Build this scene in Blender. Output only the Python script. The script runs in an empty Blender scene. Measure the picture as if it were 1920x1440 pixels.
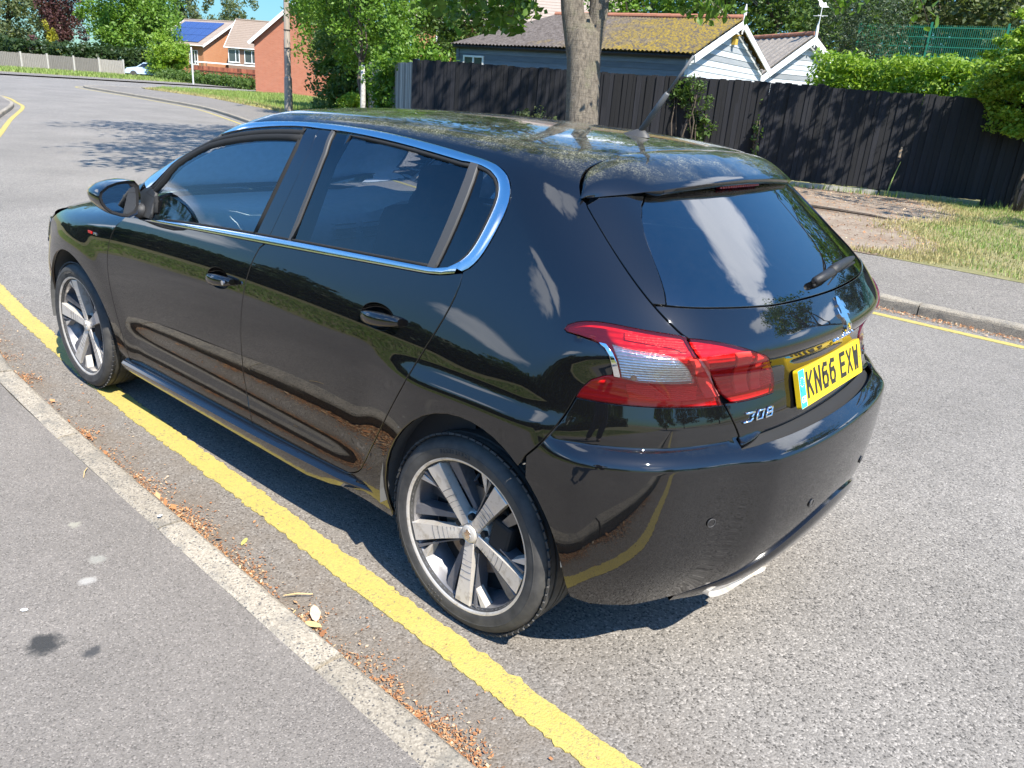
import bpy, bmesh, math, random
import numpy as np
from mathutils import Vector, Matrix, geometry as mgeo
random.seed(7); np.random.seed(7)
SC = bpy.context.scene
COL = SC.collection
rad = math.radians
# ---------------------------------------------------------------- camera
cam = bpy.data.cameras.new('camera'); camo = bpy.data.objects.new('camera', cam); COL.objects.link(camo); SC.camera = camo
cam.sensor_fit = 'HORIZONTAL'; cam.sensor_width = 36.0; cam.lens = 36.0 * 1471.018 / 1920.0
cam.clip_start = .05; cam.clip_end = 3000
_r = Vector((-0.7557975, -0.65055737, 0.07446637)); _u = Vector((0.28107009, -0.21960215, 0.93422401)); _f = Vector((0.59141334, -0.72701444, -0.34882697))
_m = Matrix((( _r.x, _u.x, -_f.x, -1.35451883), (_r.y, _u.y, -_f.y, 2.37007947), (_r.z, _u.z, -_f.z, 1.55529059), (0, 0, 0, 1)))
camo.matrix_world = _m
# ---------------------------------------------------------------- sky and sun
SUN = Vector((-.572, .178, .800)).normalized()
SUN_EL = math.asin(SUN.z)
world = bpy.data.worlds.new('World'); SC.world = world; world.use_nodes = True
wn = world.node_tree.nodes; wl = world.node_tree.links; wn.clear()
def wnode(t, **k):
    n = wn.new(t)
    for a, b in k.items(): setattr(n, a, b)
    return n
sky = wnode('ShaderNodeTexSky', sky_type='NISHITA', sun_disc=False, sun_elevation=SUN_EL, sun_rotation=math.atan2(SUN.x, SUN.y), air_density=1.0, dust_density=.1, ozone_density=2.6, altitude=50)
hs_ = wnode('ShaderNodeHueSaturation'); hs_.inputs['Saturation'].default_value = 1.3; wl.new(sky.outputs[0], hs_.inputs['Color'])
tc = wnode('ShaderNodeTexCoord')
# clouds lie on a flat layer: direction divided by its height
sep = wnode('ShaderNodeSeparateXYZ'); wl.new(tc.outputs['Generated'], sep.inputs[0])
mx = wnode('ShaderNodeMath', operation='MAXIMUM'); mx.inputs[1].default_value = .06; wl.new(sep.outputs['Z'], mx.inputs[0])
ad = wnode('ShaderNodeMath', operation='ADD'); ad.inputs[1].default_value = .12; wl.new(mx.outputs[0], ad.inputs[0])
dvx = wnode('ShaderNodeMath', operation='DIVIDE'); wl.new(sep.outputs['X'], dvx.inputs[0]); wl.new(ad.outputs[0], dvx.inputs[1])
dvy = wnode('ShaderNodeMath', operation='DIVIDE'); wl.new(sep.outputs['Y'], dvy.inputs[0]); wl.new(ad.outputs[0], dvy.inputs[1])
cmb = wnode('ShaderNodeCombineXYZ'); wl.new(dvx.outputs[0], cmb.inputs[0]); wl.new(dvy.outputs[0], cmb.inputs[1])
nz = wnode('ShaderNodeTexNoise'); nz.inputs['Scale'].default_value = 1.35; nz.inputs['Detail'].default_value = 7; nz.inputs['Roughness'].default_value = .52; nz.inputs['Distortion'].default_value = .3
off = wnode('ShaderNodeVectorMath', operation='ADD'); off.inputs[1].default_value = (3.1, 1.7, 0); wl.new(cmb.outputs[0], off.inputs[0]); wl.new(off.outputs[0], nz.inputs['Vector'])
# cumulus heaps at chosen places all round the sky, ragged by the noise
warp = wnode('ShaderNodeTexNoise'); warp.inputs['Scale'].default_value = 3.2; warp.inputs['Detail'].default_value = 6; warp.inputs['Roughness'].default_value = .6; wl.new(cmb.outputs[0], warp.inputs['Vector'])
wsub = wnode('ShaderNodeVectorMath', operation='SUBTRACT'); wsub.inputs[1].default_value = (.5, .5, .5); wl.new(warp.outputs['Color'], wsub.inputs[0])
wmul = wnode('ShaderNodeVectorMath', operation='SCALE'); wmul.inputs['Scale'].default_value = .42; wl.new(wsub.outputs[0], wmul.inputs[0])
wadd = wnode('ShaderNodeVectorMath', operation='ADD'); wl.new(cmb.outputs[0], wadd.inputs[0]); wl.new(wmul.outputs[0], wadd.inputs[1])
HEAPS = [(-.04, -1.36, .17), (-.16, -1.22, .17), (-.32, -1.15, .16), (-.52, -1.18, .17), (-.85, -1.12, .13), (-1.35, -2.05, .24), (-1.05, -1.75, .15), (-.9, -2.4, .2), (.04, .17, .10), (.16, .24, .09), (.62, 1.25, .16), (.85, 1.42, .15), (1.9, .5, .3), (2.4, -1.2, .4), (-2.2, .9, .35), (-1.6, 2.3, .35), (.4, 2.9, .4), (1.5, -2.6, .35), (-3.2, -.8, .5), (3.6, 1.6, .5), (1.1, -.5, .18), (-1.2, .5, .2), (2.0, 2.6, .4)]
acc = None
for hx, hy, hr in HEAPS:
    ds = wnode('ShaderNodeVectorMath', operation='DISTANCE'); ds.inputs[1].default_value = (hx, hy, 0); wl.new(wadd.outputs[0], ds.inputs[0])
    mp = wnode('ShaderNodeMapRange'); mp.inputs[1].default_value = hr * 1.25; mp.inputs[2].default_value = hr * .55; mp.interpolation_type = 'SMOOTHSTEP'; wl.new(ds.outputs['Value'], mp.inputs[0])
    if acc is None: acc = mp.outputs[0]
    else:
        mxn = wnode('ShaderNodeMath', operation='MAXIMUM'); wl.new(acc, mxn.inputs[0]); wl.new(mp.outputs[0], mxn.inputs[1]); acc = mxn.outputs[0]
mxs = wnode('ShaderNodeMath', operation='MULTIPLY_ADD'); mxs.inputs[1].default_value = .75; wl.new(acc, mxs.inputs[0])
nm = wnode('ShaderNodeMath', operation='MULTIPLY_ADD'); nm.inputs[1].default_value = .9; nm.inputs[2].default_value = -.45; wl.new(nz.outputs['Fac'], nm.inputs[0]); wl.new(nm.outputs[0], mxs.inputs[2])
cr = wnode('ShaderNodeValToRGB'); cr.color_ramp.elements[0].position = .16; cr.color_ramp.elements[1].position = .95; wl.new(mxs.outputs[0], cr.inputs[0])
cm = wnode('ShaderNodeMath', operation='MULTIPLY'); cm.inputs[1].default_value = .9; wl.new(cr.outputs['Color'], cm.inputs[0])
mixc = wnode('ShaderNodeMix', data_type='RGBA'); wl.new(cm.outputs[0], mixc.inputs[0]); hz = wnode('ShaderNodeValToRGB'); hz.color_ramp.interpolation = 'EASE'; hz.color_ramp.elements[0].position = 0; hz.color_ramp.elements[0].color = (.16, .28, .36, 1); hz.color_ramp.elements[1].position = .42; hz.color_ramp.elements[1].color = (1, 1, 1, 1); wl.new(sep.outputs['Z'], hz.inputs[0])
hm = wnode('ShaderNodeMix', data_type='RGBA', blend_type='MULTIPLY'); hm.inputs[0].default_value = 1; wl.new(hs_.outputs[0], hm.inputs[6]); wl.new(hz.outputs[0], hm.inputs[7]); wl.new(hm.outputs[2], mixc.inputs[6]); mixc.inputs[7].default_value = (9.6, 10, 10.8, 1)
bg = wnode('ShaderNodeBackground'); bg.inputs['Strength'].default_value = .15; wl.new(mixc.outputs[2], bg.inputs[0])
wo = wnode('ShaderNodeOutputWorld'); wl.new(bg.outputs[0], wo.inputs[0])
sl = bpy.data.lights.new('sun', 'SUN'); sl.energy = 4.5; sl.angle = rad(.53); sl.color = (1, .94, .84)
slo = bpy.data.objects.new('sun', sl); COL.objects.link(slo); slo.rotation_euler = SUN.to_track_quat('Z', 'Y').to_euler(); slo.location = SUN * 60
SC.view_settings.view_transform = 'Standard'; SC.view_settings.look = 'None'; SC.view_settings.gamma = 1; SC.view_settings.use_curve_mapping = False
SC.view_settings.exposure = 1.16
SC.render.engine = 'CYCLES'
SC.cycles.use_denoising = True
SC.cycles.max_bounces = 8; SC.cycles.transparent_max_bounces = 16; SC.cycles.transmission_bounces = 6; SC.cycles.glossy_bounces = 4; SC.cycles.diffuse_bounces = 3
SC.cycles.caustics_reflective = False; SC.cycles.caustics_refractive = False
# ---------------------------------------------------------------- helpers
def tag(o, label=None, cat=None, group=None, kind=None):
    if label: o['label'] = label
    if cat: o['category'] = cat
    if group: o['group'] = group
    if kind: o['kind'] = kind
    return o
def empty(name, loc=(0, 0, 0), parent=None):
    o = bpy.data.objects.new(name, None); COL.objects.link(o); o.location = loc; o.empty_display_size = .1
    if parent: o.parent = parent
    return o
def mk(name, verts, faces, mat, parent=None, smooth=False, normals=None, loc=None):
    me = bpy.data.meshes.new(name)
    if isinstance(verts, np.ndarray): verts = verts.tolist()
    me.from_pydata(verts, [], faces); me.validate(clean_customdata=False); me.update()
    if mat is not None:
        for m_ in (mat if isinstance(mat, (list, tuple)) else [mat]): me.materials.append(m_)
    if smooth or normals is not None: me.polygons.foreach_set('use_smooth', [True] * len(me.polygons))
    if normals is not None and len(normals) == len(me.vertices): me.normals_split_custom_set_from_vertices([tuple(n) for n in normals])
    o = bpy.data.objects.new(name, me); COL.objects.link(o)
    if parent: o.parent = parent
    if loc is not None: o.location = loc
    return o
def link_copy(o, parent=None, matrix=None):
    c = o.copy(); COL.objects.link(c)
    c.parent = parent
    if matrix is not None: c.matrix_local = matrix
    return c
def copy_tree(o, parent=None):
    c = o.copy(); COL.objects.link(c); c.parent = parent
    for ch in o.children: copy_tree(ch, c)
    return c
def bm_obj(name, bm, mat, parent=None, smooth=False, auto=None, loc=None):
    me = bpy.data.meshes.new(name); bmesh.ops.recalc_face_normals(bm, faces=bm.faces); bm.to_mesh(me); bm.free()
    for m_ in (mat if isinstance(mat, (list, tuple)) else [mat]): me.materials.append(m_)
    if smooth: me.polygons.foreach_set('use_smooth', [True] * len(me.polygons))
    if auto: me.set_sharp_from_angle(angle=rad(auto))
    o = bpy.data.objects.new(name, me); COL.objects.link(o)
    if parent: o.parent = parent
    if loc is not None: o.location = loc
    return o
def box(bm, c, s, rz=0, bev=0, R=None):
    M = Matrix.Translation(c) @ (R.to_4x4() if R is not None else Matrix.Rotation(rz, 4, 'Z')) @ Matrix.Diagonal((s[0], s[1], s[2], 1))
    r = bmesh.ops.create_cube(bm, size=1, matrix=M)
    if bev:
        es = list({e for v in r['verts'] for e in v.link_edges})
        bmesh.ops.bevel(bm, geom=es, offset=bev, segments=2, affect='EDGES', profile=.6)
    return r['verts']
def tube_pts(pts, rads, n=8, caps=True):
    """verts and faces of a tube through pts"""
    pts = [Vector(p) for p in pts]; V = []; F = []
    if not hasattr(rads, '__len__'): rads = [rads] * len(pts)
    up = Vector((0, 0, 1)); prev = None
    for i, p in enumerate(pts):
        t = (pts[min(i + 1, len(pts) - 1)] - pts[max(i - 1, 0)]).normalized()
        if prev is None:
            a = t.cross(up if abs(t.z) < .9 else Vector((1, 0, 0))).normalized()
        else: a = (prev - t * prev.dot(t)).normalized()
        prev = a; b = t.cross(a)
        for k in range(n):
            an = 2 * math.pi * k / n; V.append(p + (a * math.cos(an) + b * math.sin(an)) * rads[i])
    for i in range(len(pts) - 1):
        for k in range(n):
            F.append((i * n + k, i * n + (k + 1) % n, (i + 1) * n + (k + 1) % n, (i + 1) * n + k))
    if caps:
        F.append(tuple(range(n - 1, -1, -1))); F.append(tuple((len(pts) - 1) * n + k for k in range(n)))
    return [tuple(v) for v in V], F
class MB:
    """collects pieces of one object"""
    def __init__(s): s.v = []; s.f = []; s.mi = []
    def add(s, v, f, mi=0):
        o = len(s.v); s.v += [tuple(x) for x in v]; s.f += [tuple(i + o for i in q) for q in f]; s.mi += [mi] * len(f)
    def tube(s, pts, r, n=8, mi=0): s.add(*tube_pts(pts, r, n), mi)
    def box(s, c, size, R=None, mi=0, rz=0):
        R = R or Matrix.Rotation(rz, 3, 'Z'); c = Vector(c); h = Vector(size) / 2
        v = [c + R @ Vector((h.x * a, h.y * b, h.z * d)) for a in (-1, 1) for b in (-1, 1) for d in (-1, 1)]
        s.add(v, [(0, 1, 3, 2), (4, 6, 7, 5), (0, 4, 5, 1), (2, 3, 7, 6), (0, 2, 6, 4), (1, 5, 7, 3)], mi)
    def build(s, name, mat, parent=None, smooth=False, auto=None, loc=None):
        o = mk(name, s.v, s.f, mat, parent, smooth, loc=loc)
        if any(s.mi): o.data.polygons.foreach_set('material_index', s.mi)
        if auto: o.data.polygons.foreach_set('use_smooth', [True] * len(o.data.polygons)); o.data.set_sharp_from_angle(angle=rad(auto))
        return o
# ---------------------------------------------------------------- materials
MATS = {}
class NT:
    def __init__(s, name):
        s.m = bpy.data.materials.new(name); s.m.use_nodes = True; s.t = s.m.node_tree; s.t.nodes.clear()
        s.out = s.t.nodes.new('ShaderNodeOutputMaterial'); MATS[name] = s.m
    def n(s, t, ins=None, **k):
        x = s.t.nodes.new(t)
        for a, b in k.items(): setattr(x, a, b)
        for a, b in (ins or {}).items():
            if hasattr(b, 'is_linked') or b.__class__.__name__.startswith('NodeSocket'): s.t.links.new(b, x.inputs[a])
            else: x.inputs[a].default_value = b
        return x
    def coord(s, kind='Object'): return s.n('ShaderNodeTexCoord').outputs[kind]
    def pos(s): return s.n('ShaderNodeNewGeometry').outputs['Position']
    def noise(s, v, scale, detail=4, rough=.55, dist=0, w=None):
        return s.n('ShaderNodeTexNoise', {'Vector': v, 'Scale': scale, 'Detail': detail, 'Roughness': rough, 'Distortion': dist}).outputs['Fac']
    def vor(s, v, scale, feature='F1', out='Distance', rnd=1):
        return s.n('ShaderNodeTexVoronoi', {'Vector': v, 'Scale': scale, 'Randomness': rnd}, feature=feature).outputs[out]
    def ramp(s, f, *st):
        x = s.n('ShaderNodeValToRGB', {0: f}); e = x.color_ramp.elements
        while len(e) < len(st): e.new(.5)
        for el, (p, c) in zip(e, st):
            el.position = p; el.color = (c if hasattr(c, '__len__') else (c, c, c)) + ((1,) if not hasattr(c, '__len__') or len(c) == 3 else ())
        return x.outputs['Color']
    def mix(s, f, a, b, blend='MIX'):
        x = s.n('ShaderNodeMix', data_type='RGBA', blend_type=blend)
        for i, v in ((0, f), (6, a), (7, b)):
            if v.__class__.__name__.startswith('NodeSocket'): s.t.links.new(v, x.inputs[i])
            else: x.inputs[i].default_value = v if i == 0 else (tuple(v) + (1,) if len(v) == 3 else v)
        return x.outputs[2]
    def math(s, op, a, b=0, c=0, clamp=False):
        x = s.n('ShaderNodeMath', operation=op, use_clamp=clamp)
        for i, v in enumerate((a, b, c)):
            if v.__class__.__name__.startswith('NodeSocket'): s.t.links.new(v, x.inputs[i])
            else: x.inputs[i].default_value = v
        return x.outputs[0]
    def scale(s, v, sc): return s.n('ShaderNodeMapping', {'Vector': v, 'Scale': sc}).outputs[0]
    def bump(s, h, st=.3, d=.01): return s.n('ShaderNodeBump', {'Height': h, 'Strength': st, 'Distance': d}).outputs[0]
    def pbsdf(s, **k):
        ins = {}
        for a, b in k.items():
            a = a.replace('_', ' ')
            if not b.__class__.__name__.startswith('NodeSocket') and hasattr(b, '__len__') and len(b) == 3 and 'Normal' not in a: b = tuple(b) + (1,)
            ins[a] = b
        return s.n('ShaderNodeBsdfPrincipled', ins).outputs[0]
    def done(s, sh): s.t.links.new(sh, s.out.inputs[0]); return s.m
def simple(name, col, rough=.5, metal=0., coat=0., var=.12, vs=6., spec=.5, bump=0, bs=60, coatr=.03):
    t = NT(name); c = t.coord()
    n = t.noise(c, vs, 5)
    a = tuple(min(1, x * (1 - var)) for x in col); b = tuple(min(1, x * (1 + var)) for x in col)
    colr = t.mix(n, a, b)
    k = dict(Base_Color=colr, Roughness=rough, Metallic=metal, Coat_Weight=coat, Coat_Roughness=coatr, Specular_IOR_Level=spec)
    if bump: k['Normal'] = t.bump(t.noise(c, bs, 6), bump, .004)
    return t.done(t.pbsdf(**k))
# ================================================================ setting: ground, road, kerbs, pavements
def tarmac(name, base, chip, sc, speck=.35, stain=.25, bump=.5, warm=(1, 1, 1), stains=None, gutter=False, pits=1.):
    t = NT(name); P = t.pos()
    v = t.vor(P, sc, 'F1', 'Color'); g = t.n('ShaderNodeSeparateColor', {0: v}).outputs[0]
    d = t.vor(P, sc, 'F1', 'Distance')
    n1 = t.noise(P, .55, 6, .6); n2 = t.noise(P, 6, 6, .65); n3 = t.noise(P, 55, 4, .7)
    dark = tuple(base * (1 - speck) * w for w in warm); lite = tuple(base * (1 + speck) * w for w in warm); ch = tuple(chip * w for w in warm)
    col = t.mix(g, dark, lite)
    col = t.mix(t.ramp(g, (.86, 0), (.95, 1)), col, ch)
    col = t.mix(t.ramp(g, (.05, pits), (.16, 0)), col, tuple(base * .3 * w for w in warm))
    f = t.math('MULTIPLY_ADD', t.ramp(n1, (.3, 0), (.7, 1)), stain, 1 - stain / 2)
    f = t.math('MULTIPLY', f, t.math('MULTIPLY_ADD', n2, stain * .9, 1 - stain * .45))
    f = t.math('MULTIPLY', f, t.math('MULTIPLY_ADD', n3, .3, .85))
    mul = t.n('ShaderNodeCombineColor', {0: f, 1: f, 2: f}).outputs[0]
    col = t.mix(1.0, col, mul, 'MULTIPLY')
    for (cx, cy, r, c2, s) in (stains or ()):
        dist = t.n('ShaderNodeVectorMath', {0: P, 1: (cx, cy, .1)}, operation='DISTANCE').outputs['Value']
        dd = t.math('ADD', dist, t.math('MULTIPLY', t.math('SUBTRACT', t.noise(P, 9 / r * .12, 5, .7), .5), r * 1.6))
        col = t.mix(t.math('MULTIPLY', t.ramp(t.math('DIVIDE', dd, r), (.55, 1), (1, 0)), s), col, c2)
    if gutter:
        py = t.n('ShaderNodeSeparateXYZ', {0: P}).outputs[1]; px_ = t.n('ShaderNodeSeparateXYZ', {0: P}).outputs[0]
        gy = t.math('ADD', py, t.math('MULTIPLY', px_, .03)); gk = t.n('ShaderNodeMapRange', {0: gy, 1: .55, 2: 1.25, 3: 0, 4: 1}).outputs[0]
        col = t.mix(t.math('MULTIPLY', gk, t.ramp(n2, (.30, .15), (.62, .75))), col, (.15, .118, .085))
    h = t.math('ADD', t.math('MULTIPLY', d, -1.0), t.math('MULTIPLY', n3, .3))
    return t.done(t.pbsdf(Base_Color=col, Roughness=.86, Specular_IOR_Level=.35, Normal=t.bump(h, bump, .004)))
M_ROAD = tarmac('road_tarmac', .188, .31, 170, .27, .30, .45, (1.08, .99, .87), gutter=True, pits=.8)
M_PAVE = tarmac('pavement_tarmac', .162, .24, 260, .15, .34, .4, (1.12, 1.0, .865), pits=.45, stains=[(.62, 1.815, .055, (.035, .035, .034), .95), (.505, 1.74, .03, (.05, .05, .05), .9), (1.14, 1.98, .05, (.30, .27, .22), .5), (.83, 1.62, .028, (.42, .40, .36), .7), (.92, 1.55, .03, (.34, .33, .28), .6), (1.17, 1.52, .025, (.38, .36, .28), .6), (1.35, 1.71, .02, (.36, .35, .3), .5)])
M_FPAVE = tarmac('far_pavement_tarmac', .165, .30, 120, .25, .18, .4, (1.11, 1.0, .86))
def kerb_mat():
    t = NT('kerb_concrete'); P = t.pos(); v = t.vor(P, 210, 'F1', 'Color'); g = t.n('ShaderNodeSeparateColor', {0: v}).outputs[1]
    n = t.noise(P, 7, 7, .7); n2 = t.noise(P, 60, 5, .7)
    col = t.mix(g, (.235, .20, .15), (.43, .375, .29)); col = t.mix(t.ramp(g, (.03, 1), (.12, 0)), col, (.09, .085, .08))
    col = t.mix(t.ramp(n, (.50, 0), (.68, .75)), col, (.15, .14, .12)); col = t.mix(t.ramp(n2, (.55, 0), (.8, .5)), col, (.20, .18, .15))
    rnd = t.n('ShaderNodeObjectInfo').outputs['Random']; k = t.math('MULTIPLY_ADD', rnd, .25, .87); col = t.mix(1.0, col, t.n('ShaderNodeCombineColor', {0: k, 1: k, 2: k}).outputs[0], 'MULTIPLY')
    return t.done(t.pbsdf(Base_Color=col, Roughness=.9, Normal=t.bump(t.math('ADD', n2, g), .6, .004)))
M_KERB = kerb_mat()
def line_mat():
    t = NT('yellow_road_paint'); P = t.pos(); n = t.noise(P, 45, 5, .7); n2 = t.noise(P, 8, 5, .6); v = t.vor(P, 150, 'F1', 'Distance')
    col = t.mix(n2, (.41, .32, .072), (.48, .385, .11)); col = t.mix(t.ramp(n, (.60, 0), (.74, .6)), col, (.40, .31, .12))
    pit = t.ramp(t.noise(P, 95, 4, .75), (.555, 0), (.62, .85)); big = t.ramp(t.noise(P, 5, 4, .6), (.35, 1), (.65, .25)); col = t.mix(t.math('MULTIPLY', pit, big), col, (.13, .115, .095))
    crk = t.n('ShaderNodeTexVoronoi', {'Vector': t.n('ShaderNodeVectorMath', {0: P, 1: t.n('ShaderNodeTexNoise', {'Vector': P, 'Scale': 9.}).outputs['Color']}, operation='ADD').outputs[0], 'Scale': 6.5}, feature='DISTANCE_TO_EDGE').outputs['Distance']
    col = t.mix(t.ramp(crk, (.006, .55), (.018, 0)), col, (.20, .16, .09))
    return t.done(t.pbsdf(Base_Color=col, Roughness=.75, Normal=t.bump(t.math('ADD', t.math('MULTIPLY', v, -1), n), .45, .003)))
M_LINE = line_mat()
def soil_mat(name, cols, sc=3):
    t = NT(name); P = t.pos(); n = t.noise(P, sc, 7, .65); m = t.noise(P, sc * 14, 6, .7); v = t.vor(P, sc * 30, 'F1', 'Color'); g = t.n('ShaderNodeSeparateColor', {0: v}).outputs[0]
    col = t.mix(t.ramp(n, (.38, 0), (.62, 1)), cols[0], cols[1]); col = t.mix(t.ramp(m, (.45, 0), (.65, .8)), col, cols[2]); col = t.mix(t.math('MULTIPLY', g, .35), col, cols[3])
    return t.done(t.pbsdf(Base_Color=col, Roughness=.95, Normal=t.bump(t.math('ADD', m, g), .7, .02)))
M_GRASSG = soil_mat('grass_ground', ((.17, .17, .06), (.23, .21, .09), (.30, .25, .13), (.13, .12, .045)), 1.2)
M_DIRT = soil_mat('bare_earth', ((.20, .135, .085), (.31, .255, .195), (.14, .085, .05), (.38, .32, .25)), 1.6)
def crom(pts, n=10):
    pts = [np.array(p, float) for p in pts]; out = []
    for i in range(len(pts) - 1):
        p0, p1, p2, p3 = pts[max(i - 1, 0)], pts[i], pts[i + 1], pts[min(i + 2, len(pts) - 1)]
        for k in range(n):
            t = k / n; out.append(.5 * (2 * p1 + (p2 - p0) * t + (2 * p0 - 5 * p1 + 4 * p2 - p3) * t * t + (3 * p1 - p0 - 3 * p2 + p3) * t ** 3))
    out.append(pts[-1]); return np.array(out)
def sheet(name, poly, z, mat, kind='structure'):
    poly = [tuple(p) for p in poly]; tri = mgeo.tessellate_polygon([[Vector((p[0], p[1], 0)) for p in poly]])
    F = []
    for a, b, c in tri:
        A, B, Cc = (np.array(poly[i]) for i in (a, b, c)); cr_ = (B[0] - A[0]) * (Cc[1] - A[1]) - (B[1] - A[1]) * (Cc[0] - A[0]); F.append((a, b, c) if cr_ > 0 else (a, c, b))
    o = mk(name, [(p[0], p[1], z) for p in poly], F, mat); o['kind'] = kind; return o
def offset_line(L, d):
    T = np.gradient(L, axis=0); T /= np.linalg.norm(T, axis=1, keepdims=True); return L + np.stack([-T[:, 1], T[:, 0]], 1) * d
o = mk('ground', [(-500, -500, -.03), (500, -500, -.03), (500, 500, -.03), (-500, 500, -.03)], [(0, 1, 2, 3)], M_GRASSG); o['kind'] = 'structure'
o = mk('road', [(-70, -70, 0), (66, -70, 0), (66, 30, 0), (-70, 30, 0)], [(0, 1, 2, 3)], M_ROAD); o['kind'] = 'structure'
# near kerb line (front top edge), running forward and bending away to the right
KN = crom([(-30, 4.2), (-14, 2.35), (-6, 1.62), (-2.5, 1.38), (-.46, 1.295), (.82, 1.245), (1.9, 1.20), (2.95, 1.12), (5, .80), (8.5, .0), (13, -1.6), (17, -3.2), (21, -4.75), (25.9, -6.75), (28.5, -7.5), (33, -8.45), (42, -9.2), (66, -9)], 8)
KF = crom([(-40, -2.6), (-22, -3.6), (-10, -4.6), (-4, -4.9), (0, -4.96), (3, -5.3), (7, -6.4), (12, -8.05), (18, -10.4), (23.5, -12.55), (28.9, -14.4), (34, -15.3), (39.5, -16.0), (44.3, -16.6), (46.2, -17.1), (47.4, -18.1), (48.2, -20), (48.8, -26), (49, -66)], 8)
KH = .10
def kerb(line, side, width, name):
    root = empty(name); root['kind'] = 'structure'
    S = np.r_[0, np.cumsum(np.linalg.norm(np.diff(line, axis=0), axis=1))]; L = .915; n = int(S[-1] / L)
    at = lambda s: np.array([np.interp(s, S, line[:, 0]), np.interp(s, S, line[:, 1])])
    s0 = float(S[np.argmin(np.linalg.norm(line - np.array([0, line[np.argmin(abs(line[:, 0])), 1]]), axis=1))])
    cand = sorted(range(n), key=lambda i: abs(i * L - s0))[:70]; cand = set(cand); mesh = None; rest = MB()
    rr = random.Random(3)
    for i in range(n):
        a, b = at(i * L + .006), at(i * L + L - .006); d = b - a; ln = np.linalg.norm(d); d /= ln; nrm = np.array([-d[1], d[0]]) * side; jz = rr.uniform(-.004, .004)
        prof = [(0, -.05), (0, .07), (.004, .088), (.016, .098), (.03, .10), (width - .012, .10), (width, .094), (width, -.05)]
        V = []; ns = 8
        for k in range(ns + 1):
            for (w, z) in prof:
                q = a + d * ln * k / ns + nrm * (w + (rr.uniform(-.003, .003) if 1 < w * 100 < 9 or w == 0 else 0)); V.append((q[0], q[1], z * (KH / .10) + jz + (rr.uniform(-.0025, .0015) if z > .08 else 0)))
        m = len(prof); F = [(k * m + j, k * m + j + 1, (k + 1) * m + j + 1, (k + 1) * m + j) for k in range(ns) for j in range(m - 1)] + [tuple(range(m)), tuple(ns * m + j for j in range(m))[::-1]]
        if side < 0: F = [f[::-1] for f in F]
        if i in cand:
            o_ = mk('kerb_stone', V, F, M_KERB, root)
        else: rest.add(V, F)
    if rest.v: rs_ = rest.build('kerb_run', M_KERB, root); rs_['kind'] = 'stuff'
kerb(KN, 1, .098, 'kerb'); kerb(KF, -1, .125, 'far_kerb')
def slabsheet(name, front, back, z, mat):
    poly = np.concatenate([front, back[::-1]]); return sheet(name, poly, z, mat)
NB = crom([(-30, 8.2), (-14, 4.9), (-6, 3.8), (-2.5, 3.45), (0, 3.3), (3, 3.15), (6, 2.7), (9, 2.0), (13.5, .6), (18, -1.2), (22, -2.6), (27, -4.4), (33, -5.6), (42, -6.4), (66, -6.2)], 8)
slabsheet('pavement', offset_line(KN, .097), NB, KH - .008, M_PAVE)
FBk = crom([(-40, -5.2), (-22, -6.1), (-10, -6.8), (-4, -7.1), (0, -7.2), (3, -7.55), (7, -8.75), (12, -10.6), (18, -13.0), (23.5, -15.2), (29, -17.3), (34, -18.7), (38.4, -19.9), (42, -20.2)], 8)
KF_ = offset_line(KF, -.124)
i_ = int(np.argmin(np.linalg.norm(KF - np.array([49, -50]), axis=1)))
sheet('far_pavement', np.concatenate([KF_[:i_], [(51.5, -50), (51.2, -30), (50.5, -23.5), (49, -21.5), (46, -20.4)], FBk[::-1]]), KH - .008, M_FPAVE)
VERGE = np.concatenate([FBk, [(46, -20.5), (49, -21.6), (50.5, -23.6), (51.2, -30), (51.5, -50), (20, -60), (-40, -60)]])
sheet('verge', VERGE, KH - .004, M_GRASSG)
NV = np.concatenate([NB, [(66, 60), (-30, 60)]]); sheet('near_verge', NV, KH - .004, M_GRASSG)
sheet('bare_ground', crom([(1.30, -7.26), (3, -7.50), (7, -8.70), (12, -10.55), (13.5, -11.2), (13.4, -11.75), (9, -13.3), (4.9, -14.85), (2.7, -15.6), (1.9, -14.2), (1.5, -12.2), (1.9, -10.6), (.9, -8.9), (.85, -7.7), (1.30, -7.26)], 6)[:-1], KH, M_DIRT)
# far side of the junction
o = mk('far_pavement', [(63.2, -70, .09), (68.5, -70, .09), (68.5, 30, .09), (62.4, 30, .09), (62.0, -19, .09), (62.6, -24, .09)], [(0, 1, 2, 3, 4, 5)], M_FPAVE); o['kind'] = 'structure'
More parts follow.
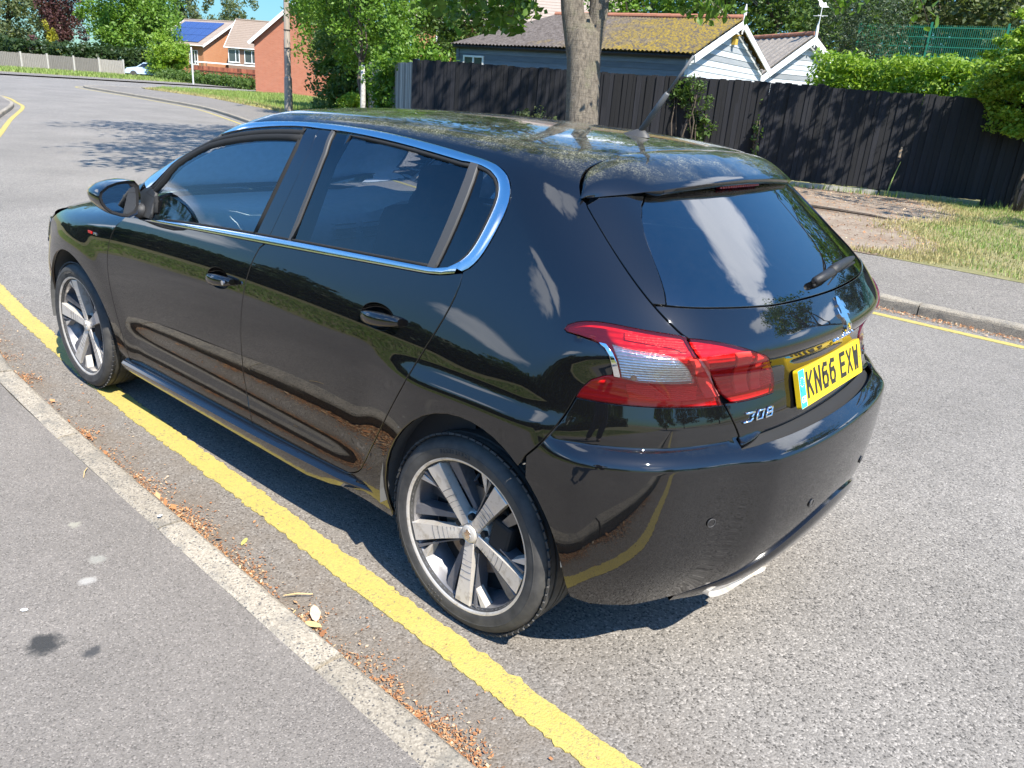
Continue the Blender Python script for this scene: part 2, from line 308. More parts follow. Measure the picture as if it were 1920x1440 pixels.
# yellow lines: worn thermoplastic with ragged edges
def yellow(line, w, wob, name):
    S = np.r_[0, np.cumsum(np.linalg.norm(np.diff(line, axis=0), axis=1))]; st = .01; n = int(S[-1] / st); s = np.linspace(0, S[-1], n)
    P = np.stack([np.interp(s, S, line[:, 0]), np.interp(s, S, line[:, 1])], 1); T = np.gradient(P, axis=0); T /= np.linalg.norm(T, axis=1, keepdims=True); N = np.stack([-T[:, 1], T[:, 0]], 1)
    rr = np.random.RandomState(5); sm = lambda k: np.convolve(rr.randn(n + 40), np.ones(k) / k ** .5, 'same')[20:-20]
    e1 = (sm(2) * .7 + sm(4) * .5 + sm(60) * .15) * wob; e2 = (sm(2) * .7 + sm(4) * .5 + sm(60) * .15) * wob
    A = P + N * (w / 2 + e1)[:, None]; B = P - N * (w / 2 + e2)[:, None]; z = .004
    V = [(a[0], a[1], z) for a in A] + [(b[0], b[1], z) for b in B]; F = [(i, n + i, n + i + 1, i + 1)[::-1] for i in range(n - 1)]
    V += [(a[0], a[1], 0) for a in A] + [(b[0], b[1], 0) for b in B]; F += [(i, i + 1, 2 * n + i + 1, 2 * n + i)[::-1] for i in range(n - 1)] + [(n + i, n + i + 1, 3 * n + i + 1, 3 * n + i) for i in range(n - 1)]
    o = mk(name, V, F, M_LINE); o['kind'] = 'structure'; return o
YL = crom([(-14, 2.0), (-6, 1.35), (-2.5, 1.08), (-.6, .995), (0, .965), (.5, .938), (1, .908), (1.5, .884), (2, .861), (2.5, .830), (3, .783), (3.5, .733), (4.5, .625), (6, .38), (8.5, -.22), (13, -1.85), (17, -3.45), (21, -5.0), (25.9, -6.98), (28.5, -7.72), (33, -8.7), (42, -9.45)], 8)
yellow(YL, .100, .0042, 'yellow_line')
YF = crom([(-30, -2.75), (-10, -4.3), (-4, -4.62), (0, -4.68), (3, -5.0), (7, -6.1), (12, -7.73), (18, -10.08), (23.5, -12.22), (28.9, -14.06), (34, -14.95), (39.5, -15.65), (44.3, -16.25), (46.4, -16.8), (47.7, -17.9), (48.6, -20)], 8)
yellow(YF, .09, .002, 'yellow_line')
# ================================================================ the car body as smooth functions
def spl(xs,ys):
    xs=np.array(xs,float);ys=np.array(ys,float);n=len(xs);h=np.diff(xs)
    A=np.zeros((n,n));B=np.zeros(ys.shape)
    A[0,0]=A[-1,-1]=1
    for i in range(1,n-1):
        A[i,i-1]=h[i-1];A[i,i]=2*(h[i-1]+h[i]);A[i,i+1]=h[i]
        B[i]=6*((ys[i+1]-ys[i])/h[i]-(ys[i]-ys[i-1])/h[i-1])
    M=np.linalg.solve(A,B)
    def ev(x):
        x=np.clip(np.asarray(x,float),xs[0],xs[-1]);i=np.clip(np.searchsorted(xs,x)-1,0,n-2)
        a=(xs[i+1]-x)/h[i];b=1-a
        if ys.ndim==2:
            a=a[...,None];b=b[...,None];hh=(h[i]**2)[...,None]
        else: hh=h[i]**2
        return a*ys[i]+b*ys[i+1]+((a**3-a)*M[i]+(b**3-b)*M[i+1])*hh/6
    ev.M=M;return ev
ZL=[.10,.20,.28,.36,.45,.55,.64,.73,.82,.92,1.02,1.12,1.22,1.32,1.40,1.47]
XS=[-.80,-.40,0.,.5,1.,1.6,2.2,2.62,3.0,3.3,3.55]
YT=np.array([
[0.66, 0.705, 0.735, 0.758, 0.775, 0.788, 0.794, 0.794, 0.786, 0.768, 0.725, 0.68, 0.632, 0.58, 0.53, 0.47],
[0.745, 0.795, 0.82, 0.843, 0.858, 0.869, 0.874, 0.874, 0.876, 0.853, 0.81, 0.766, 0.723, 0.674, 0.62, 0.56],
[0.765, 0.815, 0.838, 0.862, 0.878, 0.889, 0.894, 0.894, 0.898, 0.877, 0.844, 0.804, 0.759, 0.704, 0.647, 0.59],
[0.765, 0.82, 0.848, 0.862, 0.872, 0.886, 0.896, 0.9, 0.897, 0.878, 0.845, 0.808, 0.766, 0.715, 0.662, 0.61],
[0.765, 0.82, 0.846, 0.857, 0.866, 0.88, 0.891, 0.897, 0.895, 0.877, 0.844, 0.809, 0.77, 0.724, 0.675, 0.625],
[0.765, 0.82, 0.846, 0.857, 0.866, 0.88, 0.89, 0.896, 0.892, 0.871, 0.836, 0.801, 0.764, 0.72, 0.673, 0.625],
[0.765, 0.82, 0.85, 0.864, 0.876, 0.888, 0.896, 0.898, 0.889, 0.861, 0.82, 0.786, 0.75, 0.706, 0.66, 0.61],
[0.76, 0.82, 0.856, 0.876, 0.888, 0.896, 0.898, 0.893, 0.875, 0.843, 0.8, 0.76, 0.72, 0.67, 0.62, 0.57],
[0.71, 0.77, 0.805, 0.828, 0.843, 0.848, 0.84, 0.824, 0.8, 0.772, 0.735, 0.69, 0.64, 0.58, 0.52, 0.46],
[0.6, 0.66, 0.695, 0.72, 0.732, 0.732, 0.722, 0.708, 0.688, 0.66, 0.625, 0.58, 0.53, 0.47, 0.41, 0.35],
[0.43, 0.49, 0.525, 0.55, 0.566, 0.572, 0.57, 0.56, 0.538, 0.5, 0.455, 0.41, 0.36, 0.3, 0.24, 0.18]])
_sx=spl(XS,YT)
def _mkz():
    n=len(ZL);h=np.diff(ZL);A=np.zeros((n,n));A[0,0]=A[-1,-1]=1;D=np.zeros((n,n))
    for i in range(1,n-1):
        A[i,i-1]=h[i-1];A[i,i]=2*(h[i-1]+h[i]);A[i,i+1]=h[i]
        D[i,i-1]=6/h[i-1];D[i,i]=-6/h[i-1]-6/h[i];D[i,i+1]=6/h[i]
    return np.linalg.solve(A,D)
_Mz=_mkz();_zl=np.array(ZL);_hz=np.diff(_zl)
def sst(a,b,x):
    t=np.clip((x-a)/(b-a),0,1);return t*t*t*(t*(6*t-15)+10)
def flare(x,z,xc,zc=.32):
    r=np.hypot(x-xc,(z-zc)*1.0)
    return sst(.56,.40,r)*sst(.20,.30,r)
def Ys(x,z):
    x,z=np.broadcast_arrays(np.asarray(x,float),np.asarray(z,float))
    V=_sx(x);M=V@_Mz.T
    zc=np.clip(z,_zl[0],_zl[-1]);i=np.clip(np.searchsorted(_zl,zc)-1,0,len(ZL)-2)
    t=lambda A,k:np.take_along_axis(A,k[...,None],-1)[...,0]
    a=(_zl[i+1]-zc)/_hz[i];b=1-a
    y=a*t(V,i)+b*t(V,i+1)+((a**3-a)*t(M,i)+(b**3-b)*t(M,i+1))*_hz[i]**2/6
    y=y+.024*sst(.835,.735,z)*sst(.50,.10,x)*sst(-.55,-.22,x)
    y=y+FLR*flare(x,z,0.0)+FLF*flare(x,z,2.62)
    # concave scallop low on the doors and the fold above the sill
    y=y-.012*np.exp(-((z-.40)/.055)**2)*sst(.25,.7,x)*sst(2.3,1.9,x)
    return y
FLR=.006;FLF=.006
xr0=spl([.10,.20,.28,.36,.45,.55,.64,.73,.80,.88,.93,.967,1.02,1.08,1.18,1.30,1.42,1.5],
        [-.49,-.555,-.605,-.650,-.678,-.688,-.690,-.684,-.672,-.650,-.662,-.682,-.658,-.605,-.475,-.310,-.145,-.04])
def plan(y):
    y=np.abs(y);return .17*y**2+.26*y**4
def shoulder(x,y,z):
    # bumper shelf, stands out from the body behind the wheel
    ang=np.arctan2(np.abs(y)-.45,-.05-x)   # pi/2 = side, 0 = rear
    w=.052*sst(1.25,.80,ang)+.030*sst(.80,.25,ang)*sst(.62,.42,np.abs(y))
    t=np.clip((.743-z)/.048,0,1);return w*(1-(1-t)**2.2)
def Xr(y,z): return xr0(z)+plan(y)
zr=spl([-.5,-.30,-.15,0.,.15,.4,.7,1.0,1.3,1.55,1.8],[1.345,1.388,1.413,1.434,1.4485,1.460,1.466,1.464,1.451,1.427,1.38])
def Zr(x,y): return zr(x)-.055*y**2-.07*y**4
xw=spl([.85,.95,1.05,1.15,1.25,1.35,1.42,1.48],[2.76,2.51,2.27,2.04,1.81,1.57,1.38,1.19])
def Xw(y,z): return xw(z)-.12*y**2-.14*y**4
zh=spl([1.9,2.2,2.5,2.8,3.1,3.3,3.45,3.55],[1.06,1.025,.985,.94,.875,.80,.70,.60])
def Zh(x,y): return zh(x)-.07*y**2-.10*y**4
def Xf(y,z):
    return 3.483-.30*y**2-.25*y**4-.22*np.clip((z-.55),0,1)**2-.6*np.clip(.45-z,0,1)**2
def rmax(a,b,r,p=2.3):
    u=np.maximum(a+r,0);v=np.maximum(b+r,0)
    return np.minimum(np.maximum(a,b),-r)+(u**p+v**p)**(1/p)
def Fcab(x,y,z,sh=0):
    s=np.abs(y)-Ys(x,z)
    r=Xr(y,z)-x
    if sh: 
        d=shoulder(x,y,z); s=s-d; r=r-d
    f=rmax(s*.97,r*np.where(z>1.0,.8,1),.17)
    return f
def Fbody(x,y,z,sh=1):
    f=Fcab(x,y,z,sh)
    g=rmax(z-Zr(x,y),(x-Xw(y,z))*.5,.04)
    return rmax(f,g,.075)
def Ffront(x,y,z):
    s=np.abs(y)-Ys(x,z)
    f=rmax(s,x-Xf(y,z),.14)
    return np.maximum(rmax(f,z-Zh(x,y),.05),1.5-x)
def Fall(x,y,z,sh=1):
    return np.minimum(Fbody(x,y,z,sh),Ffront(x,y,z))
XC,YC,RR=-.05,.45,.45
U1=XC-np.pi/2*RR;
def u_ray(u):
    u=np.asarray(u,float);o=np.zeros(u.shape+(2,));d=np.zeros(u.shape+(2,))
    a=u>=XC;c=u<=U1;b=~a&~c
    o[a,0]=u[a];d[a,1]=1
    th=(XC-u)/RR
    o[b,0]=XC;o[b,1]=YC;d[b,0]=-np.sin(th[b]);d[b,1]=np.cos(th[b])
    o[c,0]=XC;o[c,1]=YC-(U1-u[c]);d[c,0]=-1
    # mirror side
    m=o[:,1]<-YC if o.ndim==2 else None
    if m is not None and m.any():
        um=2*(U1-YC)-u[m]
        oo,dd=u_ray(um); oo[:,1]*=-1;dd[:,1]*=-1
        o[m]=oo;d[m]=dd
    return o,d
def to_u(P):
    x,y=P[...,0],P[...,1]
    th=np.arctan2(XC-x,y-YC)
    u=np.where((x>=XC)&(y>0),x,np.where(y>=YC,XC-th*RR,U1-(YC-y)))
    return u
def shell_u(u,z,F,lo=0.,hi=1.3,**k):
    o,d=u_ray(u);lo=np.full(len(u),lo);hi=np.full(len(u),hi)
    for i in range(26):
        m=.5*(lo+hi);v=F(o[:,0]+d[:,0]*m,o[:,1]+d[:,1]*m,z,**k)
        q=v<0;lo=np.where(q,m,lo);hi=np.where(q,hi,m)
    m=.5*(lo+hi);return np.stack([o[:,0]+d[:,0]*m,o[:,1]+d[:,1]*m,np.asarray(z,float)],1)
def shell_z(x,y,F,lo=.5,hi=1.7,**k):
    lo=np.full(len(x),lo);hi=np.full(len(x),hi)
    for i in range(26):
        m=.5*(lo+hi);q=F(x,y,m,**k)<0;lo=np.where(q,m,lo);hi=np.where(q,hi,m)
    return np.stack([x,y,.5*(lo+hi)],1)
def grad(P,F,e=8e-4,**k):
    g=np.zeros(P.shape)
    for i in range(3):
        d=np.zeros(3);d[i]=e;a=P+d;b=P-d
        g[:,i]=F(a[:,0],a[:,1],a[:,2],**k)-F(b[:,0],b[:,1],b[:,2],**k)
    return g/np.maximum(np.linalg.norm(g,axis=1,keepdims=True),1e-9)
# points measured on the car body, metres, x forward from the rear axle, y left, z up
CUR = {
'door_front': [[2.0791,0.8622,0.9229],[2.1239,0.874,0.8855],[2.1528,0.8845,0.8454],[2.1715,0.8922,0.8031],[2.1838,0.8968,0.759],[2.1919,0.8986,0.7137],[2.197,0.8979,0.6679],[2.1986,0.8958,0.6223],[2.1967,0.8931,0.5776],[2.1933,0.8896,0.5335],[2.1895,0.8851,0.49],[2.1869,0.8794,0.4463],[2.1847,0.873,0.4024],[2.1788,0.8676,0.359],[2.1723,0.8617,0.3143],[2.1768,0.85,0.2628]],
'door_mid': [[1.0234,0.845,1.0182],[1.0491,0.8573,0.9828],[1.0671,0.8694,0.9461],[1.0798,0.8802,0.908],[1.0903,0.8886,0.8683],[1.0999,0.8943,0.8271],[1.1096,0.8972,0.7844],[1.1202,0.8972,0.74],[1.1307,0.8951,0.6945],[1.141,0.8913,0.6479],[1.1504,0.8863,0.6007],[1.1592,0.8801,0.5528],[1.1675,0.8728,0.5042],[1.1804,0.8613,0.4526],[1.1932,0.8486,0.3999],[1.1804,0.85,0.358],[1.1669,0.8509,0.3161],[1.1665,0.843,0.267]],
'door_rear': [[0.1075,0.8242,1.0797],[0.106,0.8368,1.0472],[0.11,0.8485,1.0146],[0.1182,0.8596,0.9819],[0.1298,0.8701,0.9488],[0.1438,0.8801,0.9152],[0.1601,0.889,0.8806],[0.1789,0.8961,0.8447],[0.1985,0.9026,0.8078],[0.2109,0.9156,0.7736],[0.2313,0.9206,0.7345],[0.2584,0.919,0.6906],[0.2871,0.9158,0.6444],[0.3194,0.909,0.5946],[0.3559,0.8988,0.5407],[0.3951,0.8869,0.4835],[0.4394,0.8721,0.4219],[0.4807,0.8617,0.3612]],
'door_rear_corner': [[0.4806,0.8617,0.3612],[0.4915,0.8601,0.3421],[0.5102,0.8573,0.3244],[0.5332,0.8545,0.3095],[0.5575,0.8526,0.2986],[0.5809,0.8515,0.2924],[0.6009,0.8514,0.2916]],
'door_bottom': [[0.6009,0.8514,0.2916],[0.6961,0.85,0.286],[0.7951,0.8483,0.2811],[0.8982,0.8464,0.2768],[1.0047,0.845,0.2737],[1.1145,0.8442,0.2716],[1.228,0.8439,0.2704],[1.3462,0.8438,0.2695],[1.4695,0.8439,0.2689],[1.5994,0.8437,0.2678],[1.737,0.8429,0.2658],[1.8824,0.842,0.2631],[2.0345,0.8419,0.2601],[2.1768,0.85,0.2628]],
'skirt_top': [[2.2487,0.8359,0.2187],[2.0934,0.8298,0.2236],[1.9289,0.8327,0.2335],[1.7744,0.8356,0.2413],[1.6304,0.8379,0.2468],[1.4966,0.8389,0.25],[1.3708,0.8393,0.2517],[1.2517,0.8393,0.2525],[1.1378,0.8394,0.2531],[1.0281,0.8399,0.254],[0.9218,0.841,0.2559],[0.8192,0.8424,0.2584],[0.7203,0.8439,0.2618],[0.625,0.8453,0.266],[0.533,0.8466,0.2711],[0.4359,0.8547,0.2833]],
'skirt_bot': [[2.2858,0.7934,0.1364],[2.1133,0.7925,0.1316],[1.9478,0.7916,0.1302],[1.7866,0.7926,0.1316],[1.636,0.7925,0.1316],[1.4924,0.7929,0.1312],[1.3557,0.7934,0.1301],[1.226,0.7936,0.1286],[1.1002,0.7947,0.129],[0.9815,0.7938,0.1303],[0.8827,0.7808,0.1256],[0.7441,0.7977,0.1549],[0.6019,0.8202,0.1986],[0.46,0.8456,0.2562]],
'sill_bot': [[2.3013,0.7849,0.1217],[2.0564,0.7949,0.1233],[1.8438,0.7971,0.119],[1.6424,0.8,0.1171],[1.4585,0.7995,0.1144],[1.2823,0.8001,0.115],[1.1169,0.7995,0.1173],[0.9621,0.797,0.1209],[0.8149,0.7941,0.1275],[0.6839,0.7836,0.1307],[0.5227,0.8022,0.1634],[0.3523,0.8374,0.2139]],
'arch_rear': [[0.3499,0.8398,0.2198],[0.3573,0.8547,0.2676],[0.3602,0.8659,0.3138],[0.3564,0.8749,0.3636],[0.3426,0.8839,0.4184],[0.3157,0.8953,0.4776],[0.2775,0.9078,0.5365],[0.2332,0.9181,0.5897],[0.1868,0.9241,0.6334],[0.1401,0.9257,0.6664],[0.0928,0.9253,0.6894],[0.0452,0.9245,0.7037],[-0.0018,0.9239,0.7101],[-0.0462,0.9231,0.7094],[-0.0874,0.9225,0.7028],[-0.1249,0.9218,0.6916],[-0.1585,0.9211,0.6767],[-0.1887,0.9204,0.6591],[-0.215,0.9186,0.6388],[-0.2383,0.9159,0.6162],[-0.2598,0.913,0.5922],[-0.2804,0.9105,0.567],[-0.2996,0.9075,0.54],[-0.3173,0.904,0.511],[-0.3327,0.8996,0.4795],[-0.3454,0.8938,0.4453],[-0.3547,0.8864,0.4084],[-0.3604,0.8759,0.3682],[-0.3634,0.8604,0.3242],[-0.3682,0.8382,0.2762]],
'arch_front': [[3.0182,0.852,0.4465],[3.0129,0.8583,0.4839],[2.9583,0.8643,0.5443],[2.8366,0.884,0.6099],[2.7271,0.8956,0.6541],[2.6291,0.9031,0.6767],[2.5475,0.907,0.6799],[2.4826,0.9083,0.6684],[2.4328,0.9079,0.6469],[2.3959,0.9063,0.6197],[2.3695,0.9037,0.5898],[2.3498,0.9006,0.5596],[2.3339,0.8973,0.5301],[2.3193,0.8937,0.5012],[2.3049,0.8898,0.4722],[2.2904,0.8855,0.4419],[2.276,0.8807,0.4096],[2.2635,0.8753,0.3747],[2.2533,0.8697,0.3378],[2.2493,0.8626,0.2992],[2.2571,0.8516,0.2584],[2.2765,0.8353,0.2162],[2.2943,0.8155,0.1756],[2.2876,0.7949,0.1389]],
'to1': [[1.9872,0.7931,1.0878],[1.9725,0.7567,1.1233],[1.8972,0.7511,1.1678],[1.8281,0.7429,1.2094],[1.7578,0.7347,1.2475],[1.6895,0.7244,1.2806],[1.6265,0.7101,1.3083],[1.5621,0.6955,1.3311],[1.5,0.6791,1.3491],[1.4221,0.6724,1.3642],[1.3224,0.6807,1.3772],[1.2504,0.6737,1.3857],[1.179,0.6683,1.3922],[1.109,0.6638,1.3972],[1.0403,0.6599,1.4011],[0.972,0.6561,1.4042]],
'ti1': [[1.934,0.812,1.0649],[1.8733,0.7996,1.1068],[1.8262,0.7824,1.149],[1.8003,0.7542,1.1873],[1.7654,0.7288,1.2235],[1.6977,0.719,1.2583],[1.6317,0.7068,1.2873],[1.5676,0.6924,1.3108],[1.4585,0.7039,1.3332],[1.3695,0.7047,1.3498],[1.2972,0.6966,1.3619],[1.2257,0.6896,1.3716],[1.1558,0.6834,1.3792],[1.087,0.6785,1.3849],[1.0182,0.6753,1.3883],[0.9469,0.6748,1.3886]],
'to2': [[0.972,0.6561,1.4042],[0.8946,0.653,1.4062],[0.8185,0.6512,1.4067],[0.7438,0.6506,1.4057],[0.6706,0.6511,1.4036],[0.5992,0.6525,1.4005],[0.5294,0.6546,1.3966],[0.4616,0.6573,1.392],[0.3955,0.6605,1.3869],[0.3317,0.6638,1.3815],[0.2698,0.6674,1.3759],[0.21,0.6708,1.3701]],
'to3': [[0.21,0.6708,1.3701],[0.1782,0.6729,1.3665],[0.1417,0.6779,1.3599],[0.1074,0.6859,1.3493],[0.0792,0.6963,1.3348],[0.059,0.7076,1.3171],[0.0461,0.7195,1.2972],[0.0393,0.7316,1.2762],[0.0373,0.7431,1.2549],[0.0384,0.7539,1.2339],[0.0413,0.7641,1.2135],[0.0453,0.7734,1.1935],[0.0498,0.7826,1.1739],[0.0554,0.7915,1.1542],[0.0629,0.8004,1.1342],[0.0737,0.8091,1.1143],[0.0891,0.8172,1.096],[0.1106,0.8233,1.082]],
'ti2': [[0.947,0.6748,1.3886],[0.8624,0.6724,1.3899],[0.7799,0.6713,1.3893],[0.6994,0.6714,1.387],[0.6211,0.6725,1.3836],[0.5451,0.6743,1.3792],[0.4715,0.6765,1.3741],[0.4001,0.6793,1.3685],[0.3311,0.6822,1.3627],[0.2646,0.6851,1.357]],
'ti3': [[0.2646,0.6851,1.357],[0.2358,0.6837,1.3575],[0.1923,0.6852,1.3539],[0.1495,0.6912,1.3449],[0.1158,0.7006,1.3305],[0.0936,0.7122,1.3116],[0.0816,0.7251,1.2894],[0.0774,0.7385,1.2653],[0.078,0.7515,1.2406],[0.081,0.7638,1.216],[0.085,0.7752,1.1924],[0.0898,0.7856,1.1697],[0.0966,0.7954,1.1479],[0.1076,0.8047,1.1269],[0.1252,0.8135,1.1067],[0.151,0.8212,1.0883],[0.1837,0.827,1.0745],[0.2179,0.8288,1.0704]],
'bi': [[1.7352,0.8528,0.9672],[1.5724,0.851,0.9818],[1.4203,0.8492,0.9944],[1.2779,0.8473,1.0054],[1.1445,0.8453,1.0149],[1.0187,0.8432,1.0233],[0.9004,0.8408,1.0307],[0.7881,0.8386,1.0374],[0.6816,0.8365,1.0435],[0.5801,0.8346,1.0492],[0.483,0.8331,1.0547],[0.3902,0.8318,1.0601],[0.3018,0.8305,1.0653],[0.2179,0.8288,1.0704]],
'bo': [[1.8942,0.8577,0.9447],[1.7088,0.8572,0.9571],[1.5365,0.8565,0.9685],[1.3763,0.8554,0.979],[1.2271,0.8538,0.9887],[1.0875,0.8518,0.9976],[0.9566,0.8496,1.0059],[0.8337,0.8469,1.0137],[0.7176,0.8443,1.021],[0.6074,0.8419,1.0281],[0.5024,0.8399,1.035],[0.4022,0.8385,1.0418],[0.3073,0.8367,1.0482],[0.2173,0.8347,1.0543]],
'bo3': [[0.2173,0.8347,1.0543],[0.1885,0.8329,1.0592],[0.1608,0.8305,1.065],[0.1347,0.8273,1.0724],[0.1106,0.8233,1.082]],
'bpl_l': [[1.0157,0.6793,1.3845],[1.0088,0.7268,1.3156],[1.022,0.7601,1.2447],[1.0415,0.7895,1.1725],[1.0652,0.8167,1.0986],[1.0918,0.8428,1.0231]],
'bp_gap': [[0.9496,0.675,1.3884],[0.94,0.7245,1.3186],[0.9513,0.7589,1.247],[0.9691,0.789,1.1739],[0.9911,0.8168,1.0993],[1.0161,0.8433,1.023]],
'bp_strip': [[0.8842,0.6739,1.3889],[0.8669,0.7228,1.3199],[0.8689,0.7571,1.2495],[0.8771,0.7871,1.1779],[0.8889,0.8149,1.1053],[0.904,0.8407,1.0312]],
'strip_r': [[0.8701,0.6759,1.3867],[0.8539,0.7235,1.3182],[0.8557,0.7575,1.2483],[0.8635,0.7872,1.1774],[0.8747,0.8148,1.1054],[0.8892,0.8404,1.0319]],
'qd_l': [[0.2313,0.6846,1.3562],[0.2237,0.7124,1.3161],[0.2208,0.736,1.2757],[0.2209,0.7571,1.2352],[0.2233,0.7766,1.1945],[0.2277,0.795,1.1535],[0.2341,0.8121,1.1121],[0.2419,0.8287,1.0703]],
'qd_r': [[0.2029,0.6858,1.3535],[0.1942,0.7131,1.3138],[0.1906,0.7363,1.274],[0.1903,0.7572,1.2341],[0.1928,0.7764,1.1941],[0.1978,0.7944,1.1539],[0.205,0.8116,1.1134],[0.2145,0.828,1.0725]],
'hatch_top': [[-0.0879,-0.5065,1.4147],[-0.0319,-0.5025,1.4149],[-0.0441,-0.3549,1.42],[-0.0592,-0.2112,1.4232],[-0.0679,-0.0894,1.4238],[-0.0751,0.022,1.4226],[-0.0813,0.1248,1.4198],[-0.0865,0.2197,1.4158],[-0.0902,0.3066,1.4105],[-0.092,0.3856,1.404],[-0.092,0.4574,1.3965],[-0.0883,0.5201,1.3879]],
'hatch_corner': [[-0.0884,0.5201,1.3878],[-0.0872,0.545,1.382],[-0.0899,0.5703,1.3725],[-0.0961,0.5936,1.3605],[-0.1054,0.6135,1.3468],[-0.117,0.6292,1.3324],[-0.1301,0.6409,1.3182],[-0.1437,0.6492,1.3052]],
'hatch_side': [[-0.1436,0.6492,1.3052],[-0.1757,0.6588,1.2803],[-0.2067,0.6671,1.2556],[-0.237,0.6746,1.2312],[-0.2669,0.6814,1.2072],[-0.2966,0.6876,1.1839],[-0.3259,0.6929,1.1612],[-0.3549,0.697,1.1392],[-0.3834,0.6996,1.1179],[-0.4114,0.7002,1.0972],[-0.4387,0.6984,1.0772],[-0.4653,0.6939,1.0577],[-0.4914,0.6866,1.0389],[-0.517,0.6761,1.0207]],
'hatch_tl': [[-0.517,0.6761,1.0207],[-0.5334,0.6764,1.0007],[-0.5489,0.6716,0.9805],[-0.5587,0.6522,0.956],[-0.5592,0.6113,0.9236],[-0.564,0.5797,0.8934],[-0.5732,0.5602,0.8659],[-0.5843,0.5496,0.8395]],
'hatch_low': [[-0.5843,0.5496,0.8395],[-0.5985,0.5354,0.8119],[-0.6113,0.5212,0.7824],[-0.6219,0.5048,0.7502],[-0.6451,0.5251,0.7323]],
'tl_top': [[-0.2619,0.8248,1.02],[-0.2809,0.8153,1.0297],[-0.301,0.8064,1.0355],[-0.3216,0.7974,1.0383],[-0.3424,0.7884,1.0391],[-0.3633,0.7794,1.0386],[-0.3835,0.7696,1.0374],[-0.4033,0.7593,1.0358],[-0.4223,0.7483,1.0343],[-0.4406,0.7363,1.0327],[-0.4584,0.7236,1.0313],[-0.4757,0.7101,1.0298],[-0.4928,0.6957,1.0279],[-0.5097,0.6801,1.025]],
'tl_bot': [[-0.5808,0.5601,0.8382],[-0.5664,0.5948,0.8401],[-0.5513,0.6271,0.8419],[-0.5357,0.6576,0.8437],[-0.5194,0.6862,0.8455],[-0.5021,0.7123,0.847],[-0.4837,0.7358,0.8481],[-0.4641,0.7569,0.8489],[-0.4437,0.7765,0.8498],[-0.4223,0.7944,0.8506],[-0.4001,0.8108,0.8516],[-0.377,0.826,0.8527],[-0.353,0.8399,0.8541],[-0.3281,0.8525,0.8556]],
'tl_left': [[-0.3281,0.8525,0.8556],[-0.3357,0.8441,0.8773],[-0.3538,0.831,0.9023],[-0.3784,0.816,0.916],[-0.398,0.804,0.9218],[-0.3971,0.8064,0.9387],[-0.3844,0.8111,0.9734],[-0.361,0.8133,0.9936],[-0.346,0.8131,0.9978],[-0.2979,0.8239,1.0039],[-0.2665,0.8307,1.0055],[-0.2581,0.8303,1.0102],[-0.262,0.8248,1.0199]],
'tl_seam': [[-0.5097,0.6801,1.025],[-0.5274,0.6796,1.005],[-0.5446,0.6754,0.9847],[-0.5566,0.6592,0.9606],[-0.5576,0.6191,0.9274],[-0.5616,0.5866,0.8952],[-0.5702,0.568,0.8659],[-0.5808,0.5601,0.8381]],
'tr_seam': [[-0.5182,0.6733,1.0218],[-0.5356,0.6713,1.0032],[-0.5518,0.6658,0.9838],[-0.5625,0.6484,0.9602],[-0.5628,0.6082,0.9278],[-0.5661,0.5754,0.8965],[-0.5744,0.5559,0.8683],[-0.5849,0.5454,0.8416]],
'tr_top': [[-0.5182,0.6733,1.0218],[-0.5371,0.65,1.0199],[-0.5551,0.6248,1.0161],[-0.5723,0.5973,1.0103],[-0.5892,0.5685,1.0029],[-0.6058,0.5381,0.9937],[-0.6215,0.5045,0.9821],[-0.6342,0.4617,0.9664]],
'tr_right': [[-0.6342,0.4617,0.9664],[-0.6315,0.4258,0.9432],[-0.6251,0.3839,0.9159],[-0.624,0.361,0.8929],[-0.626,0.352,0.8732],[-0.6293,0.3524,0.8559],[-0.6326,0.3593,0.8405]],
'tr_bot': [[-0.6327,0.3593,0.8405],[-0.6266,0.3941,0.8393],[-0.6198,0.4273,0.8387],[-0.6122,0.4589,0.8386],[-0.6038,0.4891,0.8391],[-0.5947,0.518,0.8401],[-0.5849,0.5454,0.8416]],
'clear': [[-0.3825,0.8017,0.997],[-0.4288,0.7791,0.9913],[-0.4907,0.7341,0.9868],[-0.5144,0.7142,0.9797],[-0.5327,0.6932,0.9584],[-0.5369,0.6576,0.9238],[-0.536,0.6482,0.9085],[-0.5125,0.6897,0.9084],[-0.4505,0.7626,0.9111],[-0.4154,0.7918,0.9186],[-0.4052,0.8026,0.9623]],
'chrome': [[-0.3538,0.8149,0.9961],[-0.369,0.8091,0.9949],[-0.389,0.8073,0.978],[-0.4026,0.8045,0.9565],[-0.411,0.7951,0.9208],[-0.4001,0.8026,0.9221],[-0.3971,0.8064,0.9387],[-0.3861,0.8109,0.9711],[-0.3704,0.812,0.9876]],
'bump_seam': [[-0.3282,0.8524,0.8556],[-0.3211,0.8614,0.8299],[-0.3126,0.8712,0.8047],[-0.3031,0.8825,0.7806],[-0.2909,0.893,0.756],[-0.2771,0.904,0.7319],[-0.2584,0.9116,0.7058],[-0.2348,0.9158,0.6776]],
'fin_l': [[-0.226,0.4774,1.3228],[-0.2496,0.5254,1.2957],[-0.2741,0.5594,1.2689],[-0.2996,0.5837,1.2423],[-0.3261,0.6019,1.2161],[-0.3533,0.6172,1.1903],[-0.3804,0.6314,1.1651],[-0.4057,0.6454,1.1401],[-0.428,0.6601,1.1153],[-0.446,0.6762,1.0903]],
'fin_top': [[-0.1451,0.6445,1.3079],[-0.1714,0.6135,1.3131],[-0.1941,0.5766,1.3174],[-0.2122,0.5315,1.3206],[-0.226,0.4774,1.3228]],
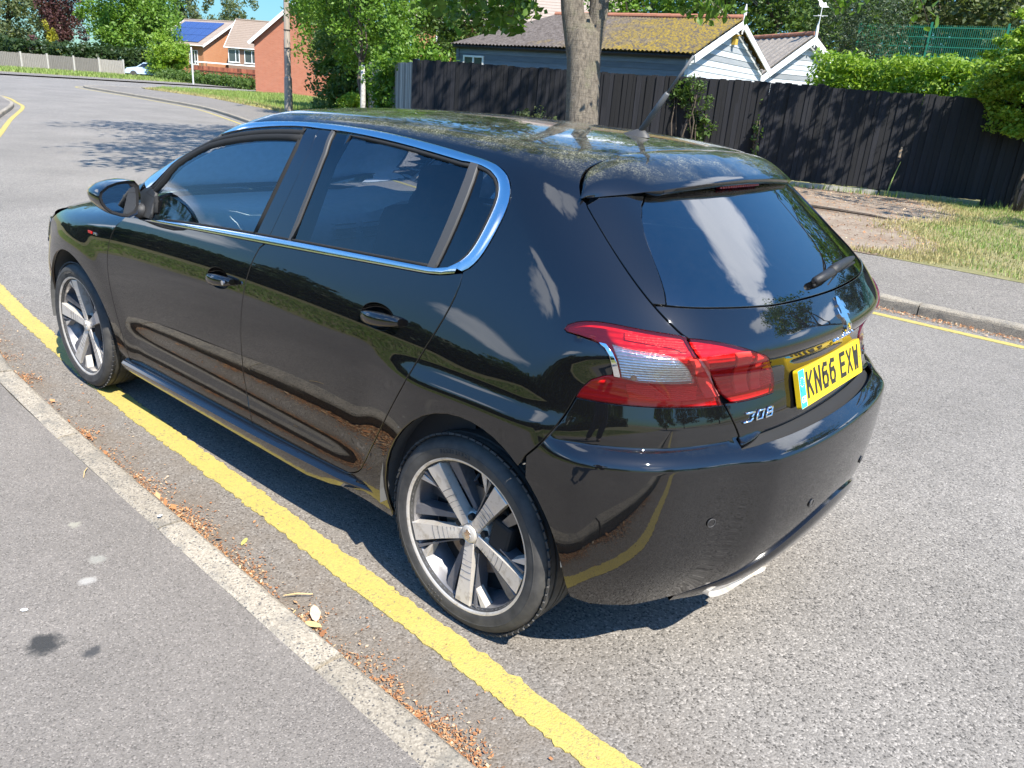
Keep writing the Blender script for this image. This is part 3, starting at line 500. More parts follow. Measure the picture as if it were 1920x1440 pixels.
'glass_bot': [[-0.4466,0.677,1.0892],[-0.4723,0.6555,1.0833],[-0.4951,0.6296,1.0792],[-0.5151,0.5983,1.0763],[-0.5321,0.5608,1.0742],[-0.5477,0.5191,1.0732],[-0.5616,0.4727,1.0731],[-0.5739,0.421,1.0735],[-0.5843,0.3629,1.0744],[-0.5928,0.2981,1.0758],[-0.5989,0.2252,1.0774],[-0.6025,0.1432,1.0795],[-0.6029,0.0506,1.0822],[-0.5992,-0.0554,1.0855],[-0.5896,-0.1798,1.0893],[-0.5694,-0.3392,1.092]],
'glass_r': [[-0.2252,-0.5194,1.3147],[-0.2859,-0.4621,1.2829],[-0.3374,-0.427,1.2514],[-0.3848,-0.4027,1.2207],[-0.4293,-0.3861,1.1908],[-0.4722,-0.3748,1.1618],[-0.5126,-0.3716,1.1329],[-0.5489,-0.3831,1.103]],
'tg_crease': [[-0.6387,0.4406,0.9633],[-0.653,0.3725,0.9638],[-0.6649,0.2963,0.9647],[-0.6742,0.2102,0.9658],[-0.6803,0.1116,0.967],[-0.6826,-0.0031,0.9678],[-0.6786,-0.1456,0.9664],[-0.663,-0.3401,0.9587]],
'ledge_dark_top': [[-0.6451,0.5251,0.7324],[-0.6563,0.4522,0.7374],[-0.6648,0.3683,0.7401],[-0.6722,0.2762,0.7419],[-0.6781,0.1744,0.7428],[-0.6826,0.0615,0.7429],[-0.6858,-0.0636,0.7421],[-0.6871,-0.205,0.7398]],
'recess': [[-0.6468,0.5425,0.7276],[-0.6722,0.5465,0.7016],[-0.6883,0.5255,0.6637]],
'bump_edge': [[-0.3729,0.8657,0.7115],[-0.4203,0.835,0.7202],[-0.4663,0.8032,0.7285],[-0.5073,0.7629,0.7328],[-0.5437,0.7129,0.7328],[-0.5804,0.6618,0.7331],[-0.6143,0.6021,0.7303],[-0.6485,0.5398,0.7274]],
'bump_edge2': [[-0.6883,0.5255,0.6637],[-0.7145,0.4773,0.6727],[-0.7339,0.4138,0.68],[-0.7475,0.3371,0.687],[-0.7574,0.254,0.6968],[-0.7611,0.1559,0.7062],[-0.7572,0.0375,0.7138],[-0.7453,-0.1026,0.7203],[-0.7237,-0.27,0.7251],[-0.6831,-0.5027,0.7184]],
'bump_bot': [[-0.3682,0.8382,0.2762],[-0.3995,0.8165,0.2743],[-0.4281,0.7907,0.2714],[-0.4552,0.7624,0.2691],[-0.4807,0.7312,0.2669],[-0.504,0.6956,0.264],[-0.5243,0.6534,0.2588],[-0.5432,0.607,0.2534]],
'diff_top': [[-0.5431,0.607,0.2534],[-0.5827,0.5614,0.2802],[-0.6253,0.529,0.3188],[-0.6653,0.4986,0.3607],[-0.6986,0.459,0.3989],[-0.7222,0.3983,0.4274],[-0.74,0.3256,0.4529],[-0.7537,0.2435,0.4775],[-0.7633,0.1496,0.5007],[-0.7685,0.0397,0.5212],[-0.7681,-0.0965,0.5354],[-0.7435,-0.3489,0.51]],
'diff_bot': [[-0.5422,0.5966,0.2441],[-0.575,0.5101,0.2184],[-0.6024,0.4139,0.2027],[-0.5927,0.2172,0.1344],[-0.6437,0.1955,0.1932],[-0.6882,0.1724,0.2544],[-0.7232,0.1353,0.3091],[-0.7389,0.0439,0.3364],[-0.7476,-0.0639,0.3601],[-0.7509,-0.1817,0.3849],[-0.7547,-0.2823,0.4247],[-0.7586,-0.3618,0.4811]],
'pt_handle1': [[1.2621,0.8928,0.8347]],
'pt_handle2': [[0.3783,0.8842,0.8987]],
'pt_lock': [[1.1791,0.8931,0.8361]],
'pt_sensor': [[-0.6363,0.6197,0.5396]],
'pt_sensor2': [[-0.7105,0.0884,0.3181]],
'pt_badge308': [[-0.6345,0.4261,0.7944]],
'pt_word': [[-0.6591,-0.1037,0.9272]],
'pt_lion': [[-0.6652,0.0069,1.0114]],
'pt_wiper0': [[-0.5728,0.0908,1.1072]],
'pt_wiper1': [[-0.5482,-0.3973,1.1014]],
'pt_antenna': [[0.1966,-0.0709,1.4518]],
'pt_antenna_tip': [[0.0345,-0.1169,1.6979]],
'pt_scratch0': [[-0.4201,0.8107,0.7983]],
'pt_scratch1': [[-0.4355,0.8256,0.7162]],
'pt_gti': [[2.3264,0.8887,0.8224]],
'pt_mirror': [[2.1361,0.8287,0.9985]],
}
# ================================================================ car materials
def paint_mat(name, dust):
    t = NT(name); P = t.pos()
    base = t.mix(t.noise(P, 700, 1), (.0022, .0022, .0025), (.0055, .0055, .006))
    nzc = t.n('ShaderNodeSeparateXYZ', {0: t.n('ShaderNodeNewGeometry').outputs['Normal']}).outputs[2]
    up = t.n('ShaderNodeMapRange', {0: nzc, 1: .80, 2: .93, 3: .0, 4: 1.0}).outputs[0]; up = t.math('MULTIPLY', up, t.n('ShaderNodeMapRange', {0: t.n('ShaderNodeSeparateXYZ', {0: P}).outputs[2], 1: .85, 2: 1.25, 3: .10, 4: 1}).outputs[0])
    d1 = t.noise(P, 240, 3, .7); d2 = t.noise(P, 7, 5, .62); d3 = t.noise(P, 40, 5, .7)
    sp = t.ramp(d1, (.44, 0), (.66, 1)); pa = t.ramp(d2, (.36, .12), (.62, 1)); pb = t.ramp(d3, (.40, .15), (.60, 1))
    f = t.math('MULTIPLY', t.math('MULTIPLY', sp, pa), t.math('MULTIPLY', pb, up)); f = t.math('MULTIPLY', f, dust, clamp=True)
    film = t.math('MULTIPLY', t.math('MULTIPLY', up, pa), .10 * dust)
    low = t.n('ShaderNodeMapRange', {0: t.n('ShaderNodeSeparateXYZ', {0: P}).outputs[2], 1: .20, 2: .42, 3: .006, 4: .0002}).outputs[0]
    grime = t.math('MULTIPLY', low, t.math('MULTIPLY_ADD', d2, 1.4, .2))
    base = t.mix(f, base, (.40, .38, .24)); base = t.mix(t.math('ADD', film, grime, clamp=True), base, (.42, .39, .32))
    rough = t.math('ADD', t.math('MULTIPLY_ADD', d2, .014, .012), t.math('MULTIPLY', f, .5), clamp=True)
    return t.done(t.pbsdf(Base_Color=base, Roughness=.5, Metallic=0, Coat_Weight=1.0, Coat_Roughness=rough, Coat_IOR=1.72, Specular_IOR_Level=.03))
M_PAINT = paint_mat('black_paint', .85)
M_ROOF = M_PAINT
def glass_mat(name, tint, refl=1.5, dust=.0):
    t = NT(name); P = t.pos()
    fr = t.n('ShaderNodeFresnel', {'IOR': refl}).outputs[0]
    tr = t.n('ShaderNodeBsdfTransparent', {0: tuple(tint) + (1,)}).outputs[0]
    gl = t.n('ShaderNodeBsdfGlossy', {0: (1, 1, 1, 1), 'Roughness': .012}).outputs[0]
    sh = t.n('ShaderNodeMixShader', {0: fr, 1: tr, 2: gl}).outputs[0]
    if dust:
        df = t.n('ShaderNodeBsdfDiffuse', {0: (.36, .36, .36, 1)}).outputs[0]
        f = t.math('MULTIPLY', t.ramp(t.noise(P, 30, 6, .7), (.3, .2), (.8, 1)), dust)
        sh = t.n('ShaderNodeMixShader', {0: f, 1: sh, 2: df}).outputs[0]
    return t.done(sh)
M_GLASS = glass_mat('side_glass', (.80, .93, .96), 1.75, .008)
M_PRIV = glass_mat('privacy_glass', (.33, .36, .40), 1.75, .008)
M_REARW = glass_mat('rear_screen_glass', (.07, .08, .095), 2.3, .012)
M_WIND = glass_mat('windscreen_glass', (.75, .84, .82), 1.45)
M_GBLK = simple('gloss_black', (.006, .006, .007), .12, coat=.8, var=.1)
M_TRIMBLK = simple('black_plastic', (.018, .018, .019), .55, var=.2, vs=40, bump=.25, bs=300)
M_RUB = simple('seal_rubber', (.010, .010, .010), .85, var=.15)
M_GREYTRIM = simple('grey_rubber_strip', (.055, .053, .051), .55, var=.1)
M_CHROME = simple('satin_chrome', (.72, .74, .77), .16, metal=1, var=.03)
M_CHROME2 = simple('bright_chrome', (.85, .86, .88), .06, metal=1, var=.02)
def tyre_mat():
    t = NT('tyre_rubber'); c = t.coord(); n = t.noise(c, 18, 6, .6)
    col = t.mix(t.ramp(n, (.35, 0), (.75, 1)), (.035, .034, .033), (.085, .08, .072))
    return t.done(t.pbsdf(Base_Color=col, Roughness=.72, Normal=t.bump(t.noise(c, 160, 4), .15, .003)))
M_TYRE = tyre_mat()
def alloy(name, c0, c1, rough, metal):
    t = NT(name); c = t.coord(); n = t.noise(c, 26, 7, .65); k = t.ramp(n, (.52, 0), (.72, 1))
    col = t.mix(k, c0, c1)
    return t.done(t.pbsdf(Base_Color=col, Roughness=t.math('ADD', rough, t.math('MULTIPLY', k, .3)), Metallic=metal, Coat_Weight=.3))
M_ALLOY = alloy('machined_alloy', (.72, .67, .60), (.44, .37, .28), .38, .45)
M_ALLOYG = alloy('grey_alloy', (.155, .155, .168), (.11, .105, .10), .42, .45)
M_RUSTY = alloy('brake_steel', (.22, .19, .165), (.20, .12, .07), .45, .8)
M_INT = simple('interior_plastic', (.035, .036, .04), .6, var=.25, vs=20)
M_DASH = simple('dashboard_sky_sheen', (.50, .54, .57), .30, var=.2, vs=30, spec=.7)  # sky reflected off the dark dashboard is put into this pale colour
M_SEAT = simple('seat_cloth', (.03, .031, .034), .85, var=.3, vs=60, bump=.3, bs=200)
M_HEAD = simple('headliner_cloth', (.35, .35, .34), .9)
M_UNDER = simple('underbody_black', (.012, .012, .012), .8)
def lens_mat(name, tint, base):
    t = NT(name)
    fr = t.n('ShaderNodeFresnel', {'IOR': 1.5}).outputs[0]
    tr = t.n('ShaderNodeBsdfTransparent', {0: tuple(tint) + (1,)}).outputs[0]
    df = t.n('ShaderNodeBsdfDiffuse', {0: tuple(base) + (1,)}).outputs[0]
    gl = t.n('ShaderNodeBsdfGlossy', {0: (1, 1, 1, 1), 'Roughness': .02}).outputs[0]
    a = t.n('ShaderNodeMixShader', {0: .05, 1: tr, 2: df}).outputs[0]
    return t.done(t.n('ShaderNodeMixShader', {0: fr, 1: a, 2: gl}).outputs[0])
M_LRED = lens_mat('red_lens', (1.0, .42, .40), (.85, .05, .06))
M_LCLR = lens_mat('clear_lens', (.95, .96, .98), (.8, .8, .82))
def lampin(name, c0, c1, sx, metal, rough):
    t = NT(name); c = t.pos()
    w = t.n('ShaderNodeTexWave', {'Vector': c, 'Scale': sx, 'Distortion': .4}, wave_type='BANDS', bands_direction='Z').outputs['Fac']
    v = t.vor(c, sx * 2.2, 'F1', 'Distance')
    return t.done(t.pbsdf(Base_Color=t.mix(w, c0, c1), Roughness=rough, Metallic=metal, Normal=t.bump(t.math('ADD', w, v), .5, .004)))
M_LIN_R = lampin('lamp_red_reflector', (.85, .06, .06), (1.0, .22, .20), 60, .2, .25)
M_LIN_D = lampin('lamp_red_housing', (.42, .012, .02), (.56, .02, .03), 25, 0, .35)
M_LIN_C = lampin('lamp_claw', (1.0, .30, .28), (1.0, .42, .38), 12, 0, .35)
M_LIN_S = lampin('lamp_silver_reflector', (.90, .91, .94), (1, 1, 1), 45, .45, .25)
M_ORANGE = simple('amber_bulb', (.9, .30, .08), .25)
M_PLATE = simple('plate_yellow', (.86, .58, .015), .35, coat=.5, var=.05, vs=3)
M_PBLK = simple('plate_black', (.02, .018, .015), .4)
M_BLUE = simple('plate_blue', (.03, .45, .75), .35, coat=.5, var=.04)
M_EUGOLD = simple('plate_gold', (.85, .70, .25), .4)
M_BADGERED = simple('badge_red', (.5, .01, .01), .3)
M_MIRR = simple('mirror_silver', (.86, .88, .90), .015, metal=1, var=.01)
# ================================================================ panels on the car's skin
AX = .90
def to_param(P, mp):
    P = np.asarray(P, float)
    if mp == 'u': return np.stack([to_u(P), P[:, 2]], 1)
    if mp == 'phi': return np.stack([P[:, 0], np.arctan2(P[:, 2] - AX, P[:, 1]) * .62], 1)
    return P[:, :2].copy()
def from_param(Q, mp, F):
    if mp == 'u': return shell_u(Q[:, 0], Q[:, 1], F)
    if mp == 'phi':
        a = Q[:, 1] / .62; n = len(a); lo = np.full(n, .02); hi = np.full(n, 1.2); cy, cz = np.cos(a), np.sin(a)
        for i in range(26):
            m = .5 * (lo + hi); q = F(Q[:, 0], cy * m, AX + cz * m) < 0; lo = np.where(q, m, lo); hi = np.where(q, hi, m)
        m = .5 * (lo + hi); return np.stack([Q[:, 0], cy * m, AX + cz * m], 1)
    return shell_z(Q[:, 0], Q[:, 1], F)
def resample(Q, res):
    out = []
    n = len(Q)
    for i in range(n):
        a, b = Q[i], Q[(i + 1) % n]; L = np.linalg.norm(b - a)
        if L < 1e-5: continue
        k = max(1, int(math.ceil(L / res)))
        for j in range(k): out.append(a + (b - a) * j / k)
    Q = np.array(out)
    keep = [0]
    for i in range(1, len(Q)):
        if np.linalg.norm(Q[i] - Q[keep[-1]]) > res * .2: keep.append(i)
    if np.linalg.norm(Q[keep[-1]] - Q[0]) < res * .2: keep.pop()
    return Q[keep]
def area(Q): return .5 * np.sum(Q[:, 0] * np.roll(Q[:, 1], -1) - np.roll(Q[:, 0], -1) * Q[:, 1])
def inset_poly(Q, d):
    if d == 0: return Q
    e = np.roll(Q, -1, 0) - Q; e /= np.maximum(np.linalg.norm(e, axis=1, keepdims=True), 1e-9)
    nl = np.stack([-e[:, 1], e[:, 0]], 1)          # inward for ccw
    a = np.roll(nl, 1, 0); b = nl; m = a + b; m /= np.maximum((m * m).sum(1, keepdims=True), .35) / 2
    return Q + m * d
def inside(Q, P):
    x, y = P[:, 0], P[:, 1]; r = np.zeros(len(P), bool); n = len(Q)
    for i in range(n):
        a, b = Q[i], Q[(i + 1) % n]
        if a[1] == b[1]: continue
        c = ((a[1] > y) != (b[1] > y)) & (x < (b[0] - a[0]) * (y - a[1]) / (b[1] - a[1]) + a[0]); r ^= c
    return r
def edge_dist(Q, P):
    d = np.full(len(P), 1e9); n = len(Q)
    for i in range(n):
        a, b = Q[i], Q[(i + 1) % n]; ab = b - a; t = np.clip(((P - a) @ ab) / max(ab @ ab, 1e-12), 0, 1)
        d = np.minimum(d, np.linalg.norm(P - a - t[:, None] * ab, axis=1))
    return d
def panel(name, loop, mp, F, mat, parent, res=.022, inset=.0033, rim=.014, off=0., dense=None, both=False, label=None, holes=(), join=False):
    Q = to_param(loop, mp)
    if area(Q) < 0: Q = Q[::-1]
    Q = resample(Q, res); Qj = Q; Q = inset_poly(Q, inset); jm = np.zeros(len(Q), bool)
    if join:
        Pj = from_param(Qj, mp, F); jm = np.abs(Pj[:, 2] - ZJ) < 2e-3; Q = np.where(jm[:, None], Qj, Q)
    lo, hi = Q.min(0), Q.max(0)
    def grid(r, lo, hi):
        nx, ny = int((hi[0] - lo[0]) / r) + 2, int((hi[1] - lo[1]) / (r * .87)) + 2
        gx, gy = np.meshgrid(np.arange(nx), np.arange(ny)); X = lo[0] + (gx + .5 * (gy % 2)) * r; Y = lo[1] + gy * r * .87
        return np.stack([X.ravel(), Y.ravel()], 1)
    G = grid(res, lo, hi)
    if dense:
        z0, z1, r2 = dense; G = G[(G[:, 1] < z0) | (G[:, 1] > z1)]
        g2 = np.stack([x.ravel() for x in np.meshgrid(np.arange(lo[0], hi[0], res), np.arange(z0, z1, r2))], 1); G = np.concatenate([G, g2])
    G = G[inside(Q, G)]
    if len(G): G = G[edge_dist(Q, G) > res * .45]
    nb = len(Q); allp = [Q, G]; edges = [(i, (i + 1) % nb) for i in range(nb)]
    hl = []; base = nb + len(G)
    for h in holes:
        H = to_param(h, mp)
        if area(H) < 0: H = H[::-1]
        H = resample(H, res); H = inset_poly(H, -inset)
        ids = list(range(base, base + len(H))); base += len(H); allp.append(H); edges += [(ids[i], ids[(i + 1) % len(ids)]) for i in range(len(ids))]; hl.append((ids, H))
    A = np.concatenate(allp)
    if hl:
        ok = np.ones(len(A), bool)
        for ids, H in hl: ok[nb:nb + len(G)] &= ~inside(H, A[nb:nb + len(G)]) & (edge_dist(H, A[nb:nb + len(G)]) > res * .4)
        keep = np.nonzero(ok)[0]; rmp = -np.ones(len(A), int); rmp[keep] = np.arange(len(keep)); A = A[keep]
        edges = [(int(rmp[a]), int(rmp[b])) for a, b in edges]; hl = [([int(rmp[i]) for i in ids], H) for ids, H in hl]
    r = mgeo.delaunay_2d_cdt([Vector(p) for p in A.tolist()], edges, [], 1 if not hl else 0, 1e-7)
    V2 = np.array([(v.x, v.y) for v in r[0]]); faces = [tuple(f) for f in r[2]]; orig = r[3]
    if hl:
        cen = np.array([V2[list(f)].mean(0) for f in faces]); k = inside(Q, cen)
        for ids, H in hl: k &= ~inside(H, cen)
        faces = [f for f, q in zip(faces, k) if q]
    P = from_param(V2, mp, F); N = grad(P, F); P = P + N * off
    inv = {}
    for i, o in enumerate(orig):
        for q in o: inv[q] = i
    # winding outward
    f0 = faces[len(faces) // 2]; nn = np.cross(P[f0[1]] - P[f0[0]], P[f0[2]] - P[f0[0]])
    if nn @ N[f0[0]] < 0: faces = [tuple(reversed(f)) for f in faces]
    V = [P]; NN = [N]; cnt = len(P)
    jset = {inv[i] for i in range(nb) if jm[i]}
    loops = [([inv[i] for i in range(nb)], 1)] + [([inv[i] for i in ids], -1) for ids, H in hl]
    if rim:
        for L, sg in loops:
            b = P[L]; n = N[L]; m = len(L)
            tg = np.roll(b, -1, 0) - np.roll(b, 1, 0); o = np.cross(tg, n); o /= np.maximum(np.linalg.norm(o, axis=1, keepdims=True), 1e-9)
            if area(Q) * 1 < 0: o = -o
            # outward must point away from the panel's middle
            c = P.mean(0)
            if np.sum(o * (b - c)) * sg < 0: o = -o
            ro = .0018
            r1 = b + o * ro * .7 - n * ro * .5; r2 = b + o * ro - n * rim
            n1 = o * .75 + n * .65; n1 /= np.linalg.norm(n1, axis=1, keepdims=True)
            V += [r1, r2]; NN += [n1, o]
            for i in range(m):
                j = (i + 1) % m
                if L[i] in jset and L[j] in jset: continue
                q1 = (L[i], L[j], cnt + j, cnt + i); q2 = (cnt + i, cnt + j, cnt + m + j, cnt + m + i)
                nf = np.cross(r1[i] - b[i], b[j] - b[i])
                if nf @ n1[i] > 0: q1 = q1[::-1]; q2 = q2[::-1]
                faces.append(q1); faces.append(q2)
            cnt += 2 * m
    V = np.concatenate(V); NN = np.concatenate(NN)
    o = mk(name, V, faces, mat, parent, True, NN)
    if label: o['label'] = label
    if both:
        o2 = mk(name, V * [1, -1, 1], [tuple(reversed(f)) for f in faces], mat, parent if both is True else both, True, NN * [1, -1, 1])
        return o, o2
    return o
def cv(k): return np.array(CUR[k])
def mir(L): return np.asarray(L)[::-1] * [1, -1, 1]
def cat(*a): return np.concatenate([np.atleast_2d(x) for x in a])
FB = lambda x, y, z: Fbody(x, y, z, 1)
CAR = empty('parked_car')
tag(CAR, 'glossy black five-door hatchback parked along the kerb on the yellow line', 'car')
# ---------------------------------------------------------------- front wing, doors, sill
def at_x(c, x):
    c = np.asarray(c); o = np.argsort(c[:, 0]); return np.array([np.interp(x, c[o, 0], c[o, i]) for i in range(3)])
db = cv('door_bottom'); dmid = cv('door_mid'); df_ = cv('door_front'); drr = cv('door_rear'); drc = cv('door_rear_corner')
bo = cv('bo'); bo3 = cv('bo3')
xm = dmid[0][0]; bo_f = bo[bo[:, 0] > xm + .01]; bo_r = bo[bo[:, 0] < xm - .01]; bom = at_x(bo, xm); dmid[0] = bom
xb = dmid[-1][0]; db_r = db[db[:, 0] < xb - .02]; db_f = db[db[:, 0] > xb + .02]
df0 = np.array([2.062, .87, .934]); df_[0] = df0
door_f = cat(bom, dmid[1:], db_f, df_[::-1], [[1.96, .868, .945]], bo_f[::-1][np.argsort(bo_f[::-1][:, 0])[::-1]])
door_r = cat(bom, dmid[1:], db_r[::-1][np.argsort(db_r[::-1][:, 0])[::-1]], drc[::-1], drr[::-1][1:], bo3[::-1][1:], bo_r[np.argsort(bo_r[:, 0])])
LAB = {}
def dish_loop(P0, k=32):
    x, y, z = P0; return np.array([(x + .014 + .074 * math.cos(a) , y, z - .004 + .038 * math.sin(a) * (1.0 if math.sin(a) > 0 else .85)) for a in np.linspace(0, 2 * math.pi, k + 1)[:-1]])
H1, H2 = CUR['pt_handle1'][0], CUR['pt_handle2'][0]
fd = panel('front_door', door_f, 'u', FB, M_PAINT, CAR, both=True, holes=[dish_loop(H1)])
rd = panel('rear_door', door_r, 'u', FB, M_PAINT, CAR, both=True, holes=[dish_loop(H2)])
arcF = np.array([(2.62 + .365 * math.cos(a), 0, .325 + .365 * math.sin(a)) for a in np.linspace(rad(-8), rad(207), 40)])
arcF = shell_u(arcF[:, 0], arcF[:, 2], Ffront)
arF = cat([[3.0, .83, .20]], arcF, [[2.285, .80, .20]])
fen = cat(df_, [[2.18, .84, .262]], [[2.2, .83, .22]], [[2.285, .80, .20]], arcF[::-1], [[2.985, .83, .24]], [[3.06, .80, .26]], [[3.07, .81, .45]], [[3.02, .83, .62]], [[3.0, .80, .78]], [[2.80, .79, .872]], [[2.6, .79, .905]], [[2.35, .815, .925]], [[2.15, .84, .937]])
panel('front_wing', fen, 'u', Ffront, M_PAINT, CAR, both=True)
arR = cv('arch_rear')
sill = cat(db[:1], [[.602, .84, .20]], [[1.0, .83, .195]], [[2.2, .83, .20]], [[2.18, .84, .258]], db[::-1][1:-1])
panel('sill', sill, 'u', FB, M_PAINT, CAR, both=True)
# ---------------------------------------------------------------- roof with its side rails, rear quarter, bumper, tailgate
to1, to2, to3 = cv('to1'), cv('to2'), cv('to3')
hs, hc, ht = cv('hatch_side'), cv('hatch_corner'), cv('hatch_top')
ZJ = 1.296
def at_z(c, z):
    c = np.asarray(c); o = np.argsort(c[:, 2]); return np.array([np.interp(z, c[o, 2], c[o, i]) for i in range(3)])
t3u = to3[:13][to3[:13, 2] > ZJ + .004]; t3l = to3[to3[:, 2] < ZJ - .004]; jt = at_z(to3[3:14], ZJ); jh = at_z(hs, ZJ)
hsu = hs[hs[:, 2] > ZJ + .004]; hsl = hs[hs[:, 2] < ZJ - .004]
joint = np.array([jt + (jh - jt) * a for a in np.linspace(0, 1, 9)]); jj = shell_u(to_u(joint), np.full(9, ZJ), FB)
scr = np.array([[1.44, 0, 1.43], [1.43, .2, 1.43], [1.40, .38, 1.42], [1.37, .50, 1.41], [1.40, .58, 1.385], [1.56, .64, 1.315], [1.80, .705, 1.195], [1.99, .75, 1.085], [2.07, .77, 1.03]])
to1f = to1[np.argsort(to1[:, 0])[::-1]]
half = cat([[-.078, 0, 1.43]], [[-.079, .12, 1.425]], [[-.081, .3, 1.41]], [[-.088, .47, 1.39]], hc, hsu, jj[::-1], t3u[::-1], to2[::-1], to1f[::-1][1:], [[2.0, .80, 1.045]], scr[::-1])
roof = cat(half, mir(half)[1:-1])
panel('roof', roof, 'phi', FB, M_ROOF, CAR, res=.03, rim=.014, join=True)
ws = cat(scr, mir(scr)[1:-1]); wl_ = cat(scr, [[2.30, .70, 1.0]], [[2.42, .4, .99]], [[2.46, 0, .985]]); 
panel('windscreen', cat(wl_, mir(wl_)[1:-1]), 'phi', FB, M_WIND, CAR, res=.05, rim=.004, off=-.004)
bs, tll, tlt = cv('bump_seam'), cv('tl_left'), cv('tl_top')
ia = int(np.argmin(np.linalg.norm(arR - bs[-1], axis=1)))
quarter = cat(jj[:1], t3l, drr[1:], drc[1:], [[.602, .84, .24]], [[.602, .84, .20]], [[.36, .83, .205]], arR[:ia + 1], bs[::-1], tll[1:], tlt[1:], hsl[::-1], jj[::-1][:-1])
panel('rear_quarter', quarter, 'u', FB, M_PAINT, CAR, both=True, res=.02, join=True)
hlw, tlb = cv('hatch_low'), cv('tl_bot')
bb = cv('bump_bot')
bl = cat(bs, arR[ia + 1:], [[-.40, .79, .255]], [[-.47, .70, .243]], [[-.55, .56, .25]], [[-.62, .40, .305]], [[-.65, .2, .325]], [[-.66, 0, .33]])
btop = cat([[-.66, 0, .735]], [[-.655, .25, .735]], [[-.65, .45, .735]], hlw[::-1], tlb[1:])
panel('rear_bumper', cat(btop, bl[1:], mir(bl)[1:], mir(btop)[1:-1]), 'u', FB, M_PAINT, CAR, res=.022, dense=(.655, .77, .006))
uC = U1 - YC
fl, ft, gb = cv('fin_l'), cv('fin_top'), cv('glass_bot')
gl_ = gb[gb[:, 1] > .02]; gl_[:, 2] = np.interp(gl_[:, 1], [0, .35, .68], [1.072, 1.0745, 1.09])
gmid = cat(gl_, [[-.60, 0, 1.072]])
iz = cat(at_z(hs, 1.0905)[None], hs[hs[:, 2] < 1.085])
trt, trr, trb = cv('tr_top'), cv('tr_right'), cv('tr_bot')
tlow = cat(gmid[::-1], iz, trt, trr[1:], trb[1:], hlw[1:], [[-.655, .4, .742]], [[-.66, .2, .745]], [[-.665, 0, .746]])
TG = panel('tailgate', cat(tlow[:-1], [[-.665, 0, .746]], mir(tlow)[1:-1]), 'u', FB, M_PAINT, CAR, res=.02)
fin = cat(at_z(hs, 1.293)[None], hs[(hs[:, 2] < 1.29) & (hs[:, 2] > 1.095)], at_z(hs, 1.0905)[None], fl[::-1], ft[::-1][1:-1])
panel('tailgate_fin', fin, 'u', FB, M_PAINT, CAR, res=.015, both=True)
glz = cat(fl, gmid[1:]); glz_top = [[-.235, .3, 1.335], [-.25, 0, 1.34]]
gfull = cat([[-.27, 0, 1.335]], [[-.245, .3, 1.33]], fl, gmid[1:])
panel('rear_window', cat(gfull, mir(gfull)[1:-1]), 'u', FB, M_REARW, CAR, res=.03, rim=.004, off=-.002, inset=.003)
# the frit band along the edges of the rear window and the grey dirt line under the spoiler
# spoiler: a thin blade that carries the roof line back over the rear window and closes down to the fins at its sides
def spoiler():
    def rs(c, n):
        c = np.asarray(c, float); t = np.r_[0, np.cumsum(np.linalg.norm(np.diff(c, axis=0), axis=1))]; tt = np.linspace(0, t[-1], n); return np.stack([np.interp(tt, t, c[:, i]) for i in range(3)], 1)
    A = cat([[-.0825, 0, 0]], [[-.0835, .12, 0]], [[-.0855, .3, 0]], [[-.091, .44, 0]]); A[:, 2] = [float(Zr(np.array(p[0]), np.array(p[1]))) - .0005 for p in A]
    hc_ = hc - [.002, .001, 0]; hc_[:, 2] -= .001
    B1 = [[-.292, 0, 1.358], [-.285, .2, 1.354], [-.268, .36, 1.345], [-.252, .46, 1.337], [-.240, .505, 1.330]]; B2 = [[-.240, .505, 1.330], [-.218, .535, 1.324], [-.19, .58, 1.318], [-.150, .642, 1.309]]
    n1, n2 = 26, 14; Aa = np.concatenate([rs(A, n1), rs(cat(A[-1:], hc_), n2)[1:]]); Bb = np.concatenate([rs(B1, n1), rs(B2, n2)[1:]])
    sm = lambda X: np.concatenate([X[:1], (X[:-2] + 2 * X[1:-1] + X[2:]) / 4, X[-1:]])
    for _ in range(6): Aa = sm(Aa); Bb = sm(Bb)
    Aa = np.concatenate([Aa[::-1] * [1, -1, 1], Aa[1:]]); Bb = np.concatenate([Bb[::-1] * [1, -1, 1], Bb[1:]]); m = len(Aa); L = np.linalg.norm(Bb - Aa, axis=1, keepdims=True)
    rows = []
    for s_ in np.linspace(0, 1, 12): rows.append(Aa + (Bb - Aa) * s_ + np.array([0, 0, 1.]) * L * .10 * (4 * s_ * (1 - s_)) * (1 - .25 * s_) + np.stack([0 * L[:, 0], np.sign(Aa[:, 1]) * np.clip(np.abs(Aa[:, 1]) - .42, 0, 1) * 4 * s_ * (1 - s_) * .10, 0 * L[:, 0]], 1))
    k = np.clip((.50 - np.abs(Bb[:, 1])) / .05, 0, 1)[:, None]
    for dx, dz in ((-.003, -.004), (-.002, -.012), (.006, -.020), (.03, -.026), (.06, -.034)): rows.append(Bb + np.array([dx, 0, dz]) * (k * .9 + .1))
    nr = len(rows); V = np.concatenate(rows); F = [(r * m + i, r * m + i + 1, (r + 1) * m + i + 1, (r + 1) * m + i) for r in range(nr - 1) for i in range(m - 1)]
    fr = Aa - np.array([0, 0, .012]) + np.array([.001, 0, 0]); V = np.concatenate([V, fr]); F += [(i + 1, i, nr * m + i, nr * m + i + 1) for i in range(m - 1)]
    bm = bmesh.new(); vs = [bm.verts.new(tuple(v)) for v in V]
    for f in F: bm.faces.new([vs[i] for i in f])
    bmesh.ops.remove_doubles(bm, verts=bm.verts, dist=1e-5); o = bm_obj('spoiler', bm, M_ROOF, CAR, True, 38)
    mb = MB()
    for y in np.linspace(-.13, .13, 17): mb.box((-.272 + .12 * y * y, y, 1.334), (.012, .012, .010))
    mb.build('brake_light', M_LIN_D, o); return o
SPO = spoiler()
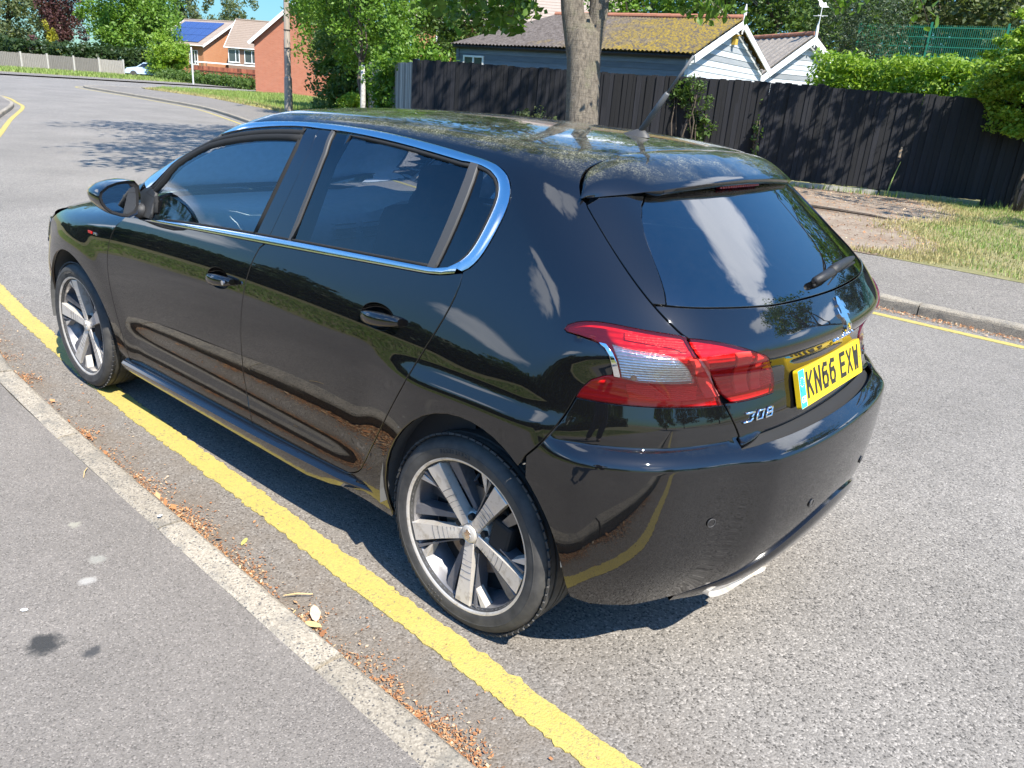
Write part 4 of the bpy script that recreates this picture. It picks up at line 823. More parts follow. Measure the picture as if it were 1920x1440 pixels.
# ---------------------------------------------------------------- bonnet, front bumper
bon_h = [[2.44, 0, 1.0], [2.40, .4, .995], [2.24, .72, .97], [2.16, .80, .945], [2.35, .795, .93], [2.6, .775, .91], [2.80, .765, .878], [2.98, .74, .80], [3.12, .60, .80], [3.24, .30, .80], [3.28, 0, .80]]
panel('bonnet', cat(bon_h, mir(bon_h)[1:-1]), 'top', Ffront, M_PAINT, CAR, res=.05)
def front_bumper():
    V = []; F = []; zs = np.linspace(.2, .80, 22); ys = np.concatenate([np.linspace(-.80, .80, 49)])
    X = []
    for z in zs:
        lo = np.full(len(ys), 2.95); hi = np.full(len(ys), 3.6)
        for i in range(24):
            m = .5 * (lo + hi); q = Ffront(m, ys * (1 - .0 * z), np.full(len(ys), z)) < 0; lo = np.where(q, m, lo); hi = np.where(q, hi, m)
        X.append(lo)
    X = np.array(X)
    for i, z in enumerate(zs):
        for j, y in enumerate(ys): V.append((X[i, j], y, z))
    n = len(ys)
    for i in range(len(zs) - 1):
        for j in range(n - 1): F.append((i * n + j, i * n + j + 1, (i + 1) * n + j + 1, (i + 1) * n + j))
    return mk('front_bumper', V, F, M_PAINT, CAR, True)
front_bumper()
for s in (1, -1):
    hl_ = [[3.02, .80 * s, .78], [3.03, .82 * s, .66], [3.2, .74 * s, .64], [3.36, .50 * s, .65], [3.34, .50 * s, .70], [3.16, .69 * s, .78]]
    panel('headlight', np.array([[3.01, .80, .775], [3.03, .83, .66], [3.08, .80, .645], [3.14, .78, .65], [3.12, .76, .77]]) , 'u', Ffront, M_LCLR, CAR, res=.02, off=.004) if s > 0 else None
# ---------------------------------------------------------------- dark inner shell, floor, arches
def inner_shell():
    mb = MB(); us = np.arange(uC, 2.98, .06); zs = np.linspace(.20, .93, 13)
    for sd in (1, -1):
        Ug, Zg = np.meshgrid(us, zs); P = np.zeros((Ug.size, 3)); ug, zg = Ug.ravel(), Zg.ravel(); fr = ug > 1.9
        P[~fr] = shell_u(ug[~fr], zg[~fr], FB); P[fr] = shell_u(ug[fr], zg[fr], Ffront)
        N = np.zeros_like(P); N[~fr] = grad(P[~fr], FB); N[fr] = grad(P[fr], Ffront); P = P - N * .028
        Fc = []; n = len(us)
        for i in range(len(zs) - 1):
            for j in range(n - 1):
                cx, cz = us[j] + .03, zs[i] + .03
                if cx < -.05 and cz < .42: continue
                if math.hypot(cx, cz - .33) < .40 or math.hypot(cx - 2.62, cz - .33) < .40: continue
                Fc.append((i * n + j, i * n + j + 1, (i + 1) * n + j + 1, (i + 1) * n + j))
        mb.add(P * [1, sd, 1], Fc)
    mb.add([(.42, -.72, .2), (3.2, -.72, .2), (3.2, .72, .2), (.42, .72, .2)], [(0, 1, 2, 3)]); mb.add([(-.52, -.52, .32), (.42, -.52, .26), (.42, .52, .26), (-.52, .52, .32)], [(0, 1, 2, 3)])
    for xc in (0, 2.62):
        for sd in (1, -1):
            n = 24; A = [rad(-8) + rad(179) * i / n for i in range(n + 1)]
            V = [(xc + .366 * math.cos(a), sd * y, .33 + .366 * math.sin(a)) for y in (.885 if xc == 0 else .87, .55) for a in A] + [(xc, sd * .55, .33)]
            Fq = [(i, i + 1, n + 2 + i, n + 1 + i) for i in range(n)] + [(n + 1 + i, n + 2 + i, 2 * n + 2) for i in range(n)]
            ml = MB(); ml.add(V, Fq); ml.build('arch_liner', simple('arch_liner_felt', (.10, .10, .098), .9) if 'arch_liner_felt' not in MATS else MATS['arch_liner_felt'], CAR)
    return mb.build('underbody', M_UNDER, CAR)
inner_shell()
# ---------------------------------------------------------------- side windows with their trim
bi, ti1, ti2, ti3 = cv('bi'), cv('ti1'), cv('ti2'), cv('ti3')
bi = bi[np.argsort(bi[:, 0])[::-1]]
def proj_shell(P, off=0):
    P = np.asarray(P, float); q = shell_u(to_u(P), P[:, 2], FB); return q + grad(q, FB) * off
def strip(name, outer, inner, mat, h0, h1, parent=None, both=True, closed=False):
    """a raised band between two curves lying on the body, with rounded section"""
    n = max(len(outer), len(inner)) * 2
    def rs(c):
        c = np.asarray(c, float); t = np.r_[0, np.cumsum(np.linalg.norm(np.diff(c, axis=0), axis=1))]; tt = np.linspace(0, t[-1], n)
        return np.stack([np.interp(tt, t, c[:, i]) for i in range(3)], 1)
    a, b = rs(outer), rs(inner); rows = []
    for t, h in ((0, h0), (0, h1 * .6), (.18, h1), (.5, h1 * 1.15), (.82, h1), (1, h1 * .6), (1, h0)):
        rows.append(proj_shell(a + (b - a) * t, h))
    V = np.concatenate(rows); m = len(rows); F = []
    for r in range(m - 1):
        for i in range(n - 1): F.append((r * n + i, r * n + i + 1, (r + 1) * n + i + 1, (r + 1) * n + i))
    for sd in ((1, -1) if both else (1,)):
        bm = bmesh.new(); vs = [bm.verts.new(tuple(v)) for v in V * [1, sd, 1]]
        for f in F: bm.faces.new([vs[i] for i in f])
        o = bm_obj(name, bm, mat, parent or CAR, True, 50)
    return o
A0 = np.array([[1.98, .83, 1.075]])
strip('window_trim', cat(to1f[::1]), cat(ti1[np.argsort(ti1[:, 0])[::-1]]), M_CHROME, -.006, .004)
strip('window_trim', cat(to2, to3[1:]), cat(ti2, ti3[1:][:-2]), M_CHROME, -.006, .004)
boall = bo[np.argsort(bo[:, 0])[::-1]]
strip('window_trim', cat(boall, bo3[1:-1]), cat(bi, ti3[-4:-1][::-1]), M_CHROME, -.006, .004)
def lerp_c(c, f): return c
xg0, xg1 = 1.0, .87
ti_f = ti1[np.argsort(ti1[:, 0])][::-1]
bpl, bpg, bps, spr = cv('bpl_l'), cv('bp_gap'), cv('bp_strip'), cv('strip_r')
qdl, qdr = cv('qd_l'), cv('qd_r')
bi_f = bi[bi[:, 0] > bpl[-1][0] + .01]; fg = cat(bpl[::-1], ti_f[::-1][(ti_f[::-1][:, 0] > bpl[0][0] + .01)], [[1.86, .835, 1.055]], [[1.83, .86, .975]], bi_f)
bi_r = bi[(bi[:, 0] < spr[-1][0] - .005) & (bi[:, 0] > qdl[-1][0] + .01)]; ti2r = ti2[(ti2[:, 0] < spr[0][0] - .01)]
rg = cat(spr[::-1], ti2r, qdl, bi_r[::-1])
t3q = ti3[(ti3[:, 2] > 1.076)]; qg = cat(qdr[::-1], t3q[t3q[:, 0] < qdr[0][0] - .005], [[qdr[-1][0] - .02, .84, 1.0765]])
panel('front_side_window', fg, 'u', FB, M_GLASS, CAR, res=.035, inset=-.006, rim=.003, off=-.010, both=True)
panel('rear_side_window', rg, 'u', FB, M_PRIV, CAR, res=.035, inset=-.006, rim=.003, off=-.006, both=True)
panel('quarter_window', qg, 'u', FB, M_PRIV, CAR, res=.03, inset=-.006, rim=.003, off=-.006, both=True)
bpg2 = bpg.copy()
panel('door_pillar', cat(bpl, bpg[::-1]), 'u', FB, M_GBLK, CAR, res=.03, inset=.0015, rim=.01, off=-.002, both=True)
panel('door_pillar', cat(bpg, bps[::-1]), 'u', FB, M_GBLK, CAR, res=.03, inset=.0015, rim=.01, off=-.002, both=True)
panel('window_seal', cat(bps, spr[::-1]), 'u', FB, M_GREYTRIM, CAR, res=.02, inset=0, rim=.008, off=.001, both=True)
panel('window_divider', cat(qdl, qdr[::-1]), 'u', FB, M_GREYTRIM, CAR, res=.02, inset=0, rim=.012, off=.003, both=True)
# black seals round the panes
def seal(name, line, w, depth, off=-.004):
    P = np.asarray(line, float)
    for sd in (1, -1):
        q = proj_shell(P, off) * [1, sd, 1]; v, f = tube_pts(q.tolist(), w, 6); mk(name, v, f, M_RUB, CAR, True)
tf = ti_f[(ti_f[:, 0] > bpl[0][0])]
topseal = tf + np.array([0, 0, -.016]); seal('window_seal', cat(bpl[::-1] + [.012, 0, 0], topseal[::-1], [[1.86, .83, 1.04]], [[1.83, .86, .985]]), .013, .01, -.010); seal('window_seal', cat(topseal[::-1] + [0, 0, -.016], [[1.84, .83, 1.02]]), .016, .01, -.014)
seal('window_seal', cat(spr[::-1][:1] + [0, 0, .004], ti2r + [0, 0, -.007], qdl[:1] + [0, 0, -.006]), .006, .01)
seal('window_seal', cat(qdr[:1] + [0, 0, -.006], (t3q[t3q[:, 0] < qdr[0][0] - .005] + [.008, 0, -.003])), .006, .01)
seal('window_seal', bi + [0, 0, .005], .005, .01)
mir_tri = np.array([[1.86, .83, 1.058], [1.93, .82, 1.085], [2.0, .81, 1.04], [2.03, .85, .955], [1.85, .868, .955]])
panel('mirror_base', mir_tri, 'u', FB, M_TRIMBLK, CAR, res=.03, off=.002, both=True)
# ---------------------------------------------------------------- door mirrors
def mirror_unit(sd):
    out = [(1.037, 1.047), (1.028, 1.068), (.992, 1.090), (.95, 1.101), (.905, 1.105), (.868, 1.101), (.850, 1.080), (.846, 1.04), (.852, .99), (.868, .966), (.905, .955), (.945, .962), (.985, .977), (1.015, 1.0), (1.032, 1.025)]
    out = np.array(out); c = out.mean(0); bm = bmesh.new(); rings = []
    for x, s in ((1.905, .93), (1.900, .985), (1.912, 1.0), (1.95, 1.0), (2.0, .95), (2.05, .80), (2.085, .55), (2.10, .2)):
        rings.append([bm.verts.new((x - (p[0] - .95) * .25 * 1, sd * (c[0] + (p[0] - c[0]) * s), c[1] + (p[1] - c[1]) * s)) for p in out])
    n = len(out)
    for a, b in zip(rings, rings[1:]):
        for i in range(n): bm.faces.new((a[i], a[(i + 1) % n], b[(i + 1) % n], b[i]))
    bm.faces.new(rings[-1])
    h = bm_obj('door_mirror', bm, M_PAINT, CAR, True, 60)
    gl = out.copy(); gl = c + (gl - c) * .80; gl[:, 0] -= .0
    V = [(1.909 - (p[0] - .95) * .25, sd * p[0], p[1]) for p in gl]; V2 = [(1.906 - (p[0] - .95) * .25, sd * (c[0] + (p[0] - c[0]) * .94), c[1] + (p[1] - c[1]) * .94) for p in out]
    mk('mirror_glass', V, [tuple(range(n)) if sd < 0 else tuple(range(n))[::-1]], M_MIRR, h)
    mk('mirror_surround', V + V2, [(i, (i + 1) % n, n + (i + 1) % n, n + i) for i in range(n)], M_TRIMBLK, h)
    m = MB(); m.tube([(1.93, sd * .865, .985), (1.945, sd * .835, .97), (1.95, sd * .80, .965)], [.03, .034, .03], 10); m.build('mirror_arm', M_TRIMBLK, h, True)
for sd in (1, -1): mirror_unit(sd)
# ---------------------------------------------------------------- door handles
HDL = {}
def handle(P0, door, lock):
    for sd in (1, -1):
        x, y, z = P0; L = .105; Q = []
        # recess dish
        dl_ = dish_loop(P0, 40); q = proj_shell(dl_, -.001); rows = [q]; cpt = proj_shell([(x + .014, y, z - .002)], 0)[0]
        for t, dp in ((.97, .004), (.90, .012), (.75, .020), (.5, .025), (.25, .027)): rows.append(cpt + (q - cpt) * t + np.array([0, -dp, 0]))
        n = len(dl_); V = np.concatenate(rows + [[cpt - [0, .0275, 0]]]) * [1, sd, 1]
        F = [(r * n + i, r * n + (i + 1) % n, (r + 1) * n + (i + 1) % n, (r + 1) * n + i) for r in range(5) for i in range(n)] + [(5 * n + i, 5 * n + (i + 1) % n, 6 * n) for i in range(n)]
        mk('handle_recess', V, F, M_PAINT, door[0 if sd > 0 else 1], True)
        bar = MB(); rr = []
        xs = np.linspace(x + .088, x - .098, 13)
        ctr = proj_shell([(a, y, z - .002 - .010 * ((a - x) / .1)) for a in xs], 0)
        prof = [.002, .016, .026, .032, .036, .038, .039, .039, .038, .036, .033, .029, .022]; V = []; Fh = []
        hgt = [.006, .012, .0165, .0190, .0205, .021, .021, .0205, .0195, .018, .0165, .0145, .010]
        for i, p in enumerate(ctr):
            for k in range(12):
                a = 2 * math.pi * k / 12; cy, cz = math.cos(a), math.sin(a)
                yy = prof[i] * .5 + prof[i] * .5 * np.sign(cy) * abs(cy) ** .7; V.append((p[0], sd * (p[1] + .0 + yy * (1 if yy > 0 else 1)), p[2] + hgt[i] * np.sign(cz) * abs(cz) ** .8))
        for i in range(12):
            for k in range(12): Fh.append((i * 12 + k, i * 12 + (k + 1) % 12, (i + 1) * 12 + (k + 1) % 12, (i + 1) * 12 + k))
        Fh.append(tuple(range(12))); Fh.append(tuple(12 * 12 + k for k in range(12)))
        bm = bmesh.new(); vs = [bm.verts.new(v) for v in V]
        for f in Fh: bm.faces.new([vs[i] for i in f])
        bm_obj('door_handle', bm, M_PAINT, door[0 if sd > 0 else 1], True, 60)
        if lock and sd > 0:
            lk = proj_shell([(x - .082, y, z + .001)], .036)[0]; m = MB(); m.tube([lk - [0, .004, 0], lk + [0, .003, 0]], .0085, 14); m.build('lock_cylinder', M_CHROME, door[0])
handle(CUR['pt_handle1'][0], fd, True); handle(CUR['pt_handle2'][0], rd, False)
# ---------------------------------------------------------------- side skirt
def skirt():
    for sd in (1, -1):
        xs = np.linspace(.432, 2.22, 40); V = []; F = []
        for x in xs:
            e = min(1, (x - .425) / .16); e = max(0.12, e) ** .6; zt = np.interp(x, [.43, .60, 1.1, 2.25], [.290, .281, .262, .247]); zb = np.interp(x, [.43, .54, .66, .8, 2.3], [.272, .243, .214, .194, .196])
            y0 = .842; yo = .842 + .029 * e
            for (y, z) in ((y0 - .02, zt + .004), (y0 + .012, zt + .001), (yo - .008, zt - .006), (yo, zt - .014), (yo - .001, zt - .02), (yo - .003, (zt + zb) / 2), (yo - .012, zb + .006), (yo - .03, zb), (y0 - .10, zb + .01)): V.append((x, sd * y, z))
        n = 9
        for i in range(39):
            for k in range(n - 1): F.append((i * n + k, i * n + k + 1, (i + 1) * n + k + 1, (i + 1) * n + k))
        F.append(tuple(range(n)))
        bm = bmesh.new(); vs = [bm.verts.new(v) for v in V]
        for f in F: bm.faces.new([vs[i] for i in f])
        bm_obj('side_skirt', bm, M_GBLK, CAR, True, 40)
skirt()
# ---------------------------------------------------------------- rear valance, exhaust, sensors
def valance():
    pts = cv('diff_top')[:8]; ys = np.array([.56, .50, .42, .33, .24, .12, 0]); zt = np.array([.238, .285, .34, .385, .415, .44, .45]); zb = np.array([.222, .232, .250, .275, .300, .325, .335])
    yy = np.concatenate([ys, -ys[::-1][1:]]); zt = np.concatenate([zt, zt[::-1][1:]]); zb = np.concatenate([zb, zb[::-1][1:]])
    yf = np.linspace(.565, -.565, 61); ztf = np.interp(yf, yy[::-1], zt[::-1]); zbf = np.interp(yf, yy[::-1], zb[::-1])
    sm = lambda a: np.convolve(np.pad(a, 3, mode='edge'), np.ones(7) / 7, 'valid'); ztf = sm(ztf); zbf = sm(zbf)
    V = []; F = []; rows = ((0, -.01), (.0, .006), (.10, .014), (.3, .017), (.7, .016), (1, .008), (1.08, -.05))
    for t, h in rows:
        z = ztf + (zbf - ztf) * t; u = uC + yf; P = shell_u(u, z, FB); tp = np.clip((.565 - np.abs(yf)) / .22, .02, 1)[:, None]; P = P + grad(P, FB) * (h * (tp if h > 0 else 1)); V.append(P)
    n = len(yf); V = np.concatenate(V)
    for r in range(len(rows) - 1):
        for i in range(n - 1): F.append((r * n + i, r * n + i + 1, (r + 1) * n + i + 1, (r + 1) * n + i))
    bm = bmesh.new(); vs = [bm.verts.new(tuple(v)) for v in V]
    for f in F: bm.faces.new([vs[i] for i in f])
    bm_obj('rear_valance', bm, M_GBLK, CAR, True, 40)
    return
valance()
def exhaust(y0, y1):
    m = MB(); V = []; F = []; n = 24
    for x, s in ((-.668, .90), (-.680, 1.0), (-.664, 1.0), (-.60, 1.0), (-.46, .95)):
        for k in range(n):
            a = 2 * math.pi * k / n; cy, cz = math.cos(a), math.sin(a)
            V.append((x + .22 * max(0, abs((y0 + y1) / 2 + (y1 - y0) / 2 * cy) - .25) , (y0 + y1) / 2 + (y1 - y0) / 2 * s * np.sign(cy) * abs(cy) ** .55, (.257 + .022 * s * np.sign(cz) * abs(cz) ** .7)))
    for i in range(4):
        for k in range(n): F.append((i * n + k, (i + 1) * n + k, (i + 1) * n + (k + 1) % n, i * n + (k + 1) % n))
    F.append(tuple(range(n))); m.add(V, F); o = m.build('exhaust_tip', M_ALLOY, CAR, auto=40)
    return o
exhaust(.24, .51); exhaust(-.51, -.24)
def sensor(y, z):
    c = proj_shell([shell_u(np.array([uC + y]), np.array([z]), FB)[0]], 0)[0]; n = grad(c[None], FB)[0]
    m = MB(); m.tube([c - n * .004, c + n * .0025], [.0125, .012], 20); o = m.build('parking_sensor', M_GBLK, CAR, auto=40)
    a = Vector(n).orthogonal().normalized(); b = Vector(n).cross(a); ring = [Vector(c) + Vector(n) * .0028 + (a * math.cos(t) + b * math.sin(t)) * .0122 for t in np.linspace(0, 2 * math.pi, 25)]
    m = MB(); m.tube(ring, .0014, 5); m.build('sensor_ring', M_GREYTRIM, o, True)
ps = np.array(CUR['pt_sensor'][0]); us_ = float(to_u(ps[None])[0]) - uC
for y in (us_, -us_): sensor(y, ps[2])
for y in (.22, -.22): sensor(y, .50)
# dark step under the tailgate edge
st = cat([[-.66, 0, .7445]], [[-.65, .25, .7445]], [[-.645, .45, .7435]], [[-.64, .52, .739]], [[-.645, .50, .7335]], [[-.65, .25, .7335]], [[-.655, 0, .7335]])
# ---------------------------------------------------------------- tail lamps
clr, chm = cv('clear'), cv('chrome')
tls = cv('tl_seam')
outer_l = cat(tll, tlt[1:], tls[1:], tlb[1:-1]); inner_l = cat(cv('tr_top'), trr[1:], trb[1:-1], cv('tr_seam')[::-1][1:-1])
for sd in (1, -1):
    pass
tlo = panel('outer_tail_lamp', outer_l, 'u', FB, M_LRED, CAR, res=.014, inset=.001, rim=.012, off=.004, both=True, holes=[clr])
tli = panel('inner_tail_lamp', inner_l, 'u', FB, M_LRED, CAR, res=.014, inset=.001, rim=.012, off=.004, both=True)
def both_sub(name, loop, mat, par, off, res=.014, inset=.0, rim=.006):
    panel(name, loop, 'u', FB, mat, par[0], res=res, inset=inset, rim=rim, off=off, both=par[1])
both_sub('lamp_housing', outer_l, M_LIN_D, tlo, -.010, inset=.002, rim=.003)
both_sub('lamp_housing', inner_l, M_LIN_D, tli, -.010, inset=.002, rim=.003)
both_sub('clear_lens', clr, M_LCLR, tlo, .004, rim=.008)
both_sub('chrome_strip', chm, M_CHROME2, tlo, .0055, res=.008, rim=.006)
ctr = clr.mean(0)
both_sub('reflector', ctr + (clr - ctr) * .99, M_LIN_S, tlo, -.006)
def band(cu, s0, s1, z0, z1, bow):
    """a curved claw: u-range around the corner between two heights"""
    zs = np.linspace(z0, z1, 8); L = [(cu + bow * ((z - z0) / (z1 - z0)) + s0, z) for z in zs]; Rr = [(cu + bow * ((z - z0) / (z1 - z0)) + s1, z) for z in zs]
    Q = np.array(L + Rr[::-1]); return shell_u(Q[:, 0], Q[:, 1], FB)
tsu = to_u(tls); 
both_sub('lamp_claw', band(-.648, -.016, .020, .862, .975, .075), M_LIN_C, tlo, -.004)
both_sub('lamp_claw', band(-.735, -.020, .018, .862, .985, .050), M_LIN_C, tli, -.004)
both_sub('lamp_claw', band(-.785, -.018, .018, .862, .975, .040), M_LIN_C, tli, -.004)
both_sub('reflector', band(-.830, -.022, .026, .865, .945, .022), M_LIN_R, tli, -.004)
lowr = cat(shell_u(np.array([-.44, -.52, -.60, -.60, -.52, -.43]), np.array([.868, .862, .860, .893, .897, .900]), FB)); both_sub('reflector', lowr, M_LIN_R, tlo, -.004)
upr = shell_u(np.array([-.42, -.50, -.55, -.54, -.50, -.42]), np.array([1.012, 1.006, .998, 1.014, 1.018, 1.026]), FB); both_sub('reflector', upr, M_LIN_R, tlo, -.004)
for sd in (1, -1):
    c = shell_u(np.array([-.445]), np.array([.918]), FB)[0] * [1, sd, 1]; bm = bmesh.new(); bmesh.ops.create_uvsphere(bm, u_segments=12, v_segments=8, radius=.008, matrix=Matrix.Translation(c + np.array([.004, -.004 * sd, 0]))); bm_obj('bulb', bm, M_ORANGE, tlo[0 if sd > 0 else 1], True)
# ---------------------------------------------------------------- number plate and lettering
GL = {'K': [((0, 0), (0, 1)), ((1, 1), (.08, .42)), ((.30, .60), (1, 0))], 'N': [((0, 0), (0, 1)), ((0, 1), (1, 0)), ((1, 0), (1, 1))], '6': [((.92, .97), (.35, 1)), ((.35, 1), (.04, .78)), ((.04, .78), (0, .25)), ((0, .25), (.18, 0)), ((.18, 0), (.82, 0)), ((.82, 0), (1, .22)), ((1, .22), (1, .38)), ((1, .38), (.82, .58)), ((.82, .58), (.2, .58)), ((.2, .58), (.02, .40))],
      'E': [((0, 0), (0, 1)), ((0, 1), (1, 1)), ((0, .52), (.85, .52)), ((0, 0), (1, 0))], 'X': [((0, 0), (1, 1)), ((0, 1), (1, 0))], 'W': [((0, 1), (.22, 0)), ((.22, 0), (.5, .75)), ((.5, .75), (.78, 0)), ((.78, 0), (1, 1))]}
def stroke_text(txt, h, w, s, adv, space, org, ux, uz, un, mat, parent, name='lettering', lift=.0008):
    """letters built from square-ended strokes in the plane ux, uz"""
    for i, chn in enumerate(txt):
        pass
    x = 0.; org = np.array(org); k = 0
    for chn in txt:
        if chn == ' ': x += space; continue
        m = MB()
        for (a, b) in GL[chn]:
            k += 1; p = np.array([s / 2 + a[0] * (w - s), s / 2 + a[1] * (h - s)]); q = np.array([s / 2 + b[0] * (w - s), s / 2 + b[1] * (h - s)]); d = q - p; d = d / np.linalg.norm(d); e = np.array([-d[1], d[0]]) * s / 2; p = p - d * s * .45; q = q + d * s * .45
            vv = [p - e, q - e, q + e, p + e]; V = []
            for z_ in (0, lift + .00003 * (k % 7)):
                for t in vv: 
                    t = (np.clip(t[0], 0, w), np.clip(t[1], 0, h)); V.append(org + ux * (x + t[0]) + uz * t[1] + un * z_)
            m.add(V, [(4, 5, 6, 7), (0, 1, 5, 4), (1, 2, 6, 5), (2, 3, 7, 6), (3, 0, 4, 7)])
        m.build(name, mat, parent); x += adv
pb = np.array([-.6815, 0, .7787]); tl_ = .3207; uzp = np.array([math.sin(tl_), 0, math.cos(tl_)]); uxp = np.array([0, -1., 0]); unp = np.array([-math.cos(tl_), 0, math.sin(tl_)])
pb = pb + unp * .006
def rrect(w, h, r, n=5):
    out = []
    for cx, cy, a0 in ((w - r, h - r, 0), (r, h - r, 90), (r, r, 180), (w - r, r, 270)):
        for i in range(n + 1):
            a = rad(a0 + 90 * i / n); out.append((cx + r * math.cos(a), cy + r * math.sin(a)))
    return out
def slab(name, poly, org, ux, uz, un, d0, d1, mat, parent):
    n = len(poly); V = [np.array(org) + ux * p[0] + uz * p[1] + un * d for d in (d0, d1) for p in poly]
    F = [tuple(range(n)), tuple(n + i for i in range(n))[::-1]] + [(i, n + i, n + (i + 1) % n, (i + 1) % n) for i in range(n)]
    bm = bmesh.new(); vs = [bm.verts.new(tuple(v)) for v in V]
    for f in F: bm.faces.new([vs[i] for i in f])
    return bm_obj(name, bm, mat, parent)
pl0 = pb + np.array([0, .26, 0])
PLT = slab('number_plate', rrect(.52, .111, .008), pl0, uxp, uzp, unp, -.012, .002, M_PLATE, CAR)
bx = [(.0015, .0015), (.042, .0015), (.042, .1095), (.0015, .1095)]
slab('country_band', bx, pl0, uxp, uzp, unp, .0022, .0026, M_BLUE, PLT)
stroke_text('KN66 EXW', .079, .050, .0135, .0605, .030, pl0 + uxp * .052 + uzp * .019 + unp * .0021, uxp, uzp, unp, M_PBLK, PLT)
def font_mesh(name, body, size, M, mat, parent, ext=.0006, bold=0., shear=0., spacing=1.):
    c = bpy.data.curves.new(name, 'FONT'); c.body = body; c.size = size; c.extrude = ext; c.offset = bold; c.shear = shear; c.space_character = spacing; c.align_x = 'CENTER'; c.align_y = 'CENTER'; c.resolution_u = 3
    o = bpy.data.objects.new(name, c); me = bpy.data.meshes.new_from_object(o); bpy.data.objects.remove(o); bpy.data.curves.remove(c)
    me.name = name; me.transform(M); me.materials.clear(); me.materials.append(mat)
    ob = bpy.data.objects.new(name, me); COL.objects.link(ob); ob.parent = parent; return ob
def frame_at(c, n, up=(0, 0, 1), right=None):
    n = Vector(n).normalized(); r = Vector(up).cross(n).normalized(); u = n.cross(r)
    return Matrix(((r.x, u.x, n.x, c[0]), (r.y, u.y, n.y, c[1]), (r.z, u.z, n.z, c[2]), (0, 0, 0, 1)))
font_mesh('lettering', 'GB', .026, frame_at(pl0 + uxp * .0215 + uzp * .024 + unp * .0031, unp, up=uzp), M_EUGOLD, PLT, .0002, .0004)
for k in range(12):
    a = 2 * math.pi * k / 12; c = pl0 + uxp * (.0215 + .013 * math.cos(a)) + uzp * (.075 + .013 * math.sin(a)) + unp * .0029
    m = MB(); m.tube([c, c + unp * .0003], .002, 5); m.build('star', M_EUGOLD, PLT)
font_mesh('lettering', '- - - - - - - - -', .007, frame_at(pl0 + uxp * .29 + uzp * .010 + unp * .0026, unp, up=uzp), M_PBLK, PLT, .0001)
for yy_ in (.505, .012):
    c = pl0 + uxp * yy_ + uzp * .055 + unp * .002; m = MB(); m.tube([c, c + unp * .002], .005, 8); m.build('screw_cap', M_ORANGE if yy_ > .4 else M_BLUE, PLT)
def surf_frame(u, z, lift=.0015):
    p = shell_u(np.array([u]), np.array([z]), FB); n = grad(p, FB); return frame_at(p[0] + n[0] * lift, n[0]), p[0], n[0]
def wrap_text(name, txt, size, u0, z, mat, parent, adv, shear=0., ext=.0016, bold=.0):
    k = len(txt)
    for i, chn in enumerate(txt):
        u = u0 - (i - (k - 1) / 2) * adv * 1.0
        Mx, p, n = surf_frame(u, z); font_mesh(name, chn, size, Mx, mat, parent, ext, bold, shear)
pb3 = np.array(CUR['pt_badge308'][0]); u3 = float(to_u(pb3[None])[0])
def badge308():
    # wide chrome figures built as bent tubes
    segs = {'3': [(-.5, .5), (.5, .5), (.25, .02), (.42, -.2), (.2, -.5), (-.55, -.5)], '0': [(-.35, .5), (.5, .5), (.38, -.5), (-.5, -.5), (-.38, .5)], '8': [(-.32, .5), (.48, .5), (.42, .05), (-.35, .02), (-.48, -.5), (.42, -.5), (.5, 0), (-.35, .03), (-.36, .5)]}
    for i, chn in enumerate('308'):
        pts = []
        for (a, b) in segs[chn]:
            u = u3 - ((i - 1) * .039 + a * .028 + b * .008); z = pb3[2] + b * .022 + 0; p = shell_u(np.array([u]), np.array([z]), FB); pts.append((p + grad(p, FB) * .003)[0])
        m = MB(); m.tube(pts, .0036, 6); m.build('lettering', M_CHROME2, CAR, True)
badge308()
wrap_text('lettering', 'PEUGEOT', .030, uC - .045, .932, M_CHROME2, CAR, .026, 0, .003, .0008)
def lion():
    # standing lion in profile, cut from chrome with a thick edge
    pl = [(-.012, .040), (-.004, .047), (.006, .048), (.013, .042), (.016, .034), (.024, .036), (.030, .030), (.033, .020), (.026, .017), (.020, .024), (.018, .014), (.026, .010), (.036, .006), (.034, -.002), (.024, .001), (.016, .003), (.013, -.008), (.018, -.018), (.028, -.024), (.031, -.036), (.022, -.040), (.018, -.034), (.008, -.026), (.002, -.020), (-.003, -.030), (.002, -.040), (.002, -.050), (-.010, -.050), (-.014, -.036), (-.012, -.024), (-.016, -.012), (-.022, -.004), (-.032, -.002), (-.040, .008), (-.036, .022), (-.030, .018), (-.032, .008), (-.024, .006), (-.018, .012), (-.016, .024), (-.020, .030)]
    V = []; uL = uC; zc = 1.008; tri = mgeo.tessellate_polygon([[Vector((a, b, 0)) for a, b in pl]])
    P0 = shell_u(np.array([uL - a for a, b in pl]), np.array([zc + b for a, b in pl]), FB); N0 = grad(P0, FB); n = len(pl)
    V = np.concatenate([P0, P0 + N0 * .006]); F = [tuple(n + i for i in t) for t in tri] + [(i, (i + 1) % n, n + (i + 1) % n, n + i) for i in range(n)]
    bm = bmesh.new(); vs = [bm.verts.new(tuple(v)) for v in V]
    for f in F: bm.faces.new([vs[i] for i in f])
    bm_obj('lion_badge', bm, M_CHROME2, CAR)
lion()
Mx, p_, n_ = surf_frame(uC - .45, .80); font_mesh('lettering', 'GT', .035, Mx, M_CHROME2, CAR, .0016, .0008)
pg = np.array(CUR['pt_gti'][0])
